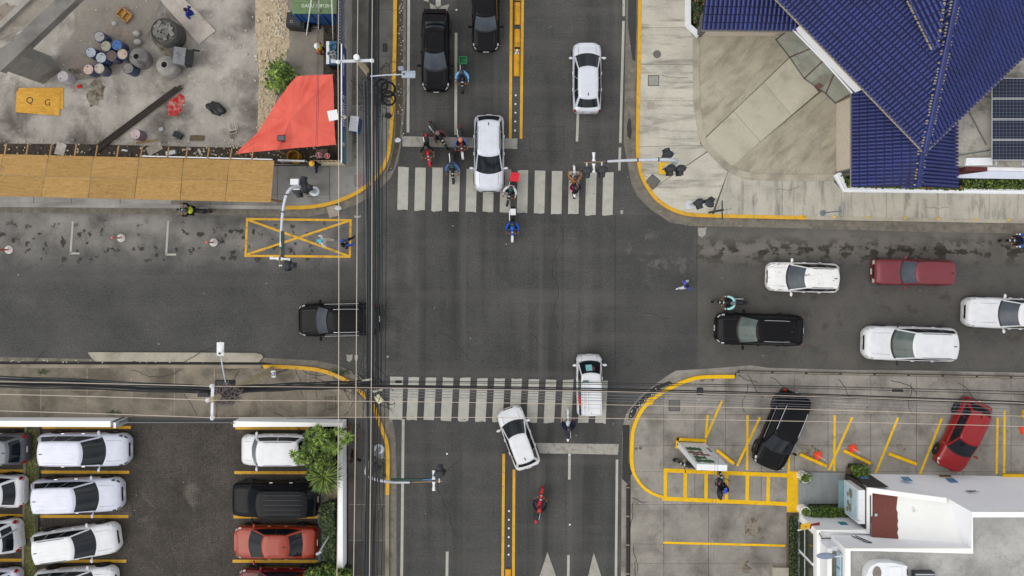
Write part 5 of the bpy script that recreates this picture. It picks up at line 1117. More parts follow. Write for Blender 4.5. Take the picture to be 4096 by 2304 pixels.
q = W(320, 347); tag(MB().box((0, 0, .06), (.2, .16, .1), .4).build('red_rag', cloth('red', c(190, 36, 40)), None, loc=(q.x, q.y, .02)), 'small red rag on the bare site floor', 'rag')
DEB = [(245, 596, .55, .7, .04, c(178, 174, 164), 'pale board standing behind the plywood roof'), (620, 594, .9, .5, .05, c(150, 142, 130), 'broken grey board in the dirt behind the plywood roof'), (688, 612, .55, .22, .2, c(196, 196, 196), 'white foam block in the dirt behind the plywood roof'), (502, 602, .3, .1, .08, c(200, 200, 196), 'narrow white block behind the plywood roof'),
       (716, 542, .5, .35, .2, c(40, 42, 50), 'dark plastic heap near the mauve drum'), (790, 552, .8, .3, .06, c(92, 78, 60), 'brown tilted board with broken edge near the drum'), (590, 566, 1.2, .1, .07, c(140, 110, 76), 'short timber baulk lying next to the mauve drum'), (290, 560, .3, .14, .1, c(120, 120, 116), 'grey concrete block by the timber rafters'), (758, 596, .25, .14, .1, c(170, 164, 156), 'small pale brick in the dirt strip'), (648, 518, .25, .2, .1, c(150, 156, 160), 'crumpled pale plastic near the mauve drum'), (800, 606, .14, .3, .06, c(176, 170, 158), 'pale stick stub in the dirt strip')]
for i, (x, y_, a, b_, h_, col, lab) in enumerate(DEB):
    q = W(x, y_); o = MB().prism([(-a/2, -b_/2), (a/2*.9, -b_/2*.95), (a/2, b_/2*.8), (a*.1, b_/2), (-a/2*.95, b_/2*.9)], 0, h_).build('debris_piece', mat('debris%d' % i, col, .8, var=.2), None, loc=(q.x, q.y, .04)); o.rotation_euler = (0, 0, random.uniform(-.5, .5)); tag(o, lab, 'debris')
rbm = MB(); rnd = random.Random(11)
def stone(mb, q, r):
    mb.ell(q, (r*rnd.uniform(.7, 1.2), r*rnd.uniform(.7, 1.2), r*rnd.uniform(.5, .9)), Matrix.Rotation(rnd.uniform(0, 3), 3, 'Z'), 6, 4)
for k in range(420):
    x, y_ = rnd.gauss(1122, 16), rnd.uniform(-160, 150)
    if k > 260: x, y_ = rnd.gauss(1075, 32), rnd.uniform(60, 520)
    stone(rbm, W(x, y_, .05), rnd.uniform(.03, .10))
for k in range(220): stone(rbm, W(rnd.uniform(0, 1330), rnd.uniform(560, 632), .05), rnd.uniform(.02, .07))
tag(rbm.build('rubble', mat('rubble_pale', c(190, 178, 156), .9, var=.2, scale=3), None), 'pale rubble and stones scattered along the soil strip', 'rubble', kind='stuff')
# ---- plywood walkway roof
can = empty('plywood_canopy', W(500, 700), 0, 'plywood walkway roof over the pavement beside the building site', 'canopy'); can.location = (0, 0, 0)
bx = [-390, -205, -20, 165, 352, 537, 720, 900, 1084]; tx = [-340, -165, 15, 195, 374, 557, 735, 918, 1098]
def cq(i, v):
    """v 0 north edge, 1 mid, 2 south edge"""
    x = tx[i]+(bx[i]-tx[i])*v/2; y_ = (616+.024*x, 701+.0225*x, 785+.0235*x)[v]; return W(x, y_, (2.50, 2.75, 3.0)[v])
for i in range(len(bx)-1):
    for v in (0, 1):
        P4 = [cq(i, v), cq(i+1, v), cq(i+1, v+1), cq(i, v+1)]; ctr = sum(P4, Vector())/4; P4 = [ctr+(q-ctr)*.988 for q in P4]; dz = random.uniform(0, .008)
        MB().add([q+Vector((0, 0, dz)) for q in P4]+[q+Vector((0, 0, dz-.02)) for q in P4], [(3, 2, 1, 0), (4, 5, 6, 7), (0, 1, 5, 4), (1, 2, 6, 5), (2, 3, 7, 6), (3, 0, 4, 7)]).build('plywood_sheet', PLY, can)
for x in (-150, -60, 22, 109, 203, 302, 386, 471, 566, 672, 747, 833, 924, 1010):
    A, B = W(x+4, 574+.02*x, 2.36), W(x-30, 780+.0235*x, 2.90); MB().tube([A, B], .045, 4).build('rafter', TIMB, can)
for x, y_, z_ in [(x, 626+.024*x, 2.4) for x in (-160, 110, 390, 670, 930)]+[(x, 770+.0235*x, 2.85) for x in (-160, 110, 390, 670, 930, 1070)]:
    q = W(x, y_, z_); MB().box((q.x, q.y, z_/2), (.09, .09, z_)).build('post', TIMB, can)
MB().tube([W(560, 624, 2.42), W(1090, 638, 2.44)], .035, 6).build('rail', WHITEP, can)
br = empty('pipe_barrier', (0, 0, 0), 0, 'white pipe barrier on the pavement between plywood roof and gate', 'barrier'); MB().tube([W(1112, 640, 1.1), W(1218, 644, 1.1)], .05, 8).build('rail', WHITEP, br, 50)
for x in (1112, 1165, 1217): q = W(x, 641, 1.1); MB().cyl((q.x, q.y, .13), (q.x, q.y, 1.1), .035, n=7).build('post', WHITEP, br)
MB().box((W(1165, 641, 1.1).x, W(1165, 641, 1.1).y, .55), (1.4, .02, .7)).build('mesh_panel', mat('barrier_sheet', c(150, 150, 146), .7, var=.2), br)
# ================================================================ blue-roofed building, north-east
RBL = NT('roof_tile_blue', .42, spec=.4, coat=.12); _b = RBL.mix(RBL.rng(RBL.noise(.6, 5), .3, .7), c(20, 32, 86), c(28, 42, 108)); _b = RBL.mul(_b, RBL.rng(RBL.noise(5, 4), .3, .7, .75, 1.25)); ROOF = RBL.done(_b)
ROOFD = mat('roof_underlay', c(20, 25, 64), .7, var=.15); MORT = mat('roof_mortar', c(150, 140, 118), .9, var=.25, scale=8); WWALL = mat('white_wall', c(234, 235, 238), .8, var=.04, scale=2, dirt=c(170, 168, 160), dirt_amt=-.2); BEIGE = mat('beige_wall', c(196, 184, 168), .85, var=.08)
def inpoly(p, poly):
    r = False; n = len(poly)
    for i in range(n):
        a, b = poly[i], poly[(i+1) % n]
        if (a[1] > p[1]) != (b[1] > p[1]) and p[0] < (b[0]-a[0])*(p[1]-a[1])/(b[1]-a[1])+a[0]: r = not r
    return r
def tiled(name, pts, eave, parent, pitch=.21, ln=.40, thick=.10):
    """tiled slope: pts = 3D outline, eave = (3D point, 3D point) along the lower edge; barrel tiles run up the slope"""
    O = eave[0]; u = (eave[1]-eave[0]).normalized(); nrm = (pts[1]-pts[0]).cross(pts[2]-pts[0]).normalized()
    if nrm.z < 0: nrm = -nrm
    v = nrm.cross(u).normalized()
    if v.z < 0: v = -v
    uv = [((p-O).dot(u), (p-O).dot(v)) for p in pts]
    n = len(pts); MB().add([p for p in pts]+[p-nrm*thick for p in pts], [tuple(range(n)), tuple(range(n, 2*n))[::-1]]+[(i, (i+1) % n, n+(i+1) % n, n+i) for i in range(n)]).build(name+'_slab', ROOFD, parent)
    us, vs = [q[0] for q in uv], [q[1] for q in uv]; T = MB(); i0, i1, j0, j1 = int(min(us)/pitch)-1, int(max(us)/pitch)+1, int(min(vs)/ln)-1, int(max(vs)/ln)+1
    arc = [(-.36, .012), (-.25, .05), (0, .07), (.25, .05), (.36, .012)]
    for i in range(i0, i1+1):
        for j in range(j0, j1+1):
            if not inpoly(((i+.5)*pitch, (j+.5)*ln), uv): continue
            jx, jz = random.uniform(-.006, .006), random.uniform(-.004, .004); vv = []
            for e, up in ((-.0, .05), (ln-.05, 0.)):
                for a, h in arc: vv.append(O+u*((i+.5)*pitch+a*pitch*1.15+jx)+v*(j*ln+e)+nrm*(h+up+jz))
            T.add(vv, [(k, k+1, 6+k, 5+k) for k in range(4)]+[(0, 1, 2, 3, 4)])
    return tag(T.build(name+'_tiles', ROOF, parent, 60), kind='stuff')
def ridge_tiles(A, B, parent, r=.15, ln=.42, mortar=True):
    d = B-A; n = max(1, int(d.length/ln)); q = d.normalized().to_track_quat('X', 'Z')
    m = MB(); prof = [(math.cos(a)*r, math.sin(a)*r*.9) for a in [math.pi*k/6 for k in range(7)]]
    me = MB().add([(x, y*(1.08 if x == 0 else 1), z*(1.15 if x == 0 else 1)) for x in (0, ln+.03) for y, z in prof], [(k, k+1, 8+k, 7+k) for k in range(6)]+[tuple(range(7))]).data('ridge_tile', ROOF, 50)
    for k in range(n):
        o = bpy.data.objects.new('ridge_tile', me); COL.objects.link(o); o.parent = parent; o.location = A+d*(k/n)+Vector((0, 0, .04)); o.rotation_euler = q.to_euler()
    if mortar:
        rn = random.Random(5); mm = MB(); s_ = d.normalized().cross(Vector((0, 0, 1))).normalized()
        for k in range(n*3):
            p = A+d*((k+.5)/(n*3))
            for sg in (-1, 1):
                if rn.random() < .75: mm.ell(p+s_*sg*r*rn.uniform(.9, 1.25)+Vector((0, 0, .02)), (.10, .05, .05), nu=6, nv=4)
        tag(mm.build('ridge_mortar', MORT, parent), kind='stuff')
nb = empty('blue_roofed_building', (0, 0, 0), 0, 'building with blue barrel-tile roofs, white fascia and curved glass entrance', 'building')
T0 = W(3698, 610, 5.0); EA = W(3108, 0, 5.0); EB = W(4096, 223, 5.0); RR = W(3823, 0, 8.03)
E2, F2, R2 = T0+(EA-T0)*1.75, T0+(EB-T0)*2.6, T0+(RR-T0)*1.9
def slopepoly(T, E, Rp):
    u = (E-T).normalized(); n = u.cross(Rp-T).normalized(); v = n.cross(u)
    if v.z < 0: v = -v
    h = (Rp-T).dot(v); return [T, E, E+v*h, Rp]
pA = slopepoly(T0, E2, R2); pB = slopepoly(T0, F2, R2)
tiled('west_slope', pA, (T0, E2), nb); tiled('east_slope', pB, (T0, F2), nb); ridge_tiles(T0, R2, nb)
# mortar along the eaves
rn = random.Random(9); mm = MB()
for A, B in ((T0, E2), (T0, F2)):
    for k in range(300): mm.ell(A.lerp(B, (k+rn.random())/300)+Vector((0, 0, .0)), (.12, .08, .06), nu=6, nv=4)
tag(mm.build('eave_mortar', MORT, nb), kind='stuff')
def onplane(px, py, P):
    n = (P[1]-P[0]).cross(P[2]-P[0]); o = Vector((0, CAMY, H)); d = W(px, py, 0)-o; return o+d*((P[0]-o).dot(n)/d.dot(n))
nA = (pA[1]-pA[0]).cross(pA[2]-pA[0]).normalized(); nA = nA if nA.z > 0 else -nA
dp = [onplane(*q, pA)+nA*.42 for q in ((3730, 196), (3748, 188), (3795, -120), (3812, -240), (3520, -240), (3632, 0))]
dp = [dp[0], dp[1], dp[2], dp[3], dp[4], dp[5]]; uD = (dp[1]-dp[0]).normalized()
tiled('dormer', dp, (dp[0], dp[0]+(dp[5]-dp[0]).normalized().cross(nA)), nb, thick=.5)
rn = random.Random(3); mm = MB()
for A, B in ((dp[5], dp[0]), (dp[1], dp[2])):
    for k in range(26): mm.ell(A.lerp(B, (k+rn.random())/26), (.09, .06, .05), nu=6, nv=4)
tag(mm.build('dormer_mortar', MORT, nb), kind='stuff')
# lower roof, north-west wing
D0, D1, D2 = W(2808, 117, 3.2), W(3212, 122, 3.2), W(2819, 0, 3.84); vD = (D2-D0)
tiled('wing_roof', [D0, D1, D1+vD*3.4+(D1-D0)*.1, D0+vD*3.4], (D0, D1), nb, .235)
MB().tube([D0+Vector((0, -.05, -.08)), D1+Vector((0, -.05, -.08))], .06, 6).build('gutter_pipe', mat('gutter_grey', c(120, 116, 110), .6), nb)
# gable roof towards the pavement
g = [W(3408, 747, 3.1), W(3408, 318, 3.1), W(3672, 747, 4.85), W(3690, 480, 4.85), W(3827, 752, 3.2), W(3827, 430, 3.2)]
tiled('gable_west', [g[0], g[1], g[3], g[2]], (g[0], g[1]), nb, .19); tiled('gable_east', [g[4], g[5], g[3], g[2]], (g[4], g[5]), nb, .19); ridge_tiles(g[2], W(3690, 600, 4.85), nb, .14)
MB().tube([g[0]+Vector((-.04, 0, -.05)), g[1]+Vector((-.04, 0, -.05))], .05, 6).build('gutter_pipe', mat('gutter_grey', c(120, 116, 110), .6), nb)
# walls
yb = lambda py: W(0, py).y
xg = W(3342, 0).x; MB().box((xg+.15, (yb(690)+yb(415))/2, 1.5), (.3, yb(415)-yb(690), 3.0)).build('wall', BEIGE, nb)
MB().box((xg+.6, yb(690)-.02, 1.45), (1.3, .06, 2.9)).build('wall_end', mat('dark_grey_wall', c(92, 90, 88), .8, var=.1), nb)
MB().box(((xg+1.2+22.6)/2+.4, 6.9, 1.45), (22.6-xg-1.6, 1.2, 2.9)).build('wall', BEIGE, nb)
MB().box(((W(2800, 0).x+W(3190, 0).x)/2, yb(147)+1.5, 1.55), (W(3190, 0).x-W(2800, 0).x, 3.0, 3.1)).build('wall', BEIGE, nb)
MB().box((W(2795, 0).x-.05, yb(147)+.4, 1.0), (.3, .9, 1.9)).build('wall_end', mat('dark_grey_wall', c(92, 90, 88), .8, var=.1), nb)
B1, B2 = W(3180, 118, 3.2), W(3420, 371, 3.2)
MB().add([B1, B2, B2+Vector((0, 0, 1.9)), B1+Vector((0, 0, 1.9))]+[p+Vector((.15, .15, 0)) for p in (B1, B2, B2+Vector((0, 0, 1.9)), B1+Vector((0, 0, 1.9)))], [(0, 1, 2, 3), (7, 6, 5, 4), (0, 4, 5, 1), (1, 5, 6, 2), (2, 6, 7, 3), (3, 7, 4, 0)]).build('fascia_wall', WWALL, nb)
fl_ = MB().prism([(p.x, p.y) for p in (W(3100, 150), W(3159, 232), W(3217, 318), W(3303, 380), W(3344, 420), W(3480, 420), W(3480, 100), W(3140, 100))], .02, TOP+.02).build('entrance_floor', M_PATH, nb)
gt = NT('entrance_glass', .06, spec=.6); gt.b.inputs['Alpha'].default_value = .5; GLZ = gt.done(gt.mix(gt.rng(gt.noise(.7, 4), .35, .65), c(190, 198, 186), c(150, 158, 146)))
gb = [W(*q, TOP+.02) for q in ((3104, 158), (3159, 229), (3217, 314), (3303, 374), (3342, 412))]; gtp = [W(*q, 3.2) for q in ((3165, 112), (3245, 193), (3293, 242), (3338, 292), (3409, 372))]
for i in range(4):
    a, b, cc, d = gb[i], gb[i+1], gtp[i+1], gtp[i]; MB().add([a, b, cc, d], [(0, 1, 2, 3)]).build('glass_pane', GLZ, nb)
for i in range(5): MB().tube([gb[i], gtp[i]], .035, 5).build('mullion', mat('mullion_brown', c(84, 44, 40), .5), nb)
MB().tube(gtp, .05, 5).build('glass_head', WHITEP, nb); MB().tube(gb, .04, 5).build('glass_sill', DKGREY, nb)
for x, y_, sx, sy, col in ((3235, 250, .9, .5, c(120, 90, 84)), (3200, 200, .6, .9, c(150, 150, 146)), (3290, 320, .8, .5, c(110, 76, 70))):
    q = W(x, y_, .5); o = MB().box((q.x, q.y, .55), (sx, sy, .8), .7).build('reception_desk', mat('desk%d' % x, col, .6), None); tag(o, {3235: 'brown reception desk behind the curved glass', 3200: 'grey counter behind the curved glass', 3290: 'dark red seat behind the curved glass'}[x], 'desk')
# flat roof and solar panels
ROOFC = concrete('roof_concrete', c(176, 172, 162), c(150, 146, 138), c(84, 80, 74), (1.2, 1.2), 0, .8, th=.52)
slabpx(MB(), [(3716, 662), (4500, 674), (4500, -400), (3900, -400), (3690, 420)], .1, 3.3).build('flat_roof', ROOFC, nb)
slabpx(MB(), [(3866, 632), (3970, 630), (3970, 660), (3862, 662)], 3.3, 3.5).build('roof_box', WHITEP, nb)
slabpx(MB(), [(3862, 663), (3950, 664), (3950, 684), (3862, 682)], .1, 2.9).build('red_parapet', mat('maroon_paint', c(96, 46, 44), .8, var=.15), nb)
slabpx(MB(), [(3951, 665), (4500, 674), (4500, 692), (3951, 682)], .1, 2.95).build('white_parapet', WWALL, nb)
AW = mat('awning_white', c(204, 210, 224), .5, var=.04); aq = [W(3826, 701, 2.55), W(3962, 684, 2.8), W(4500, 694, 2.8), W(4500, 722, 2.5), W(3826, 712, 2.5)]
MB().add(aq+[p-Vector((0, 0, .06)) for p in aq], [(0, 1, 2, 3, 4), (9, 8, 7, 6, 5)]+[(i, (i+1) % 5, 5+(i+1) % 5, 5+i) for i in range(5)]).build('awning', AW, nb)
for a, b in (((3877, 447), (3945, 580)), ((3827, 622), (3966, 600)), ((3904, 388), (3968, 388))): MB().tube([W(*a, 3.36), W(*b, 3.36)], .03, 5).build('roof_pipe', mat('pipe_grey', c(90, 96, 96), .6), nb)
pv = NT('solar_cells', .2, spec=.3, coat=0.); o_ = pv.obj(); sx = pv.n('ShaderNodeSeparateXYZ'); pv.l(o_, sx.inputs[0])
fr_ = lambda s_, k: pv.math('LESS_THAN', pv.math('FRACT', pv.math('MULTIPLY', s_, k), 0), .07)
PVM = pv.done(pv.mix(pv.math('MULTIPLY', pv.math('MAXIMUM', fr_(sx.outputs[0], 5.6), fr_(sx.outputs[1], 5.6)), .42), c(22, 30, 50), c(150, 158, 168)))
ALU = mat('aluminium', c(196, 198, 202), .4, .6, var=.05)
for k, (y0, y1) in enumerate(((312, 393), (396, 476), (479, 558), (561, 641))):
    for m_, (x0, x1) in enumerate(((3967, 4112), (4115, 4260))):
        A, B = W(x0, y1, 3.95), W(x1, y0, 3.95); r = empty('photovoltaic_module', ((A.x+B.x)/2, (A.y+B.y)/2, 3.93), 0, 'dark solar panel on the flat roof in the column beside the tiled roof' if m_ == 0 else 'dark solar panel in the outer column away from the tiled roof', 'solar panel', 'solar panels on the flat roof')
        sx_, sy_ = B.x-A.x, B.y-A.y; MB().box((0, 0, 0), (sx_, sy_, .04)).build('frame', ALU, r); MB().box((0, 0, .022), (sx_-.06, sy_-.06, .008)).build('cells', PVM, r)
        for ex in (-1, 1): MB().cyl((ex*sx_*.4, 0, 0), (ex*sx_*.4, 0, -.62), .025, n=5).build('stand', ALU, r)
for ex in (3984, 4090): q = W(ex, 650, 3.6); MB().box(q, (.08, .3, .05)).build('panel_bracket', ALU, nb)
# planter walls and hedges are separate things
def lowwall(name, label, pts, wdt, h, m=WWALL, cap=None):
    r = empty(name, (0, 0, 0), 0, label, 'wall'); ln = W2(pts); ribbon(MB(), ln, -wdt/2, wdt/2, .02, h).build('wall_body', m, r)
    if cap: ribbon(MB(), ln, -wdt/2-.03, wdt/2+.03, h+.002, h+.06).build('coping', cap, r)
    return r
lowwall('planter_wall', 'white planter wall with slanted end beside the pale pavement by the oleander', [(2747, -500), (2747, 108), (2790, 148)], .24, .55)
lowwall('planter_wall', 'long white planter wall in front of the hedge and gable roof', [(3334, 700), (3368, 764), (4096, 772), (4900, 782)], .16, .35)
lowwall('planter_step', 'inner white step running behind the long planter wall', [(3345, 692), (3372, 752), (4096, 761), (4900, 770)], .16, .5)
# ================================================================ white building, south-east
WB_ = mat('render_white', c(238, 239, 243), .85, var=.02, scale=1.5, dirt=c(186, 184, 178), dirt_amt=-.15); WTOP = mat('parapet_white', c(240, 240, 236), .85, var=.02, scale=2, dirt=c(178, 176, 164), dirt_amt=-.12)
CHARW = mat('charcoal_wall', c(58, 56, 56), .8, var=.12); RGREY = concrete('roof_grey', c(176, 175, 171), c(150, 149, 146), c(108, 106, 102), (.8, .8), 0, .6)
wbd = empty('white_building', (0, 0, 0), 0, 'white flat-roofed building with red terrace patch and stepped parapets', 'building')
d_ = lambda px, py, z: W(px, py, z)
h1, hm, h2 = 3.05, 4.2, 5.0
A = d_(3470, 1950, h1); xW, yN = A.x, A.y                       # west and north faces of the front block
Lc = d_(3267, 2120, h1); xL, yL = Lc.x, Lc.y                     # low block
Hc = d_(3382, 2194, h2); xH, yH = Hc.x, Hc.y
K = d_(3887, 2048, h2); xK, yK = K.x, K.y
Mc = d_(3310, 2194, hm); xM, yM = Mc.x, Mc.y
XE, YS = 34., -28.
# high block, L shaped
MB().prism([(xH, yH), (xK, yH), (xK, yK), (XE, yK), (XE, YS), (xH, YS)], .05, h2-.35).build('upper_storey', WB_, wbd)
ro = MB().prism([(xH+.26, yH-.26), (xK+.26, yH-.26), (xK+.26, yK-.26), (XE, yK-.26), (XE, YS), (xH+.26, YS)], h2-.36, h2-.33).build('roof', RGREY, wbd)
def parapet(pts, w_, z0, z1, m=WTOP, nm='parapet'): return ribbon(MB(), pts, 0, -w_, z0, z1).build(nm, m, wbd)
parapet([(xH, YS), (xH, yH), (xK, yH), (xK, yK), (XE, yK)], .27, h2-.36, h2)
# front block: battered north face, sloping parapet, tilted terrace roof
b0, bm_, b1 = W(3469, 1893), W(3700, 1897), W(4600, 1910); t0, t1, t2, t3 = d_(3470, 1950, h1), d_(3787, 1992, 3.2), d_(3887, 2048, h2), d_(4600, 2056, h2)
MB().add([b0, bm_, b1, t3, t2, t1, t0], [(0, 1, 5, 6), (1, 2, 3, 4, 5)]).build('north_wall', WB_, wbd)
fNW, fSW, fNE, fSE = d_(3484, 1961, 2.7), d_(3484, 2153, 3.3), d_(3787, 1999, 2.9), d_(3857, 2187, 4.3)
xr = [d_(3592, y_, 2.8+(y_-1970)*.003) for y_ in (1974, 2153)]
MB().prism([(xW+.02, yN-.3), (xK-.05, yK+.1), (xK-.05, yH+.01), (xW+.02, yH+.01)], .05, 2.55).build('front_storey', WB_, wbd)
bil = lambda a, b, dz=0.: fNW.lerp(fNE, a).lerp(fSW.lerp(fSE, a), b)+Vector((0, 0, dz))
MB().grid(lambda a, b: bil(a, b), 12, 10).build('terrace_roof', WTOP, wbd)
RED = mat('red_membrane', c(112, 64, 56), .85, var=.10, scale=6, bump=.3); rn = random.Random(6)
ew = [.34-.05*k/12+rn.uniform(-.012, .012) for k in range(13)]
MB().grid(lambda a, b: bil(a*ew[round(b*12)], b, .02), 5, 13).build('red_membrane', RED, wbd)
q = fNW.lerp(fSW, .5)+Vector((.2, 0, .1)); MB().box(q, (.14, .14, .1)).build('drain_outlet', CHROME, wbd)
dn = Vector((0, -.26, 0)); MB().add([t0, t1, t1+dn, t0+dn, fNE+Vector((0, .0, -.05)), fNW+Vector((0, 0, -.05))], [(0, 1, 2, 3), (3, 2, 4, 5)]).build('parapet', WTOP, wbd)
S_ = Vector((xK, yH, h2)); MB().add([t1, t2, S_, fSE, fNE], [(0, 1, 2, 3, 4)]).build('terrace_wall', WB_, wbd)
MB().box((xW+.125, (yN-.02+yL)/2, (2.4+h1)/2), (.25, yN-yL-.04, h1-2.4)).build('parapet', WTOP, wbd)
# low block and middle block
MB().prism([(xL, yL), (xW-.0, yL), (xW, YS), (xL, YS)], .05, h1-.3).build('low_storey', WB_, wbd)
parapet([(xL, YS), (xL, yL), (xW+.25, yL)], .22, h1-.32, h1)
MB().prism([(xL+.22, yL-.22), (xW, yL-.22), (xW, YS), (xL+.22, YS)], h1-.3, h1-.28).build('low_roof', WTOP, wbd)
MB().prism([(xM, yM), (xH-.003, yM), (xH-.003, YS), (xM, YS)], h1-.3, hm-.25).build('middle_storey', WB_, wbd)
parapet([(xM, YS), (xM, yM), (xH-.35, yM)], .22, hm-.26, hm)
MB().prism([(xM+.22, yM-.22), (xH-.003, yM-.22), (xH-.003, YS), (xM+.22, YS)], hm-.25, hm-.22).build('middle_roof', concrete('roof_dirty', c(150, 144, 132), c(124, 119, 110), c(84, 80, 74), (.8, .8), 0, .7), wbd)
sg = MB().box((xH-.10, yM-3.2, h2-.6), (.06, 6.2, .5)).build('sign_band', mat('sign_pale_blue', c(166, 190, 204), .6), wbd)
lt = MB(); rn = random.Random(2)
for k in range(22):
    if rn.random() > .2: lt.box((xH-.135, yM-.9-k*.24, h2-.6), (.012, .12, rn.uniform(.22, .34)))
lt.build('sign_lettering', mat('sign_teal', c(78, 140, 158), .6), wbd)
# charcoal west wall, light box with poster
MB().box((xW-.03, (yN+yL)/2, 1.45), (.06, yN-yL-.02, 2.9)).build('west_wall', CHARW, wbd)
MB().add([p+Vector((0, .03, 0)) for p in (W(3400, 1891), W(3469, 1893), d_(3557, 1951, 2.95), d_(3470, 1950, 2.95))], [(0, 1, 2, 3)]).build('corner_cladding', CHARW, wbd)
T1, T2 = d_(3434, 1961, 2.9), d_(3460, 2096, 2.9); lbx = empty('light_box', ((T1.x+T2.x)/2, (T1.y+T2.y)/2, 0), 0, 'white advertising light box with a food poster on the charcoal wall', 'light box'); bw, bh = T2.x-T1.x, T1.y-T2.y
MB().box((0, 0, 1.9), (bw, bh, 2.0)).build('case', WHITEP, lbx); MB().box((-bw/2-.01, 0, 1.85), (.02, bh-.16, 1.75)).build('poster', mat('poster_blue', c(178, 200, 212), .5, var=.1), lbx)
for yy, zz, r_ in ((.45, 1.9, .26), (.30, 1.5, .14), (-.35, 1.8, .22), (-.15, 1.55, .16), (-.5, 1.45, .14)): MB().lathe((-bw/2-.022, yy, zz), [(r_, 0), (r_*.6, .008), (.001, .01)], 14, Matrix.Rotation(R(-90), 3, 'Y')).build('poster_picture', mat('poster_brown%d' % int(r_*100), c(146-int(r_*100), 122, 104), .6, var=.35, scale=14), lbx)
MB().box((-bw/2-.02, .05, 1.95), (.01, .5, .05)).build('poster_lettering', BLACK_L, lbx)
MB().box((-bw/2-.16, 0, .92), (.3, bh, .04)).build('tray', mat('glass_tray', c(110, 136, 138), .2), lbx)
# windows on the west face and signs on the north faces
WG = mat('window_glass_dark', c(52, 58, 50), .1, spec=.6, var=.2)
for k in range(5):
    yc = yL-1.15-k*1.7; w_ = MB().box((xL-.02, yc, 1.5), (.05, 1.5, 2.1)).build('window', WG, wbd); MB().box((xL-.03, yc-.77, 1.5), (.08, .06, 2.2)).build('frame', WHITEP, w_); MB().box((xL-.035, yc, 1.35), (.06, 1.5, .05)).build('frame', WHITEP, w_)
TEA = mat('plaque_teal', c(54, 134, 140), .5); BLS = mat('plaque_blue', c(86, 134, 176), .5)
def plaque(px, py, z, w_, h_, m, nm='plaque', dy=.012):
    q = W(px, py, z); MB().box((q.x, 0, z), (w_, .02, h_)).build(nm, m, wbd).location = (0, dy, 0)
    return q
NF = [b0, bm_, t0]; bat = math.atan2(-(t2.y-b1.y), h2)
def onwall(px, py, size, m, nm):
    q = onplane(px, py, NF if px < 3700 else [bm_, b1, t3]); o = MB().box((0, 0, 0), (size[0], .03, size[1])).build(nm, m, wbd, loc=q+Vector((0, .03, 0))); o.rotation_euler = (R(6), 0, 0); return o
for px, py in ((3457, 1914), (3626, 1918), (3807, 1923)): onwall(px, py, (.42, .55), BLS, 'plaque')
s_ = (H-2.0)/F; MB().box(((3372-2048)*s_, yL+.012, 2.0), (.4, .02, .5)).build('plaque', TEA, wbd)
q = onplane(3889, 1968, [bm_, b1, t3]); txt('house_number', '28', .62, q+Vector((0, .05, 0)), (R(96), 0, R(180)), BLACK_L, wbd, .006)
vt = onwall(3781, 1907, (.62, .2), mat('vent_ochre', c(150, 116, 60), .7), 'vent')
for k in range(5): MB().box((-.24+k*.12, .02, 0), (.06, .02, .13)).build('vent_slot', BLACK_L, vt)
q = W(3222, 2105, 2.2); sb = empty('corner_sign', (q.x, q.y, 2.0), R(12), 'small yellow and maroon shop sign at the corner of the low white block', 'sign')
MB().box((0, 0, .2), (.5, .10, .4), rot=Matrix.Rotation(R(-50), 3, 'X')).build('yellow_panel', mat('sign_yellow', c(224, 182, 40), .5), sb); MB().box((.48, -.08, .2), (.5, .10, .36), rot=Matrix.Rotation(R(-50), 3, 'X')).build('maroon_panel', mat('sign_maroon', c(126, 34, 44), .5), sb); MB().box((.2, -.2, 0), (1.2, .06, .06)).build('bracket', WHITEP, sb)
MB().lathe((-.02, .06, .25), [(.10, 0), (.001, .02)], 12, Matrix.Rotation(R(-50), 3, 'X')).build('emblem', mat('sign_red', c(176, 40, 40), .5), sb); MB().box((.48, .02, .28), (.28, .01, .05), rot=Matrix.Rotation(R(-50), 3, 'X')).build('lettering', WHITE_L, sb)
cb = [(xL+.12, yL-.15, h1+.03), (xL+.25, yL-.42, h1+.03), (xW-.1, yL-.48, h1-.2), (xW+.15, yL-.3, h1+.04), (xW+.14, yN-.4, h1+.04)]
tag(MB().tube(cb, .03, 5).build('conduit', BLACKP, None, 50), 'black cable running along the white parapet', 'cable')
MB().tube([(xH+1.0, yH+.05, h1+.2), (xH+1.4, yH+.05, h1+1.2), (xH+1.6, yH+.05, h1+1.25), (xH+1.2, yH+.05, h1+.2)], .025, 5).build('conduit_bend', BLACKP, wbd)
# roof vent unit
q = d_(3555, 2290, 5.3); av = empty('roof_vent', (q.x, q.y-.3, h2-.33), 0, 'white rounded vent hood on the grey roof of the white building', 'vent hood')
MB().prism([(.75*math.cos(a)*.9-.4, .75*math.sin(a)) for a in [math.pi/2+math.pi*k/12 for k in range(13)]]+[(.95, -.75), (.95, .58), (.2, .75)], 0, .55).build('hood', WHITEP, av); MB().ell((-.55, .25, .56), (.22, .34, .03), nu=14, nv=4).build('recess', mat('recess_grey', c(124, 116, 108), .8), av); MB().box((.95, .3, .45), (.05, .3, .25)).build('latch', DKGREY, av); MB().box((.35, 0, .57), (.6, 1.1, .06)).build('cover', WHITE_L, av)
av2 = empty('roof_grating', (q.x+1.9, q.y-.5, h2-.33), 0, 'dark slatted unit beside the white vent hood', 'vent')
MB().box((0, 0, .2), (1.0, .8, .4)).build('case', DKGREY, av2)
for k in range(6): MB().box((0, -.33+k*.13, .42), (.95, .05, .03)).build('slat', ALU, av2)
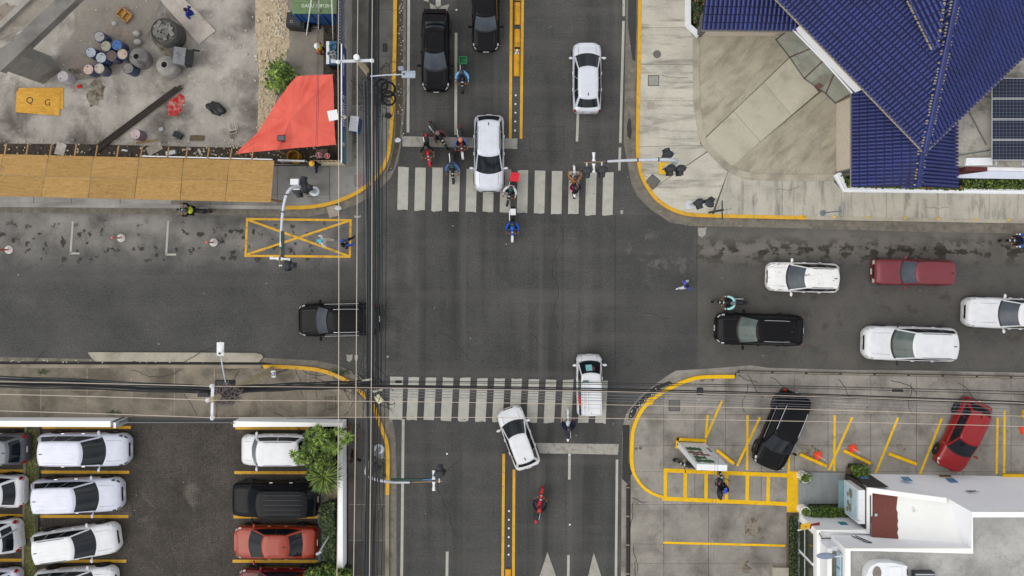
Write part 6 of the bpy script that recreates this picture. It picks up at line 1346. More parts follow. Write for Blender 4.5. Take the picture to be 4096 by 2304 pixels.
# entrance apron, planters, edging
MB().prism(W2([(3190, 1886), (3397, 1889), (3397, 2040), (3189, 2040)]), .02, .16).build('entrance_floor', concrete('tile_grey', c(142, 146, 146), c(128, 132, 132), c(104, 106, 106), (2, .5), 0, .4), wbd)
def pot(px, py, label):
    q = W(px, py, .1); r = empty('planter_pot', (q.x, q.y, .12), 0, label, 'planter'); MB().lathe((0, 0, 0), [(.26, 0), (.28, .75), (.25, .75), (.24, .66), (.001, .66)], 20).build('pot', WTOP, r, 40); return r
pots = [pot(3204, 1898, 'white cylindrical planter with a spiky plant at the grey tiled entrance corner'), pot(3204, 2032, 'white cylindrical planter with trailing plant beside the box hedge')]
# ================================================================ billboard
a, b = W(2710, 1766, .1), W(2819, 1770, .1); bl = empty('billboard', ((a.x+b.x)/2, (a.y+b.y)/2-.16, .1), math.atan2(b.y-a.y, b.x-a.x), 'tall white slab billboard with green and brown emblem standing in yellow kerbing', 'billboard'); lw = (b-a).length
hb_ = 5.0
MB().box((0, 0, hb_/2), (lw, .30, hb_)).build('slab', WHITEP, bl)
EG, EBn = mat('emblem_green', c(46, 92, 58), .6, var=.1), mat('emblem_brown', c(122, 84, 74), .6, var=.1)
def band(x0, x1, z0, z1, m, nm, seed):
    rn = random.Random(seed); n = 9; pts = []
    for k in range(n+1): pts.append((x0+(x1-x0)*k/n, z1+rn.uniform(-.10, .10)*(0 if k in (0, n) else 1)))
    for k in range(n, -1, -1): pts.append((x0+(x1-x0)*k/n, z0+rn.uniform(-.10, .10)))
    vs = [(-x, .156, z) for x, z in pts]; MB().add(vs, [tuple(range(len(vs)))]).build(nm, m, bl)
band(-.18, .62, 1.3, 2.0, EG, 'emblem_leaf', 1); band(-.10, .66, 2.2, 2.7, EBn, 'emblem_band', 2); band(-.35, .55, 2.75, 3.15, EBn, 'emblem_band', 3); band(-.02, .58, 3.3, 3.9, EG, 'emblem_leaf', 4); band(-.25, .66, 4.05, 4.55, EG, 'emblem_leaf', 5)
for k in range(8): MB().box((.62, .156, 1.3+k*.13), (.16, .006, .05)).build('lettering', BLACK_L, bl)
kb_ = [(2703, 1748), (2822, 1754), (2820, 1778), (2700, 1790), (2703, 1748)]
r = empty('billboard_kerb', (0, 0, 0), 0, 'yellow kerb block round the foot of the billboard', 'kerb'); ribbon(MB(), W2(kb_), 0, -.16, .1, .24).build('kerb_ring', M_YEL2, r)
# wheel stops, barrier posts
for i, (p0, p1, lab) in enumerate((((2867, 1800), (2936, 1855), 'yellow wheel stop behind the white billboard'), ((3199, 1817), (3307, 1865), 'yellow wheel stop nearest the parked black vehicle'), ((3376, 1803), (3483, 1855), 'faded yellow wheel stop next to an orange barrier post'), ((3555, 1815), (3668, 1857), 'yellow wheel stop beside the red hatchback'))):
    A_, B_ = W(*p0, .2), W(*p1, .2); dd = B_-A_; m = MB(); m.box((0, 0, .06), (dd.length, .17, .12)); m.box((0, 0, .13), (dd.length*.98, .10, .03)); o = m.build('wheel_stop', M_YEL2, None, loc=((A_.x+B_.x)/2, (A_.y+B_.y)/2, .102)); o.rotation_euler = (0, 0, math.atan2(dd.y, dd.x)); tag(o, lab, 'wheel stop', 'wheel stops in the diagonal bays')
def bpost(px, py, label, base, post, top, rnd_=False, group=None, z0=.1, hh=1.05):
    q = W(px, py, z0); r = empty('barrier_post', (q.x, q.y, z0), R(20), label, 'barrier post', group)
    if rnd_: MB().lathe((0, 0, 0), [(.23, 0), (.23, .04), (.08, .09)], 16).build('base', base, r, 40); MB().ell((.06, .08, .07), (.04, .03, .02), nu=6, nv=4).build('weight_handle', BLACKP, r)
    else: m = MB(); m.box((0, 0, .04), (.40, .40, .08)); m.box((0, 0, .10), (.26, .26, .05)); m.build('base', base, r)
    MB().cyl((0, 0, .05), (0, 0, hh), .04 if rnd_ else .02, n=10).build('post', post, r)
    if rnd_:
        MB().cyl((0, 0, hh), (0, 0, hh+.1), .055, n=10).build('cap', top, r)
        for k in (.35, .6): MB().cyl((0, 0, k), (0, 0, k+.12), .046, n=10).build('band', post if post is not WHITEP else mat('post_red', c(150, 70, 66), .6), r)
    return r
ORN = mat('base_orange', c(226, 72, 36), .6, var=.08); PWH = mat('post_base_white', c(190, 184, 178), .7, var=.1); PRD = mat('post_rose', c(170, 120, 112), .6); ORT = mat('cap_orange', c(228, 110, 60), .6)
bpost(3271, 1821, 'slim white post on a square orange base next to the yellow block', ORN, WHITEP, ORN, group='portable posts'); bpost(3410, 1794, 'slim white post on a square orange base by the faded wheel stop', ORN, WHITEP, ORN, group='portable posts')
bpost(4094, 1720, 'orange base of a post at the edge of the bays beyond the red hatchback', ORN, WHITEP, ORN, group='portable posts')
bpost(485, 952, 'delineator post with orange cap between two white bay corner marks', PWH, PRD, ORT, True, 'delineator posts in the parking lane', 0); bpost(855, 970, 'delineator post with orange cap near the yellow crossed box', PWH, PRD, ORT, True, 'delineator posts in the parking lane', 0); bpost(36, 999, 'delineator post with red shaft far along the dusty parking lane', PWH, mat('post_redder', c(176, 60, 56), .6), mat('cap_red', c(190, 60, 50), .6), True, 'delineator posts in the parking lane', 0)
# yellow lane separators and studs on the wide road
sepm = mat('separator_yellow', c(196, 142, 20), .6, var=.2, dirt=c(110, 84, 40), dirt_amt=.15); me = MB(); Ls = 88*mpp(.1)
me.grid(lambda a, b: Vector((.17*math.cos(math.pi*b), (a-.5)*Ls, .16*math.sin(math.pi*b)**.6)), 4, 9); 
for e in (-1, 1): me.add([Vector((.17*math.cos(math.pi*k/8), e*Ls/2, .16*math.sin(math.pi*k/8)**.6)) for k in range(9)], [tuple(range(9))])
me = me.data('lane_separator', sepm, 50)
for i, (x, y_) in enumerate(((2072, -40), (2070, 56), (2069, 163), (2067, 262), (2033, 2318))):
    q = W(x, y_); o = inst('lane_separator', me, None, (q.x, q.y, .004)); tag(o, 'yellow hump lane separator between the double lines' if i < 4 else 'yellow lane separator south of the crossing among white studs', 'lane separator', 'lane separators')
q = W(2068, 215); dl = empty('delineator', (q.x, q.y, 0), 0, 'white delineator post with striped plate between yellow separators', 'delineator'); MB().lathe((0, 0, 0), [(.14, 0), (.13, .08), (.05, .12), (.05, .9), (.001, .92)], 14).build('post', WHITEP, dl, 40); MB().box((.02, .22, .5), (.32, .03, .5)).build('striped_plate', mat('plate_ochre', c(170, 116, 30), .6), dl)
for k in range(4): MB().box((.02, .20, .3+k*.12), (.32, .02, .04)).build('stripe', BLACK_L, dl)
std = MB().lathe((0, 0, 0), [(.055, 0), (.05, .02), (.02, .03), (.001, .032)], 10).data('road_stud', WHITEP, 40)
for x, y_ in ((2063, 381), (2062, 416), (2062, 451), (2061, 486), (2060, 522)): q = W(x, y_, .01); o = inst('road_stud', std, None, (q.x, q.y, .004)); tag(o, 'white road stud in the row north of the stop line', 'road stud', 'road studs north')
for y_ in (2044, 2079, 2113, 2148, 2183, 2218): q = W(2036-(y_-2044)*.01, y_); o = inst('road_stud', std, None, (q.x, q.y, .004)); tag(o, 'white road stud in the row south of the crossing', 'road stud', 'road studs south')
for x, y_ in ((1788, 1815), (2278, 1818), (2279, 2098), (1826, 40)): q = W(x, y_); o = inst('road_stud', std, None, (q.x, q.y, .016)); tag(o, 'single white road stud on a lane line', 'road stud', 'single road studs')
# ================================================================ signals, lamps, poles
GALV = mat('galvanised', c(196, 200, 206), .45, .3, var=.08, dirt=c(140, 120, 100), dirt_amt=-.05); RUSTY = mat('rusty_pipe', c(136, 112, 84), .7, var=.2); SIGB = mat('signal_black', c(48, 50, 54), .55, var=.12); DGREEN = mat('dark_green_sheet', c(34, 62, 54), .6)
LENS = [mat('lens_red', c(90, 16, 16), .2), mat('lens_amber', c(96, 66, 14), .2), mat('lens_green', c(14, 70, 50), .2)]
def head(parent, loc, rz, n=3, nm='signal_head'):
    """signal housing hanging at loc, facing local +x"""
    o = empty(nm, loc, rz); o.parent = parent; h = .34*n
    m = MB(); m.box((0, 0, 0), (.22, .34, h)); m.box((-.03, 0, 0), (.04, .56, h+.22)); m.ell((0, 0, h/2), (.2, .26, .10), nu=12, nv=6); m.build('housing', SIGB, o, 40)
    for k in range(n):
        z = h/2-.17-.34*k; v = MB(); v.grid(lambda a, b: Vector((.11+b*.24, .14*math.cos(a*3.4-.13), z+.14*math.sin(a*3.4-.13))), 9, 2); v.build('visor', SIGB, o, 60); MB().lathe((.115, 0, z), [(.12, 0), (.001, .02)], 12, Matrix.Rotation(R(90), 3, 'Y')).build('lens', LENS[k % 3], o)
    return o
def sensor(parent, q, ang):
    """twin white detector pods either side of the arm"""
    d = Vector((math.cos(ang), math.sin(ang), 0))
    for s_ in (-1, 1):
        m = MB(); m.cyl(q+d*s_*.06, q+d*s_*.22, .10, .05, 8); m.cyl(q+d*s_*.22, q+d*s_*.50, .05, .085, 8); m.build('detector', WHITEP, parent, 40)
def mast(label, elbow, arm, z=4.3, base_m=None, rusty=.25):
    e = W(*elbow, z); r = empty('traffic_signal', (e.x, e.y, 0), 0, label, 'traffic signal', 'traffic signals of the junction'); L0 = lambda p: Vector(p)-r.location
    m = MB(); m.lathe((0, 0, 0), [(.28, .1), (.28, .16), (.14, .18), (.12, 1.2), (.095, z-.35)], 14); m.build('pole', GALV, r, 40)
    pts = [Vector((0, 0, z-.4))] + [L0(W(x, y, z+.05+.10*i)) for i, (x, y) in enumerate(arm)]
    q = [(p.x, p.y, p.z) for p in pts]
    for _ in range(2):
        n_ = [q[0]]
        for a, b in zip(q, q[1:]): n_ += [tuple(a[k]*.75+b[k]*.25 for k in range(3)), tuple(a[k]*.25+b[k]*.75 for k in range(3))]
        q = n_+[q[-1]]
    k = int(len(q)*(1-rusty)); MB().tube(q[:k+1], [.10-.045*i/len(q) for i in range(k+1)], 10).build('arm', GALV, r, 50); MB().tube(q[k:], .04, 8).build('arm_end', RUSTY, r, 50)
    for i in (int(k*.45), int(k*.7), k): v = Vector(q[i]); d = (Vector(q[min(i+1, len(q)-1)])-v).normalized(); MB().cyl(v-d*.03, v+d*.03, .105, n=10).build('clamp', DKGREY, r)
    return r, lambda px, py, zz: W(px, py, zz)-r.location
# north-east mast
r, l = mast('curved traffic signal mast on a yellow foot reaching over the northern crosswalk', (2716, 643), [(2690, 638), (2600, 638), (2520, 641), (2440, 645), (2335, 652)])
MB().box((-.0, 0, .2), (.62, .62, .16)).build('yellow_foot', M_YEL2, r)
for px, py in ((2347, 684), (2407, 682)): q = l(px, py, 4.4); MB().box(l(px, py-14, 4.85), (.06, .5, .06)).build('hanger', GALV, r); head(r, q, R(-90))
head(r, l(2678, 676, 2.9), R(-90)); head(r, l(2718, 677, 2.9), R(-90)); head(r, l(2668, 622, 2.9), R(100)); MB().box(l(2698, 660, 3.3), (1.0, .06, .06)).build('hanger', GALV, r)
sensor(r, l(2375, 650, 4.9), R(90))
# north-west mast
r, l = mast('curved traffic signal mast bending over the yellow crossed box', (1183, 743), [(1160, 752), (1138, 795), (1127, 880), (1123, 980), (1118, 1072)])
MB().box(l(1130, 985, 4.65), (.16, 1.5, .10)).build('street_name_board', DGREEN, r); head(r, l(1155, 1062, 4.4), R(0)); MB().box(l(1136, 1062, 4.75), (.5, .06, .06)).build('hanger', GALV, r)
sensor(r, l(1120, 1035, 4.8), R(-5)); head(r, l(1222, 753, 2.9), R(10)); head(r, l(1196, 764, 2.6), R(-80), 2); head(r, l(1212, 732, 2.7), R(80), 2); MB().box(l(1180, 728, 3.4), (.42, .30, .3)).build('control_box', WHITEP, r); MB().box(l(1185, 757, 3.3), (.5, .06, .06)).build('hanger', WHITEP, r)
# south-west mast
r, l = mast('curved traffic signal mast beside the overhead cables reaching over the southern road', (1465, 1872), [(1462, 1890), (1478, 1911), (1540, 1927), (1620, 1930), (1768, 1924)])
head(r, l(1759, 1888, 4.4), R(90)); MB().box(l(1757, 1910, 4.75), (.06, .5, .06)).build('hanger', GALV, r); sensor(r, l(1735, 1922, 4.85), R(90)); MB().box(l(1640, 1918, 4.7), (1.9, .10, .12)).build('street_name_board', DGREEN, r); MB().box(l(1712, 1918, 4.75), (.5, .03, .14)).build('board_plate', mat('plate_sky', c(96, 140, 196), .5), r); head(r, l(1498, 1868, 2.6), R(-20), 2); head(r, l(1478, 1835, 2.7), R(100), 2)
# pedestrian signal, plates
q = W(2759, 820, .13); r = empty('pedestrian_signal', (q.x, q.y, .13), R(-10), 'short pole with two black pedestrian signal heads on the pale pavement corner', 'pedestrian signal'); MB().lathe((0, 0, 0), [(.24, 0), (.24, .03), (.07, .05), (.06, 2.4)], 14).build('pole', GALV, r, 40)
MB().box((.2, 0, 2.4), (.7, .05, .05)).build('bracket', GALV, r); head(r, Vector((-.05, .0, 2.3)), R(-60), 2); head(r, Vector((.50, .06, 2.3)), R(60), 2)
q = W(2837, 850, .13); r = empty('street_name_sign', (q.x, q.y, .13), 0, 'dark green street name post with crossed blades at the pale pavement kerb', 'street sign'); MB().cyl((0, 0, 0), (0, 0, 3.1), .06, n=10).build('post', mat('post_dark', c(46, 48, 46), .6), r); MB().box((0, 0, 2.95), (.02, 1.0, .2)).build('blade', DGREEN, r); MB().box((.1, 0, 2.7), (.9, .02, .2), R(10)).build('blade', DGREEN, r)
q = W(3291, 852, .13); r = empty('traffic_sign', (q.x, q.y, .13), 0, 'thin grey sign post with small plate on the pale pavement near the white planter', 'traffic sign'); MB().lathe((0, 0, 0), [(.17, 0), (.17, .02), (.03, .03), (.03, 2.8)], 12).build('post', mat('post_slate', c(110, 118, 124), .5), r); MB().box((0, .0, 2.6), (.03, .55, .55)).build('plate', mat('plate_grey', c(150, 152, 152), .5), r)
q = W(1148, 1478, .13); r = empty('traffic_sign', (q.x, q.y, .13), 0, 'white no-turn sign tilted on a leaning post by the worn yellow kerb', 'traffic sign'); e = W(1094, 1496, 2.2)-r.location; MB().tube([(0, 0, 0), e], .035, 7).build('post', mat('post_brown', c(92, 84, 74), .7), r)
pl = MB().box((0, 0, 0), (.24, .36, .02)).build('plate', WHITEP, r, loc=e+Vector((0, 0, .03))); pl.rotation_euler = (0, R(-8), R(5)); MB().torus((-.02, 0, .012), .085, .014, 'z').build('symbol_ring', mat('sign_black', c(40, 34, 40), .6), pl); MB().box((-.02, 0, .012), (.15, .025, .008), .8).build('symbol_bar', mat('sign_black', c(40, 34, 40), .6), pl); MB().box((.085, 0, .012), (.05, .26, .006)).build('lettering', mat('sign_blue_text', c(90, 104, 150), .6), pl)
# utility poles
CPOLE = mat('pole_concrete', c(168, 156, 128), .85, var=.15, dirt=c(120, 110, 92), dirt_amt=.1)
def lamp(r, pts, hd, rz, m=None):
    l = [p-r.location for p in pts]; MB().tube(l, .03, 6).build('lamp_arm', GALV, r, 50); h = hd-r.location; m_ = MB(); m_.box((0, 0, 0), (.62, .32, .10)); m_.ell((.0, 0, .03), (.34, .17, .08), nu=14, nv=6); o = m_.build('lamp_head', m or mat('lamp_grey', c(150, 160, 172), .5), r, 40, h); o.rotation_euler = (0, 0, rz); MB().cyl((-.2, 0, .08), (-.2, 0, .14), .05, n=8).build('photocell', DKGREY, o)
def upole(label, top, z, arm, armz, ins):
    t = W(*top, z); r = empty('utility_pole', (t.x, t.y, .1), 0, label, 'utility pole', 'utility poles'); MB().cyl((0, 0, 0), (0, 0, z), .21, .12, 12).build('pole', CPOLE, r, 50); a, b = W(*arm[0], armz)-r.location, W(*arm[1], armz)-r.location; d = b-a; MB().box((a+b)/2, (d.length, .12, .12), math.atan2(d.y, d.x)).build('crossarm', GALV, r)
    for x, y_ in ins: q = W(x, y_, armz+.2)-r.location; MB().lathe(q+Vector((0, 0, -.15)), [(.05, 0), (.09, .05), (.06, .1), (.10, .15), (.06, .22), (.001, .28)], 12).build('insulator', WHITEP, r, 40)
    for k in range(3): MB().box((.12, -.12, 5.6+.5*k), (.3, .3, .06)).build('bracket', mat('bracket_blue', c(88, 110, 140), .5), r)
    return r
r = upole('concrete utility pole with white crossarm behind the banner wall pavement', (1428, 236), 9.6, ((1342, 247), (1495, 242)), 9.5, ((1352, 247), (1429, 228), (1487, 242)))
lamp(r, [W(1482, 305, 8.2), W(1540, 300, 8.3), W(1604, 298, 8.3)], W(1634, 298, 8.3), 0)
MB().lathe(W(1428, 232, 9.7)-r.location, [(.13, 0), (.13, .2), (.001, .22)], 12).build('pole_cap', WHITEP, r); MB().cyl(W(1540, 205, 6.6)-r.location, W(1540, 175, 6.6)-r.location, .12, n=10).build('splice_case', BLACKP, r)
r2 = upole('concrete utility pole with white crossarm over the brown south-west pavement', (848, 1600), 9.6, ((852, 1536), (849, 1680)), 9.5, ((846, 1545), (830, 1601), (848, 1671)))
lamp(r2, [W(905, 1542, 7.6), W(892, 1480, 7.8), W(884, 1432, 7.8)], W(882, 1396, 7.8), R(90), WHITEP)
MB().box(W(815, 1578, 7.5)-r2.location, (.5, .2, .2)).build('splice_case', BLACKP, r2); MB().box(W(900, 1536, 7.2)-r2.location, (.9, .35, .3)).build('splice_case', BLACKP, r2)
# ================================================================ overhead cables
BLKW = mat('cable_black', c(30, 31, 34), .6, var=.1); TEALW = mat('cable_teal', c(30, 46, 50), .6, var=.1); TANW = mat('conductor_tan', c(196, 182, 166), .5, .2, var=.08); GRYW = mat('cable_grey', c(104, 104, 108), .6, var=.1)
def wire(a, za, b, zb, sag, r_, m, label, group, n=22, wob=0., nm='overhead_cable'):
    A, B = W(*a, za), W(*b, zb); pts = []
    for k in range(n+1):
        t = k/n; p = A.lerp(B, t); p.z -= 4*sag*t*(1-t); p.x += wob*math.sin(t*19+za*7); p.y += wob*math.cos(t*23+zb*5); pts.append(p)
    return tag(MB().tube(pts, r_, 5, False).build(nm, m, None, 60), label, 'cable', group)
G1, G2, G3, G4, G5 = 'cables along the wide road', 'bare conductors along the wide road', 'cables along the side street', 'bare conductors along the side street', 'cables from the junction to the east'
rn = random.Random(21)
for i, (x0, x1) in enumerate(((1352, 1338), (1429, 1402), (1487, 1468))):
    lab = ('bare tan conductor passing over the blue banner wall', 'bare tan conductor above the middle of the west pavement', 'bare tan conductor beside the black cable bundle')[i]
    wire((x0, 247 if i != 1 else 230), 9.75, (x1, 2950), 9.75, .5, .016, TANW, lab+', southern span', G2); wire((x0, 247 if i != 1 else 230), 9.75, (x0+4, -700), 9.75, .1, .016, TANW, lab+', northern span', G2)
LB, LN = 'black cable in the thick bundle running along the west side of the wide road', 'black cable in the thick bundle north of the concrete pole'
for k in range(15):
    o = (k-7)*3.4; m = (BLKW, BLKW, TEALW)[k % 3]; z_ = 7.0+rn.uniform(-.35, .35)
    wire((1492+o*1.3, 322), z_, (1462+o*.85, 2950), z_, 1.1+rn.uniform(-.3, .3), rn.choice((.018, .024, .034)), m, LB, G1, wob=.02)
for k in range(9): o = (k-4)*4; z_ = 7.0+rn.uniform(-.3, .3); wire((1492+o*1.4, 322), z_, (1492+o*.7, -800), z_, .35, rn.choice((.022, .03, .04)), (BLKW, TEALW)[k % 2], LN, G1)
for x0, x1 in ((1530, 1492), (1545, 1508), (1452, 1425)): wire((x0, 330), 6.2, (x1, 2950), 6.2, 1.0, .016, BLKW, 'thin black cable hanging apart from the thick bundle of the wide road', G1)
for x0, x1, m in ((1455, 1440, GRYW), (1470, 1452, GRYW)): wire((x0, 320), 6.8, (x1, 2950), 6.8, 1.3, .014, m, 'thin grey cable beside the black bundle', G1)
LS = 'black cable in the side street bundle west of the cable crossing'
for k in range(12):
    z_ = 7.2+rn.uniform(-.3, .3); dy = (k-5.5)*4.4
    wire((872, 1562+dy*.6), z_, (-800, 1506+dy*1.2), z_, .5, rn.choice((.018, .026, .034)), (BLKW, TEALW, BLKW)[k % 3], LS, G3, wob=.02)
LE = 'black cable crossing over the southern crosswalk toward the eastern lot'
for k in range(11):
    z_ = 7.2+rn.uniform(-.3, .3); dy = (k-5)*4.2
    wire((872, 1562+dy*.6), z_, (1476, 1538+dy*.7), z_-.5, .25, rn.choice((.02, .028, .036)), BLKW, 'black cable between the south-west pole and the cable crossing', G3, 12, .02)
for k, (y0, y1, r_) in enumerate(((1524, 1590, .02), (1530, 1603, .016), (1541, 1640, .034), (1545, 1646, .026), (1549, 1652, .02), (1556, 1660, .014), (1562, 1672, .014), (1574, 1690, .012), (1586, 1700, .012))):
    wire((1476, y0), 6.7, (4800, y1), 7.2, 1.1+.1*(k % 3), r_, BLKW if k < 5 else GRYW, LE if k < 5 else 'thin grey cable crossing over the southern crosswalk toward the eastern lot', G5, 26)
for i, (yl, yp, yr) in enumerate(((1530, 1545, 1640), (1576, 1601, 1692), (1640, 1671, 1728))):
    lab = ('bare tan conductor by the black bundle of the side street', 'bare tan conductor over the middle of the brown pavement', 'bare tan conductor above the white boundary wall')[i]
    wire((850, yp), 9.75, (-800, yl-12), 9.75, .3, .015, TANW, lab+', western span', G4); wire((850, yp), 9.75, (4800, yr), 9.75, 1.2, .013, TANW, lab+', eastern span', G4, 26)
for x in (2888, 2876): wire((x, 1640), 6.0, (x-40, 2700), 7.0, .6, .008, GRYW, 'thin dark drop wire over the billboard and yellow bays', 'drop wires over the eastern lot')
for x in (1258, 1264): wire((x, -300), 7., (x+4, 600), 4., .5, .008, BLKW, 'thin drop wire hanging over the red tarpaulin', 'drop wires over the tarpaulin')
# tangled ties, coils and splice cases at the crossing and at the pole
def tangle(cx, cy, z, spread, n, label, name='cable_tangle'):
    r = empty(name, W(cx, cy, z), 0, label, 'cable tangle'); rn = random.Random(int(cx)); m = MB()
    for k in range(n):
        p = Vector((rn.gauss(0, spread*.5), rn.gauss(0, spread*.5), rn.uniform(-.3, .3))); pts = [p]; d = Vector((rn.uniform(-1, 1), rn.uniform(-1, 1), 0))
        for j in range(7): d = (d+Vector((rn.uniform(-.8, .8), rn.uniform(-.8, .8), rn.uniform(-.3, .3)))).normalized(); p = p+d*spread*.25; pts.append(p)
        m.tube(pts, rn.uniform(.008, .02), 4, False)
    tag(m.build('strands', BLKW, r, 60), kind='stuff'); return r
tg = tangle(1468, 1540, 6.7, .8, 46, 'tangle of black ties where the two cable bundles cross')
for q, rr_ in ((Vector((.3, -.3, .1)), .06), (Vector((-.2, .2, .1)), .06)): MB().cyl(q, q+Vector((.45, .1, 0)), rr_, n=8).build('splice_case', mat('case_pale', c(190, 186, 170), .5), tg)
MB().box((.55, -.68, -.1), (.28, .40, .14), .6).build('junction_box', mat('box_cream', c(206, 204, 168), .6), tg)
tg = tangle(1506, 360, 6.2, .75, 60, 'tangle of black cable ends hanging round the concrete pole')
for x, y_, R_ in ((1552, 360, .36), (1556, 395, .32), (1530, 340, .3)):
    q = W(x, y_, 5.6); cl_ = MB()
    for k in range(5): cl_.torus((0, 0, .05*k), R_+rn.uniform(-.04, .04), .03, 'z', 20, 5)
    tag(cl_.build('cable_coil', BLKW, None, 60, q), {1552: 'large black cable coil hung by the concrete pole', 1556: 'second black cable coil hanging below the large one', 1530: 'small black cable coil near the blue pole brackets'}[x], 'cable coil')
wire((1495, 1452), 6.4, (1560, 1524), 6.4, .1, .014, BLKW, 'black jumper cable with a splice slanting from bundle to crosswalk', G5, 8); q = W(1504, 1466, 6.4); tag(MB().cyl(q, q+Vector((.1, -.16, 0)), .06, n=8).build('cable_splice', BLACKP, None), 'black splice on the slanting jumper cable', 'cable splice')
q = W(1582, 1527, 6.4); tag(MB().cyl(q, q+Vector((.3, 0, 0)), .07, n=8).build('cable_splice', TEALW, None), 'dark green splice over the first southern stripe', 'cable splice')
q = W(3570, 1562, 6.2); tag(MB().cyl(q, q+Vector((.5, -.01, 0)), .07, n=8).build('cable_splice', BLACKP, None), 'black splice on a cable above the drain covers', 'cable splice')
q = W(2800, 1565, 6.2); tag(MB().box(q, (.28, .34, .2)).build('junction_box', BLACKP, None), 'black box hanging on the eastern cables', 'junction box')
# dry vine nest on the south-west pole
vn = MB(); rn = random.Random(17); ctr = W(905, 1578, 8.3)
for k in range(420):
    a, b = rn.uniform(0, 6.3), rn.uniform(-1, 1); d = Vector((math.cos(a)*math.sqrt(1-b*b)*.72, math.sin(a)*math.sqrt(1-b*b)*.5, b*.45)); p = ctr+d*rn.uniform(.5, 1.); t_ = Vector((rn.uniform(-1, 1), rn.uniform(-1, 1), rn.uniform(-.5, .5))).normalized()*.16; vn.tube([p-t_, p+Vector((0, 0, .03)), p+t_], .018, 3, False)
vr = empty('dry_vine', ctr, 0, 'grey dry vine nest hanging on the south-west pole', 'vine'); vo = vn.build('twigs', mat('dry_twig', c(112, 104, 100), .9, var=.3, scale=12), vr); vo.location = -ctr; tag(vo, kind='stuff')
MB().ell((0, 0, -.05), (.5, .33, .3), nu=12, nv=8).build('vine_core', mat('vine_dark', c(62, 56, 54), .95, var=.3), vr)
# lamp on the white building and in the car park
q = W(3378, 2223, 4.6); r = empty('wall_lamp', q, 0, 'grey oval street lamp on an arm from the white building', 'street lamp'); MB().tube([(0, 0, 0), (-.55, 0, .15)], .03, 6).build('arm', WHITEP, r); MB().ell((-1.0, .05, .16), (.48, .17, .07), nu=16, nv=6).build('lamp_head', mat('lamp_slate', c(118, 130, 148), .5), r, 50)
q = W(104, 2096, .1); r = empty('parking_lamp', (q.x, q.y, .06), 0, 'thin grey lamp arm leaning out of the grass strip over white cars', 'street lamp'); e = W(0, 2165, 4.0)-r.location; MB().tube([(0, 0, 0), (-.2, -.1, 3.0), e, e+Vector((-2., -1., .1))], .045, 6).build('arm', GALV, r, 50)
q = W(1337, 2110, .1); r = empty('parking_lamp', (q.x, q.y, .06), 0, 'slim grey pole with bracket leaning from the planting bed to the copper sedan', 'street lamp'); e = W(1275, 2212, 2.6)-r.location; MB().tube([(0, 0, 0), e*.5+Vector((0, 0, .4)), e], .045, 6).build('pole', GALV, r, 50); MB().box(e, (.3, .12, .1), .5).build('lamp_head', mat('lamp_grey', c(150, 160, 172), .5), r)
# ================================================================ car park walls, gate, covers
lowwall('boundary_wall', 'long white wall with bright coping on the car park edge beside the grass strip', [(-900, 1674), (484, 1678)], .26, 1.2, WWALL, WTOP)
lowwall('boundary_wall', 'white cornered wall enclosing the planting bed and car park', [(962, 1678), (1379, 1681), (1378, 2264)], .26, 1.2, WWALL, WTOP)
lowwall('boundary_wall', 'white wall continuing past the bottom shrub along the pavement', [(1378, 2268), (1377, 2900)], .26, 1.2, WWALL, WTOP)
gt_ = empty('sliding_gate', W(730, 1672), 0, 'dark metal sliding gate between the two white car park walls', 'gate'); ga, gb_ = W(497, 1670)-gt_.location, W(960, 1674)-gt_.location; gm = mat('gate_metal', c(96, 98, 102), .5, .3)
for z_ in (.25, 1.25): MB().box(((ga+gb_)/2)+Vector((0, 0, z_)), ((gb_-ga).length, .05, .06)).build('rail', gm, gt_)
bar = MB().box((0, 0, .75), (.025, .025, 1.0)).data('bar', gm)
for k in range(46): inst('bar', bar, gt_, ga.lerp(gb_, k/45))
for q in (ga, gb_): MB().box(q+Vector((0, 0, .7)), (.1, .1, 1.4)).build('post', gm, gt_)
MB().box(W(484, 1690, .9)-gt_.location, (.14, .3, 1.5)).build('gate_stop', GALV, gt_)
def cover(px, py, w_, h_, rz, label, fm, lm, z=TOP, rnd_=False):
    q = W(px, py, z); r = empty('access_cover', (q.x, q.y, z+.004), R(rz), label, 'access cover', 'access covers')
    if rnd_: MB().lathe((0, 0, 0), [(w_/2, 0), (w_/2, .008), (w_/2*.9, .009)], 24).build('frame', fm, r); MB().lathe((0, 0, .006), [(w_/2*.86, 0), (w_/2*.86, .006), (.001, .007)], 24).build('lid', lm, r)
    else: MB().box((0, 0, .003), (w_, h_, .008)).build('frame', fm, r); MB().box((0, 0, .009), (w_-.07, h_-.07, .008)).build('lid', lm, r)
IRON = mat('iron_cover', c(104, 102, 98), .7, .2, var=.2, scale=12); DKI = mat('iron_dark', c(60, 60, 58), .7, .2, var=.2)
cover(2628, 217, .44, .44, 0, 'round grey cover set in the pale pavement', IRON, IRON, rnd_=True); cover(2614, 322, .62, .60, 0, 'square cover with dark frame in the pale pavement', DKI, mat('cover_grey', c(140, 140, 132), .8, var=.15)); cover(2604, 423, .42, .40, 0, 'small pale square cover near the plaza curve', M_KERB, M_KERB)
cover(2611, 727, .64, .62, 48, 'diagonal square cover near the signal mast foot', DKI, IRON); cover(1438, 722, .58, .66, 6, 'patterned brown cover on the grey corner pavement', mat('cover_brown', c(112, 102, 98), .8, var=.25, scale=14), mat('cover_brown2', c(120, 108, 104), .8, var=.3, scale=14)); cover(1250, 765, .52, .62, 0, 'square cover beside the curved mast over the yellow box', DKI, mat('cover_conc', c(128, 126, 120), .8))
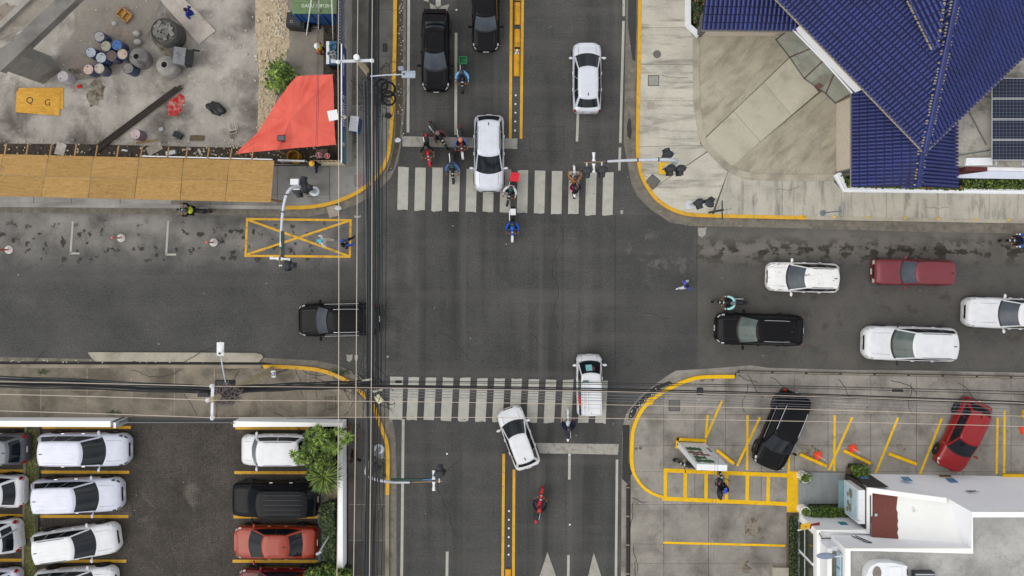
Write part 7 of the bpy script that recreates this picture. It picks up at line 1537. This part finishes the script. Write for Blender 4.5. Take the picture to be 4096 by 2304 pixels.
cover(1516, 1807, .62, .62, -8, 'square water cover with concrete surround near the yellow kerb', M_KERBD, mat('cover_blue', c(118, 126, 130), .7, .2, var=.15)); cover(1322, 1612, .62, .70, 0, 'cracked square cover in the brown pavement', DKI, M_SW); cover(1478, 1450, .74, .74, 0, 'round manhole cover in the asphalt under the cable bundle', mat('asphalt_ring', c(92, 90, 86), .9), mat('iron_ring', c(74, 72, 70), .8), .0, True); cover(1075, 1610, .5, .5, 0, 'round patched cover in the brown pavement', M_KERBD, M_SW, rnd_=True); cover(2697, 1622, .62, .62, 0, 'dark square cover set flush in the eastern lot', DKI, IRON, .10)
for px, py, w_ in ((2808, 1518, .30), (2850, 1518, .22), (2545, 1795, .2), (2562, 1792, .22)): cover(px, py, w_, w_, 0, {2808: 'small round valve cap inside the yellow curve', 2850: 'smaller round valve cap next to the other inside the curve', 2545: 'flat round cap in the lot by the yellow kerb bend', 2562: 'brown round cap in the lot by the yellow kerb bend'}[px], M_KERBD, IRON, .10, True)
q = W(2600, 1604, .1); y_ = MB().lathe((0, 0, 0), [(.20, .03), (.20, .05), (.08, .06), (.07, .10), (.001, .11)], 18).build('kerb_disc', M_YEL2, None, 40, (q.x, q.y, .1)); tag(y_, 'round yellow disc beside the curved yellow kerb', 'disc')
for i, (px, py) in enumerate(((3203, 863), (3336, 867), (3467, 869), (3619, 871), (3751, 874), (3903, 877), (4034, 879))): q = W(px, py, .13); tag(MB().box((0, 0, .02), (.16, .08, .05), .1).build('kerb_marker', M_YEL2, None, loc=(q.x, q.y, .13)), 'small yellow marker block along the pale kerb', 'kerb marker', 'yellow markers on the pale kerb')
q = W(1310, 838, .1); tag(MB().box((0, 0, .06), (.55, .62, .08), .25).build('broken_slab', mat('slab_wood', c(150, 142, 128), .85, var=.2), None, loc=(q.x+.3, q.y-.1, .02)), 'broken square slab fallen off the yellow kerb', 'slab')
for x, y_, col, lab in ((1355, 832, c(200, 206, 208), 'white plastic bag by the broken slab'), (1592, 562, c(196, 204, 210), 'white plastic bag in the mossy gutter by the stop line'), (1604, 275, c(168, 170, 190), 'pale crumpled litter under the street lamp in the gutter'), (1556, 465, c(40, 36, 40), 'black rubbish bag with red litter on the pavement edge')):
    s_ = MB().ell((0, 0, .08), (.2, .15, .1), nu=10, nv=7); rn = random.Random(x)
    for i in range(len(s_.v)): s_.v[i] = tuple(Vector(s_.v[i])*rn.uniform(.8, 1.2))
    q = W(x, y_); tag(s_.build('litter_bag', mat('bag%d' % x, col, .5, var=.2), None, 60, (q.x, q.y, .02 if x != 1556 else .14)), lab, 'bag')
lit = MB(); rn = random.Random(31)
def bit(px, py, z=.02, s_=.05): q = W(px, py, z); lit.box(q, (rn.uniform(.4, 1.4)*s_, rn.uniform(.4, 1.4)*s_, .012), rn.uniform(0, 3))
for k in range(60): y_ = rn.uniform(-100, 560); bit(rn.uniform(1592, 1614), y_)
for k in range(40): bit(rn.uniform(0, 1050), rn.uniform(1440, 1452))
for k in range(60): t = rn.random(); bit(2520+t*150+rn.gauss(0, 10), 1660-t*120+rn.gauss(0, 10), .03)
for k in range(90): bit(rn.uniform(0, 4096), rn.uniform(0, 2304), .15, .035)
for k in range(160): bit(rn.uniform(0, 1330), rn.uniform(0, 640), .06, .05)
tag(lit.build('litter', mat('litter_pale', c(196, 192, 184), .7, var=.2, scale=3)), 'small pale scraps of litter in the gutters and on the site', 'litter', kind='stuff')
# ================================================================ plants
def leafm(name, ca, cb):
    t = NT(name, .55, spec=.35); base = t.mix(t.rng(t.noise(3.5, 4), .3, .7), ca, cb); t.b.inputs['Subsurface Weight'].default_value = .0; return t.done(base)
LF = {'hedge': [leafm('leaf_hedge_a', c(58, 82, 30), c(84, 108, 40)), leafm('leaf_hedge_b', c(36, 54, 24), c(54, 74, 32)), leafm('leaf_hedge_c', c(108, 126, 46), c(126, 140, 52))],
      'dark': [leafm('leaf_dark_a', c(40, 58, 30), c(58, 76, 38)), leafm('leaf_dark_b', c(26, 38, 22), c(38, 52, 28)), leafm('leaf_dark_c', c(72, 88, 46), c(90, 104, 54))],
      'yucca': [leafm('leaf_yucca_a', c(74, 104, 34), c(104, 130, 46)), leafm('leaf_yucca_b', c(42, 66, 26), c(58, 84, 34)), leafm('leaf_yucca_c', c(134, 156, 62), c(150, 170, 74))],
      'grass': [leafm('blade_a', c(98, 110, 52), c(122, 130, 64)), leafm('blade_b', c(62, 74, 34), c(80, 92, 42)), leafm('blade_c', c(148, 150, 84), c(164, 162, 96))]}
BARK = mat('bark', c(96, 80, 62), .9, var=.2)
def leaves(mb, fn, n, size, rn, flat=.5):
    for k in range(n):
        p = fn(); s_ = size*rn.uniform(.6, 1.4); a = rn.uniform(0, 6.3); tl = rn.uniform(-flat, flat)*1.6; d = Vector((math.cos(a)*math.cos(tl), math.sin(a)*math.cos(tl), math.sin(tl))); w_ = d.cross(Vector((rn.uniform(-.5, .5), rn.uniform(-.5, .5), 1))).normalized()*s_*.32; up = d.cross(w_).normalized()*s_*.08
        mb.cur = rn.choices((0, 1, 2), (5, 3, 2))[0]; mb.add([p-d*s_*.5, p+w_+up, p+d*s_*.5, p-w_+up], [(0, 1, 2), (0, 2, 3)])
    mb.cur = 0
def hedge(name, label, poly, z0, h_, n, size, kind='hedge', flowers=None, cat='hedge', seed=1):
    rn = random.Random(seed); P_ = W2(poly); xs, ys = [p[0] for p in P_], [p[1] for p in P_]; cx, cy = sum(xs)/len(xs), sum(ys)/len(ys); r = empty(name, (cx, cy, z0), 0, label, cat)
    sh = [(cx+(x-cx)*.9, cy+(y-cy)*.9) for x, y in P_]; core = MB().prism([(x-cx, y-cy) for x, y in sh], 0, h_*.82); core.build('twig_core', mat('hedge_core', c(34, 40, 22), .95, var=.3), r)
    def fn():
        while True:
            p = (rn.uniform(min(xs), max(xs)), rn.uniform(min(ys), max(ys)))
            if inpoly(p, P_): break
        return Vector((p[0]-cx, p[1]-cy, h_*(rn.uniform(.55, 1.12)+.12*math.sin(p[0]*3)*math.cos(p[1]*4))))
    m = MB(); leaves(m, fn, n, size, rn); tag(m.build('foliage', LF[kind], r), kind='stuff')
    if flowers:
        f = MB(); leaves(f, fn, flowers[1], size*.9, rn); tag(f.build('blossoms', [flowers[0]]*3, r), kind='stuff')
    return r
PKF = mat('blossom_pink', c(214, 116, 100), .7, var=.15); RDF = mat('blossom_red', c(196, 52, 44), .7, var=.15)
hedge('hedge', 'oleander hedge with pink blossoms between white wall and blue wing roof', [(2757, -300), (2812, -300), (2808, 70), (2800, 118), (2786, 128), (2762, 104)], .1, .95, 2600, .16, 'dark', (PKF, 90), seed=2)
hedge('hedge', 'low hedge with red flowers under the gable roof eave', [(3350, 706), (3420, 740), (3830, 748), (3830, 764), (3374, 752)], .1, .55, 900, .14, 'hedge', (RDF, 40), seed=3)
hedge('hedge', 'bright green hedge behind the long white planter wall beside the awning', [(3828, 722), (4600, 730), (4600, 768), (3828, 758)], .1, .75, 2600, .15, 'hedge', seed=4)
hedge('hedge', 'clipped box hedge beside the grey tiled entrance', [(3222, 2010), (3390, 2010), (3394, 2046), (3222, 2050)], .12, .85, 2200, .11, 'hedge', seed=5)
hedge('ground_cover', 'dark ground cover strip along the white building windows', [(3152, 2052), (3184, 2054), (3184, 2700), (3150, 2700)], .08, .28, 2600, .12, 'dark', None, 'ground cover', 6)
MB().prism(W2([(3146, 2049), (3190, 2049), (3190, 2058), (3146, 2056)]), .05, .2).build('edging', mat('edging_brown', c(98, 80, 66), .8), wbd); MB().prism(W2([(3144, 2050), (3150, 2050), (3149, 2700), (3143, 2700)]), .05, .22).build('edging', mat('edging_brown', c(98, 80, 66), .8), wbd)
tag(MB().prism(W2([(3085, 2262), (3147, 2262), (3147, 2420), (3084, 2420)]), .08, .35).build('concrete_plinth', M_KERB, None), 'pale concrete plinth at the end of the ground cover strip', 'plinth')
hedge('shrub', 'leafy shrub in a brown planter at the corner of the charcoal wall', [(3384, 1850), (3440, 1850), (3446, 1884), (3390, 1888)], .12, .9, 700, .2, 'hedge', None, 'shrub', 7); MB().prism(W2([(3381, 1864), (3455, 1864), (3455, 1890), (3381, 1890)]), .05, .4).build('corner_planter', mat('edging_brown', c(98, 80, 66), .8), wbd)
def rosette(mb, ctr, rad, n, rn, droop=.35, wid=.05, up=.8):
    for k in range(n):
        a = rn.uniform(0, 6.3); el = rn.uniform(-.2, 1.25)*up; ln = rad*rn.uniform(.75, 1.1); d = Vector((math.cos(a), math.sin(a), 0)); s_ = Vector((-math.sin(a), math.cos(a), 0)); pts = []
        for t in (0, .35, .7, 1): pts.append(ctr+d*ln*t*math.cos(el)+Vector((0, 0, ln*(t*math.sin(el)-droop*t*t))))
        mb.cur = rn.choices((0, 1, 2), (5, 3, 3))[0]; w_ = (wid*.7, wid, wid*.7, .004); vs = []
        for p, q in zip(pts, w_): vs += [p-s_*q*.5, p+s_*q*.5]
        mb.add(vs, [(0, 1, 3, 2), (2, 3, 5, 4), (4, 5, 7, 6)])
    mb.cur = 0
def yucca(px, py, h_, heads, rad, n, label, kind='yucca', seed=1, name='yucca', wid=.05, z0=.1):
    """px,py: where the crown shows in the photo at height h_"""
    rn = random.Random(seed); q = W(px, py, h_); r = empty(name, (q.x, q.y, z0), 0, label, name, 'plants in the bed along the white wall'); tr, m = MB(), MB()
    for k in range(heads):
        a = k*2.4; o_ = Vector((math.cos(a), math.sin(a), 0))*(0 if heads == 1 else rad*rn.uniform(.5, 1.0)); hh = h_*rn.uniform(.8, 1.05); tr.tube([(0, 0, 0), o_*.4+Vector((0, 0, hh*.5)), o_+Vector((0, 0, hh))], [.08, .06, .045], 6); rosette(m, o_+Vector((0, 0, hh)), rad, n, rn, wid=wid)
    tr.build('trunk', BARK, r, 50); tag(m.build('crown', LF[kind], r), kind='stuff'); return r
yucca(1275, 1740, 2.6, 3, .42, 80, 'yucca with pale tufts by the inner corner of the wall', seed=1); yucca(1370, 1745, 2.7, 3, .36, 70, 'yucca whose tufts lean over the white coping', seed=2); yucca(1325, 1795, 2.4, 2, .42, 90, 'twin-headed yucca above the white pickup tail', seed=3); yucca(1190, 1826, 2.6, 3, .34, 60, 'yucca tufts hanging over the white pickup bed', seed=4); yucca(1248, 1792, 2.5, 1, .36, 80, 'single yucca tuft beside the pickup tailgate', seed=5)
yucca(1298, 1905, 2.2, 1, 1.05, 300, 'broad fan palm with radiating green leaves by the white wall', 'hedge', 6, 'palm', .07)
hedge('shrub', 'dense dark shrub filling the bed behind the yuccas', [(1256, 1696), (1358, 1696), (1362, 1880), (1276, 1880), (1246, 1780)], .1, 2.1, 5200, .22, 'hedge', None, 'shrub', 8)
hedge('shrub', 'dark loose shrub in the bed behind the black boxy vehicle', [(1300, 2000), (1352, 1985), (1352, 2090), (1300, 2080)], .1, 1.1, 1900, .2, 'dark', None, 'shrub', 9); hedge('shrub', 'thin dark shrub along the wall beside the copper sedan', [(1312, 2085), (1354, 2085), (1354, 2225), (1310, 2210)], .1, 1.0, 1900, .2, 'dark', None, 'shrub', 10)
hedge('shrub', 'wide olive shrub spilling over the wall at the foot of the bed', [(1215, 2290), (1260, 2240), (1340, 2225), (1420, 2250), (1440, 2420), (1230, 2420)], .1, 1.7, 4200, .22, 'hedge', None, 'shrub', 11)
bed = struct('planting_bed', MB().prism(W2([(1288, 1692), (1364, 1692), (1364, 2900), (1284, 2900)]), .03, .10), mat('pebbly_soil', c(176, 164, 138), .95, var=.3, scale=9, dirt=c(110, 98, 78), dirt_amt=.3, bump=.6)); MB().prism(W2([(1276, 1692), (1288, 1692), (1284, 2900), (1272, 2900)]), .03, .2).build('bed_kerb', mat('bed_kerb', c(104, 106, 112), .8, var=.1), bed)
# potted plants
for k, (pt, kd) in enumerate(zip(pots, ('hedge', 'hedge'))):
    m = MB(); rn = random.Random(40+k)
    if k == 0: rosette(m, Vector((0, 0, .7)), .45, 130, rn, .2, .03)
    else: rosette(m, Vector((.05, 0, .72)), .36, 110, rn, .45, .03)
    tag(m.build('foliage', LF[kd], pt), kind='stuff')
# papaya bush on the site
q = W(1108, 300, 1.2); r = empty('papaya_plant', (q.x, q.y, .03), 0, 'bright green papaya bush growing beside the red tarpaulin', 'plant'); m = MB(); rn = random.Random(77); tr = MB()
for k in range(34):
    a = rn.uniform(0, 6.3); dd_ = rn.uniform(.05, .78); hh = 1.7-dd_*1.3+rn.uniform(-.15, .15); tip = Vector((math.cos(a)*dd_, math.sin(a)*dd_, hh)); tr.tube([(0, 0, .5), Vector((math.cos(a)*dd_*.5, math.sin(a)*dd_*.5, hh*.9)), tip], .012, 4)
    for j in range(9):
        b = j*.7+rn.uniform(-.2, .2); ln = rn.uniform(.18, .30); d = Vector((math.cos(b), math.sin(b), rn.uniform(-.45, .1))); s_ = Vector((-math.sin(b), math.cos(b), 0))*ln*.22; m.cur = rn.choices((0, 1, 2), (5, 3, 3))[0]; m.add([tip, tip+d*ln*.5+s_, tip+d*ln, tip+d*ln*.5-s_], [(0, 1, 2), (0, 2, 3)])
m.cur = 0; leaves(m, lambda: Vector((rn.gauss(0, .35), rn.gauss(0, .38), rn.uniform(.2, 1.2))), 700, .18, rn); tr.cyl((0, 0, 0), (0, 0, 1.2), .07, .05, 7); tr.build('trunk', BARK, r, 50); tag(m.build('crown', LF['yucca'], r), kind='stuff')
q = W(1142, 258); tag(MB().ell((0, 0, .2), (.2, .17, .2), nu=10, nv=7).build('sack', mat('sack_slate', c(96, 98, 112), .8, var=.2, bump=.5), None, 60, (q.x, q.y, .03)), 'slate grey sack beside the papaya bush', 'sack')
# grass strip between the parking rows, weeds
gs = [(112, 1692), (162, 1692), (158, 1900), (148, 2304), (140, 2900), (92, 2900), (100, 2304), (106, 1900)]
strip = struct('grass_strip', MB().prism(W2(gs), .03, .12), mat('strip_soil', c(96, 92, 62), .95, var=.3, scale=6)); ribbon(MB(), W2([(110, 1692), (104, 1900), (98, 2304), (90, 2900)]), -.06, .06, .03, .18).build('strip_kerb', M_KERBD, strip); ribbon(MB(), W2([(164, 1692), (160, 1900), (150, 2304), (142, 2900)]), -.06, .06, .03, .18).build('strip_kerb', mat('kerb_dark', c(70, 68, 64), .9), strip)
m = MB(); rn = random.Random(55); Pg = W2(gs); k = 0
while k < 620:
    px, py = rn.uniform(100, 156), rn.uniform(1692, 2560); p = W(px+rn.uniform(-6, 6), py, .1); k += 1; rosette(m, p, rn.uniform(.14, .34), 9, rn, .5, .022, 1.)
tag(m.build('strip_grass', LF['grass']), 'tufted yellow-green grass filling the strip between parking rows', 'grass', kind='stuff')
m = MB()
for cx, cy, rx, ry, n in ((1360, 1490, 36, 10, 60), (1090, 1470, 8, 5, 22), (1048, 1470, 8, 4, 12), (460, 1650, 26, 8, 60), (175, 1488, 22, 12, 60), (1530, 1862, 16, 26, 70), (1538, 1902, 10, 14, 40), (1420, 560, 10, 40, 30), (1165, 1668, 24, 5, 20), (1430, 1720, 6, 60, 14)):
    for k in range(n): rosette(m, W(cx+rn.gauss(0, rx*.5), cy+rn.gauss(0, ry*.5), .12), rn.uniform(.06, .15), 7, rn, .4, .02, .9)
tag(m.build('weeds', LF['dark']), 'small green weeds sprouting from pavement cracks', 'weeds', kind='stuff')
# extra objects along the lot edges
tag(MB().prism(W2([(4004, 1893), (4500, 1897), (4500, 1909), (4004, 1905)]), .1, .24).build('kerb_block', M_YEL2, None), 'yellow kerb strip at the foot of the white building wall', 'kerb'); tag(MB().prism(W2([(4082, 1635), (4140, 1635), (4140, 1669), (4082, 1669)]), .1, .3).build('kerb_block', M_YEL2, None), 'yellow kerb block beyond the double bay line', 'kerb')
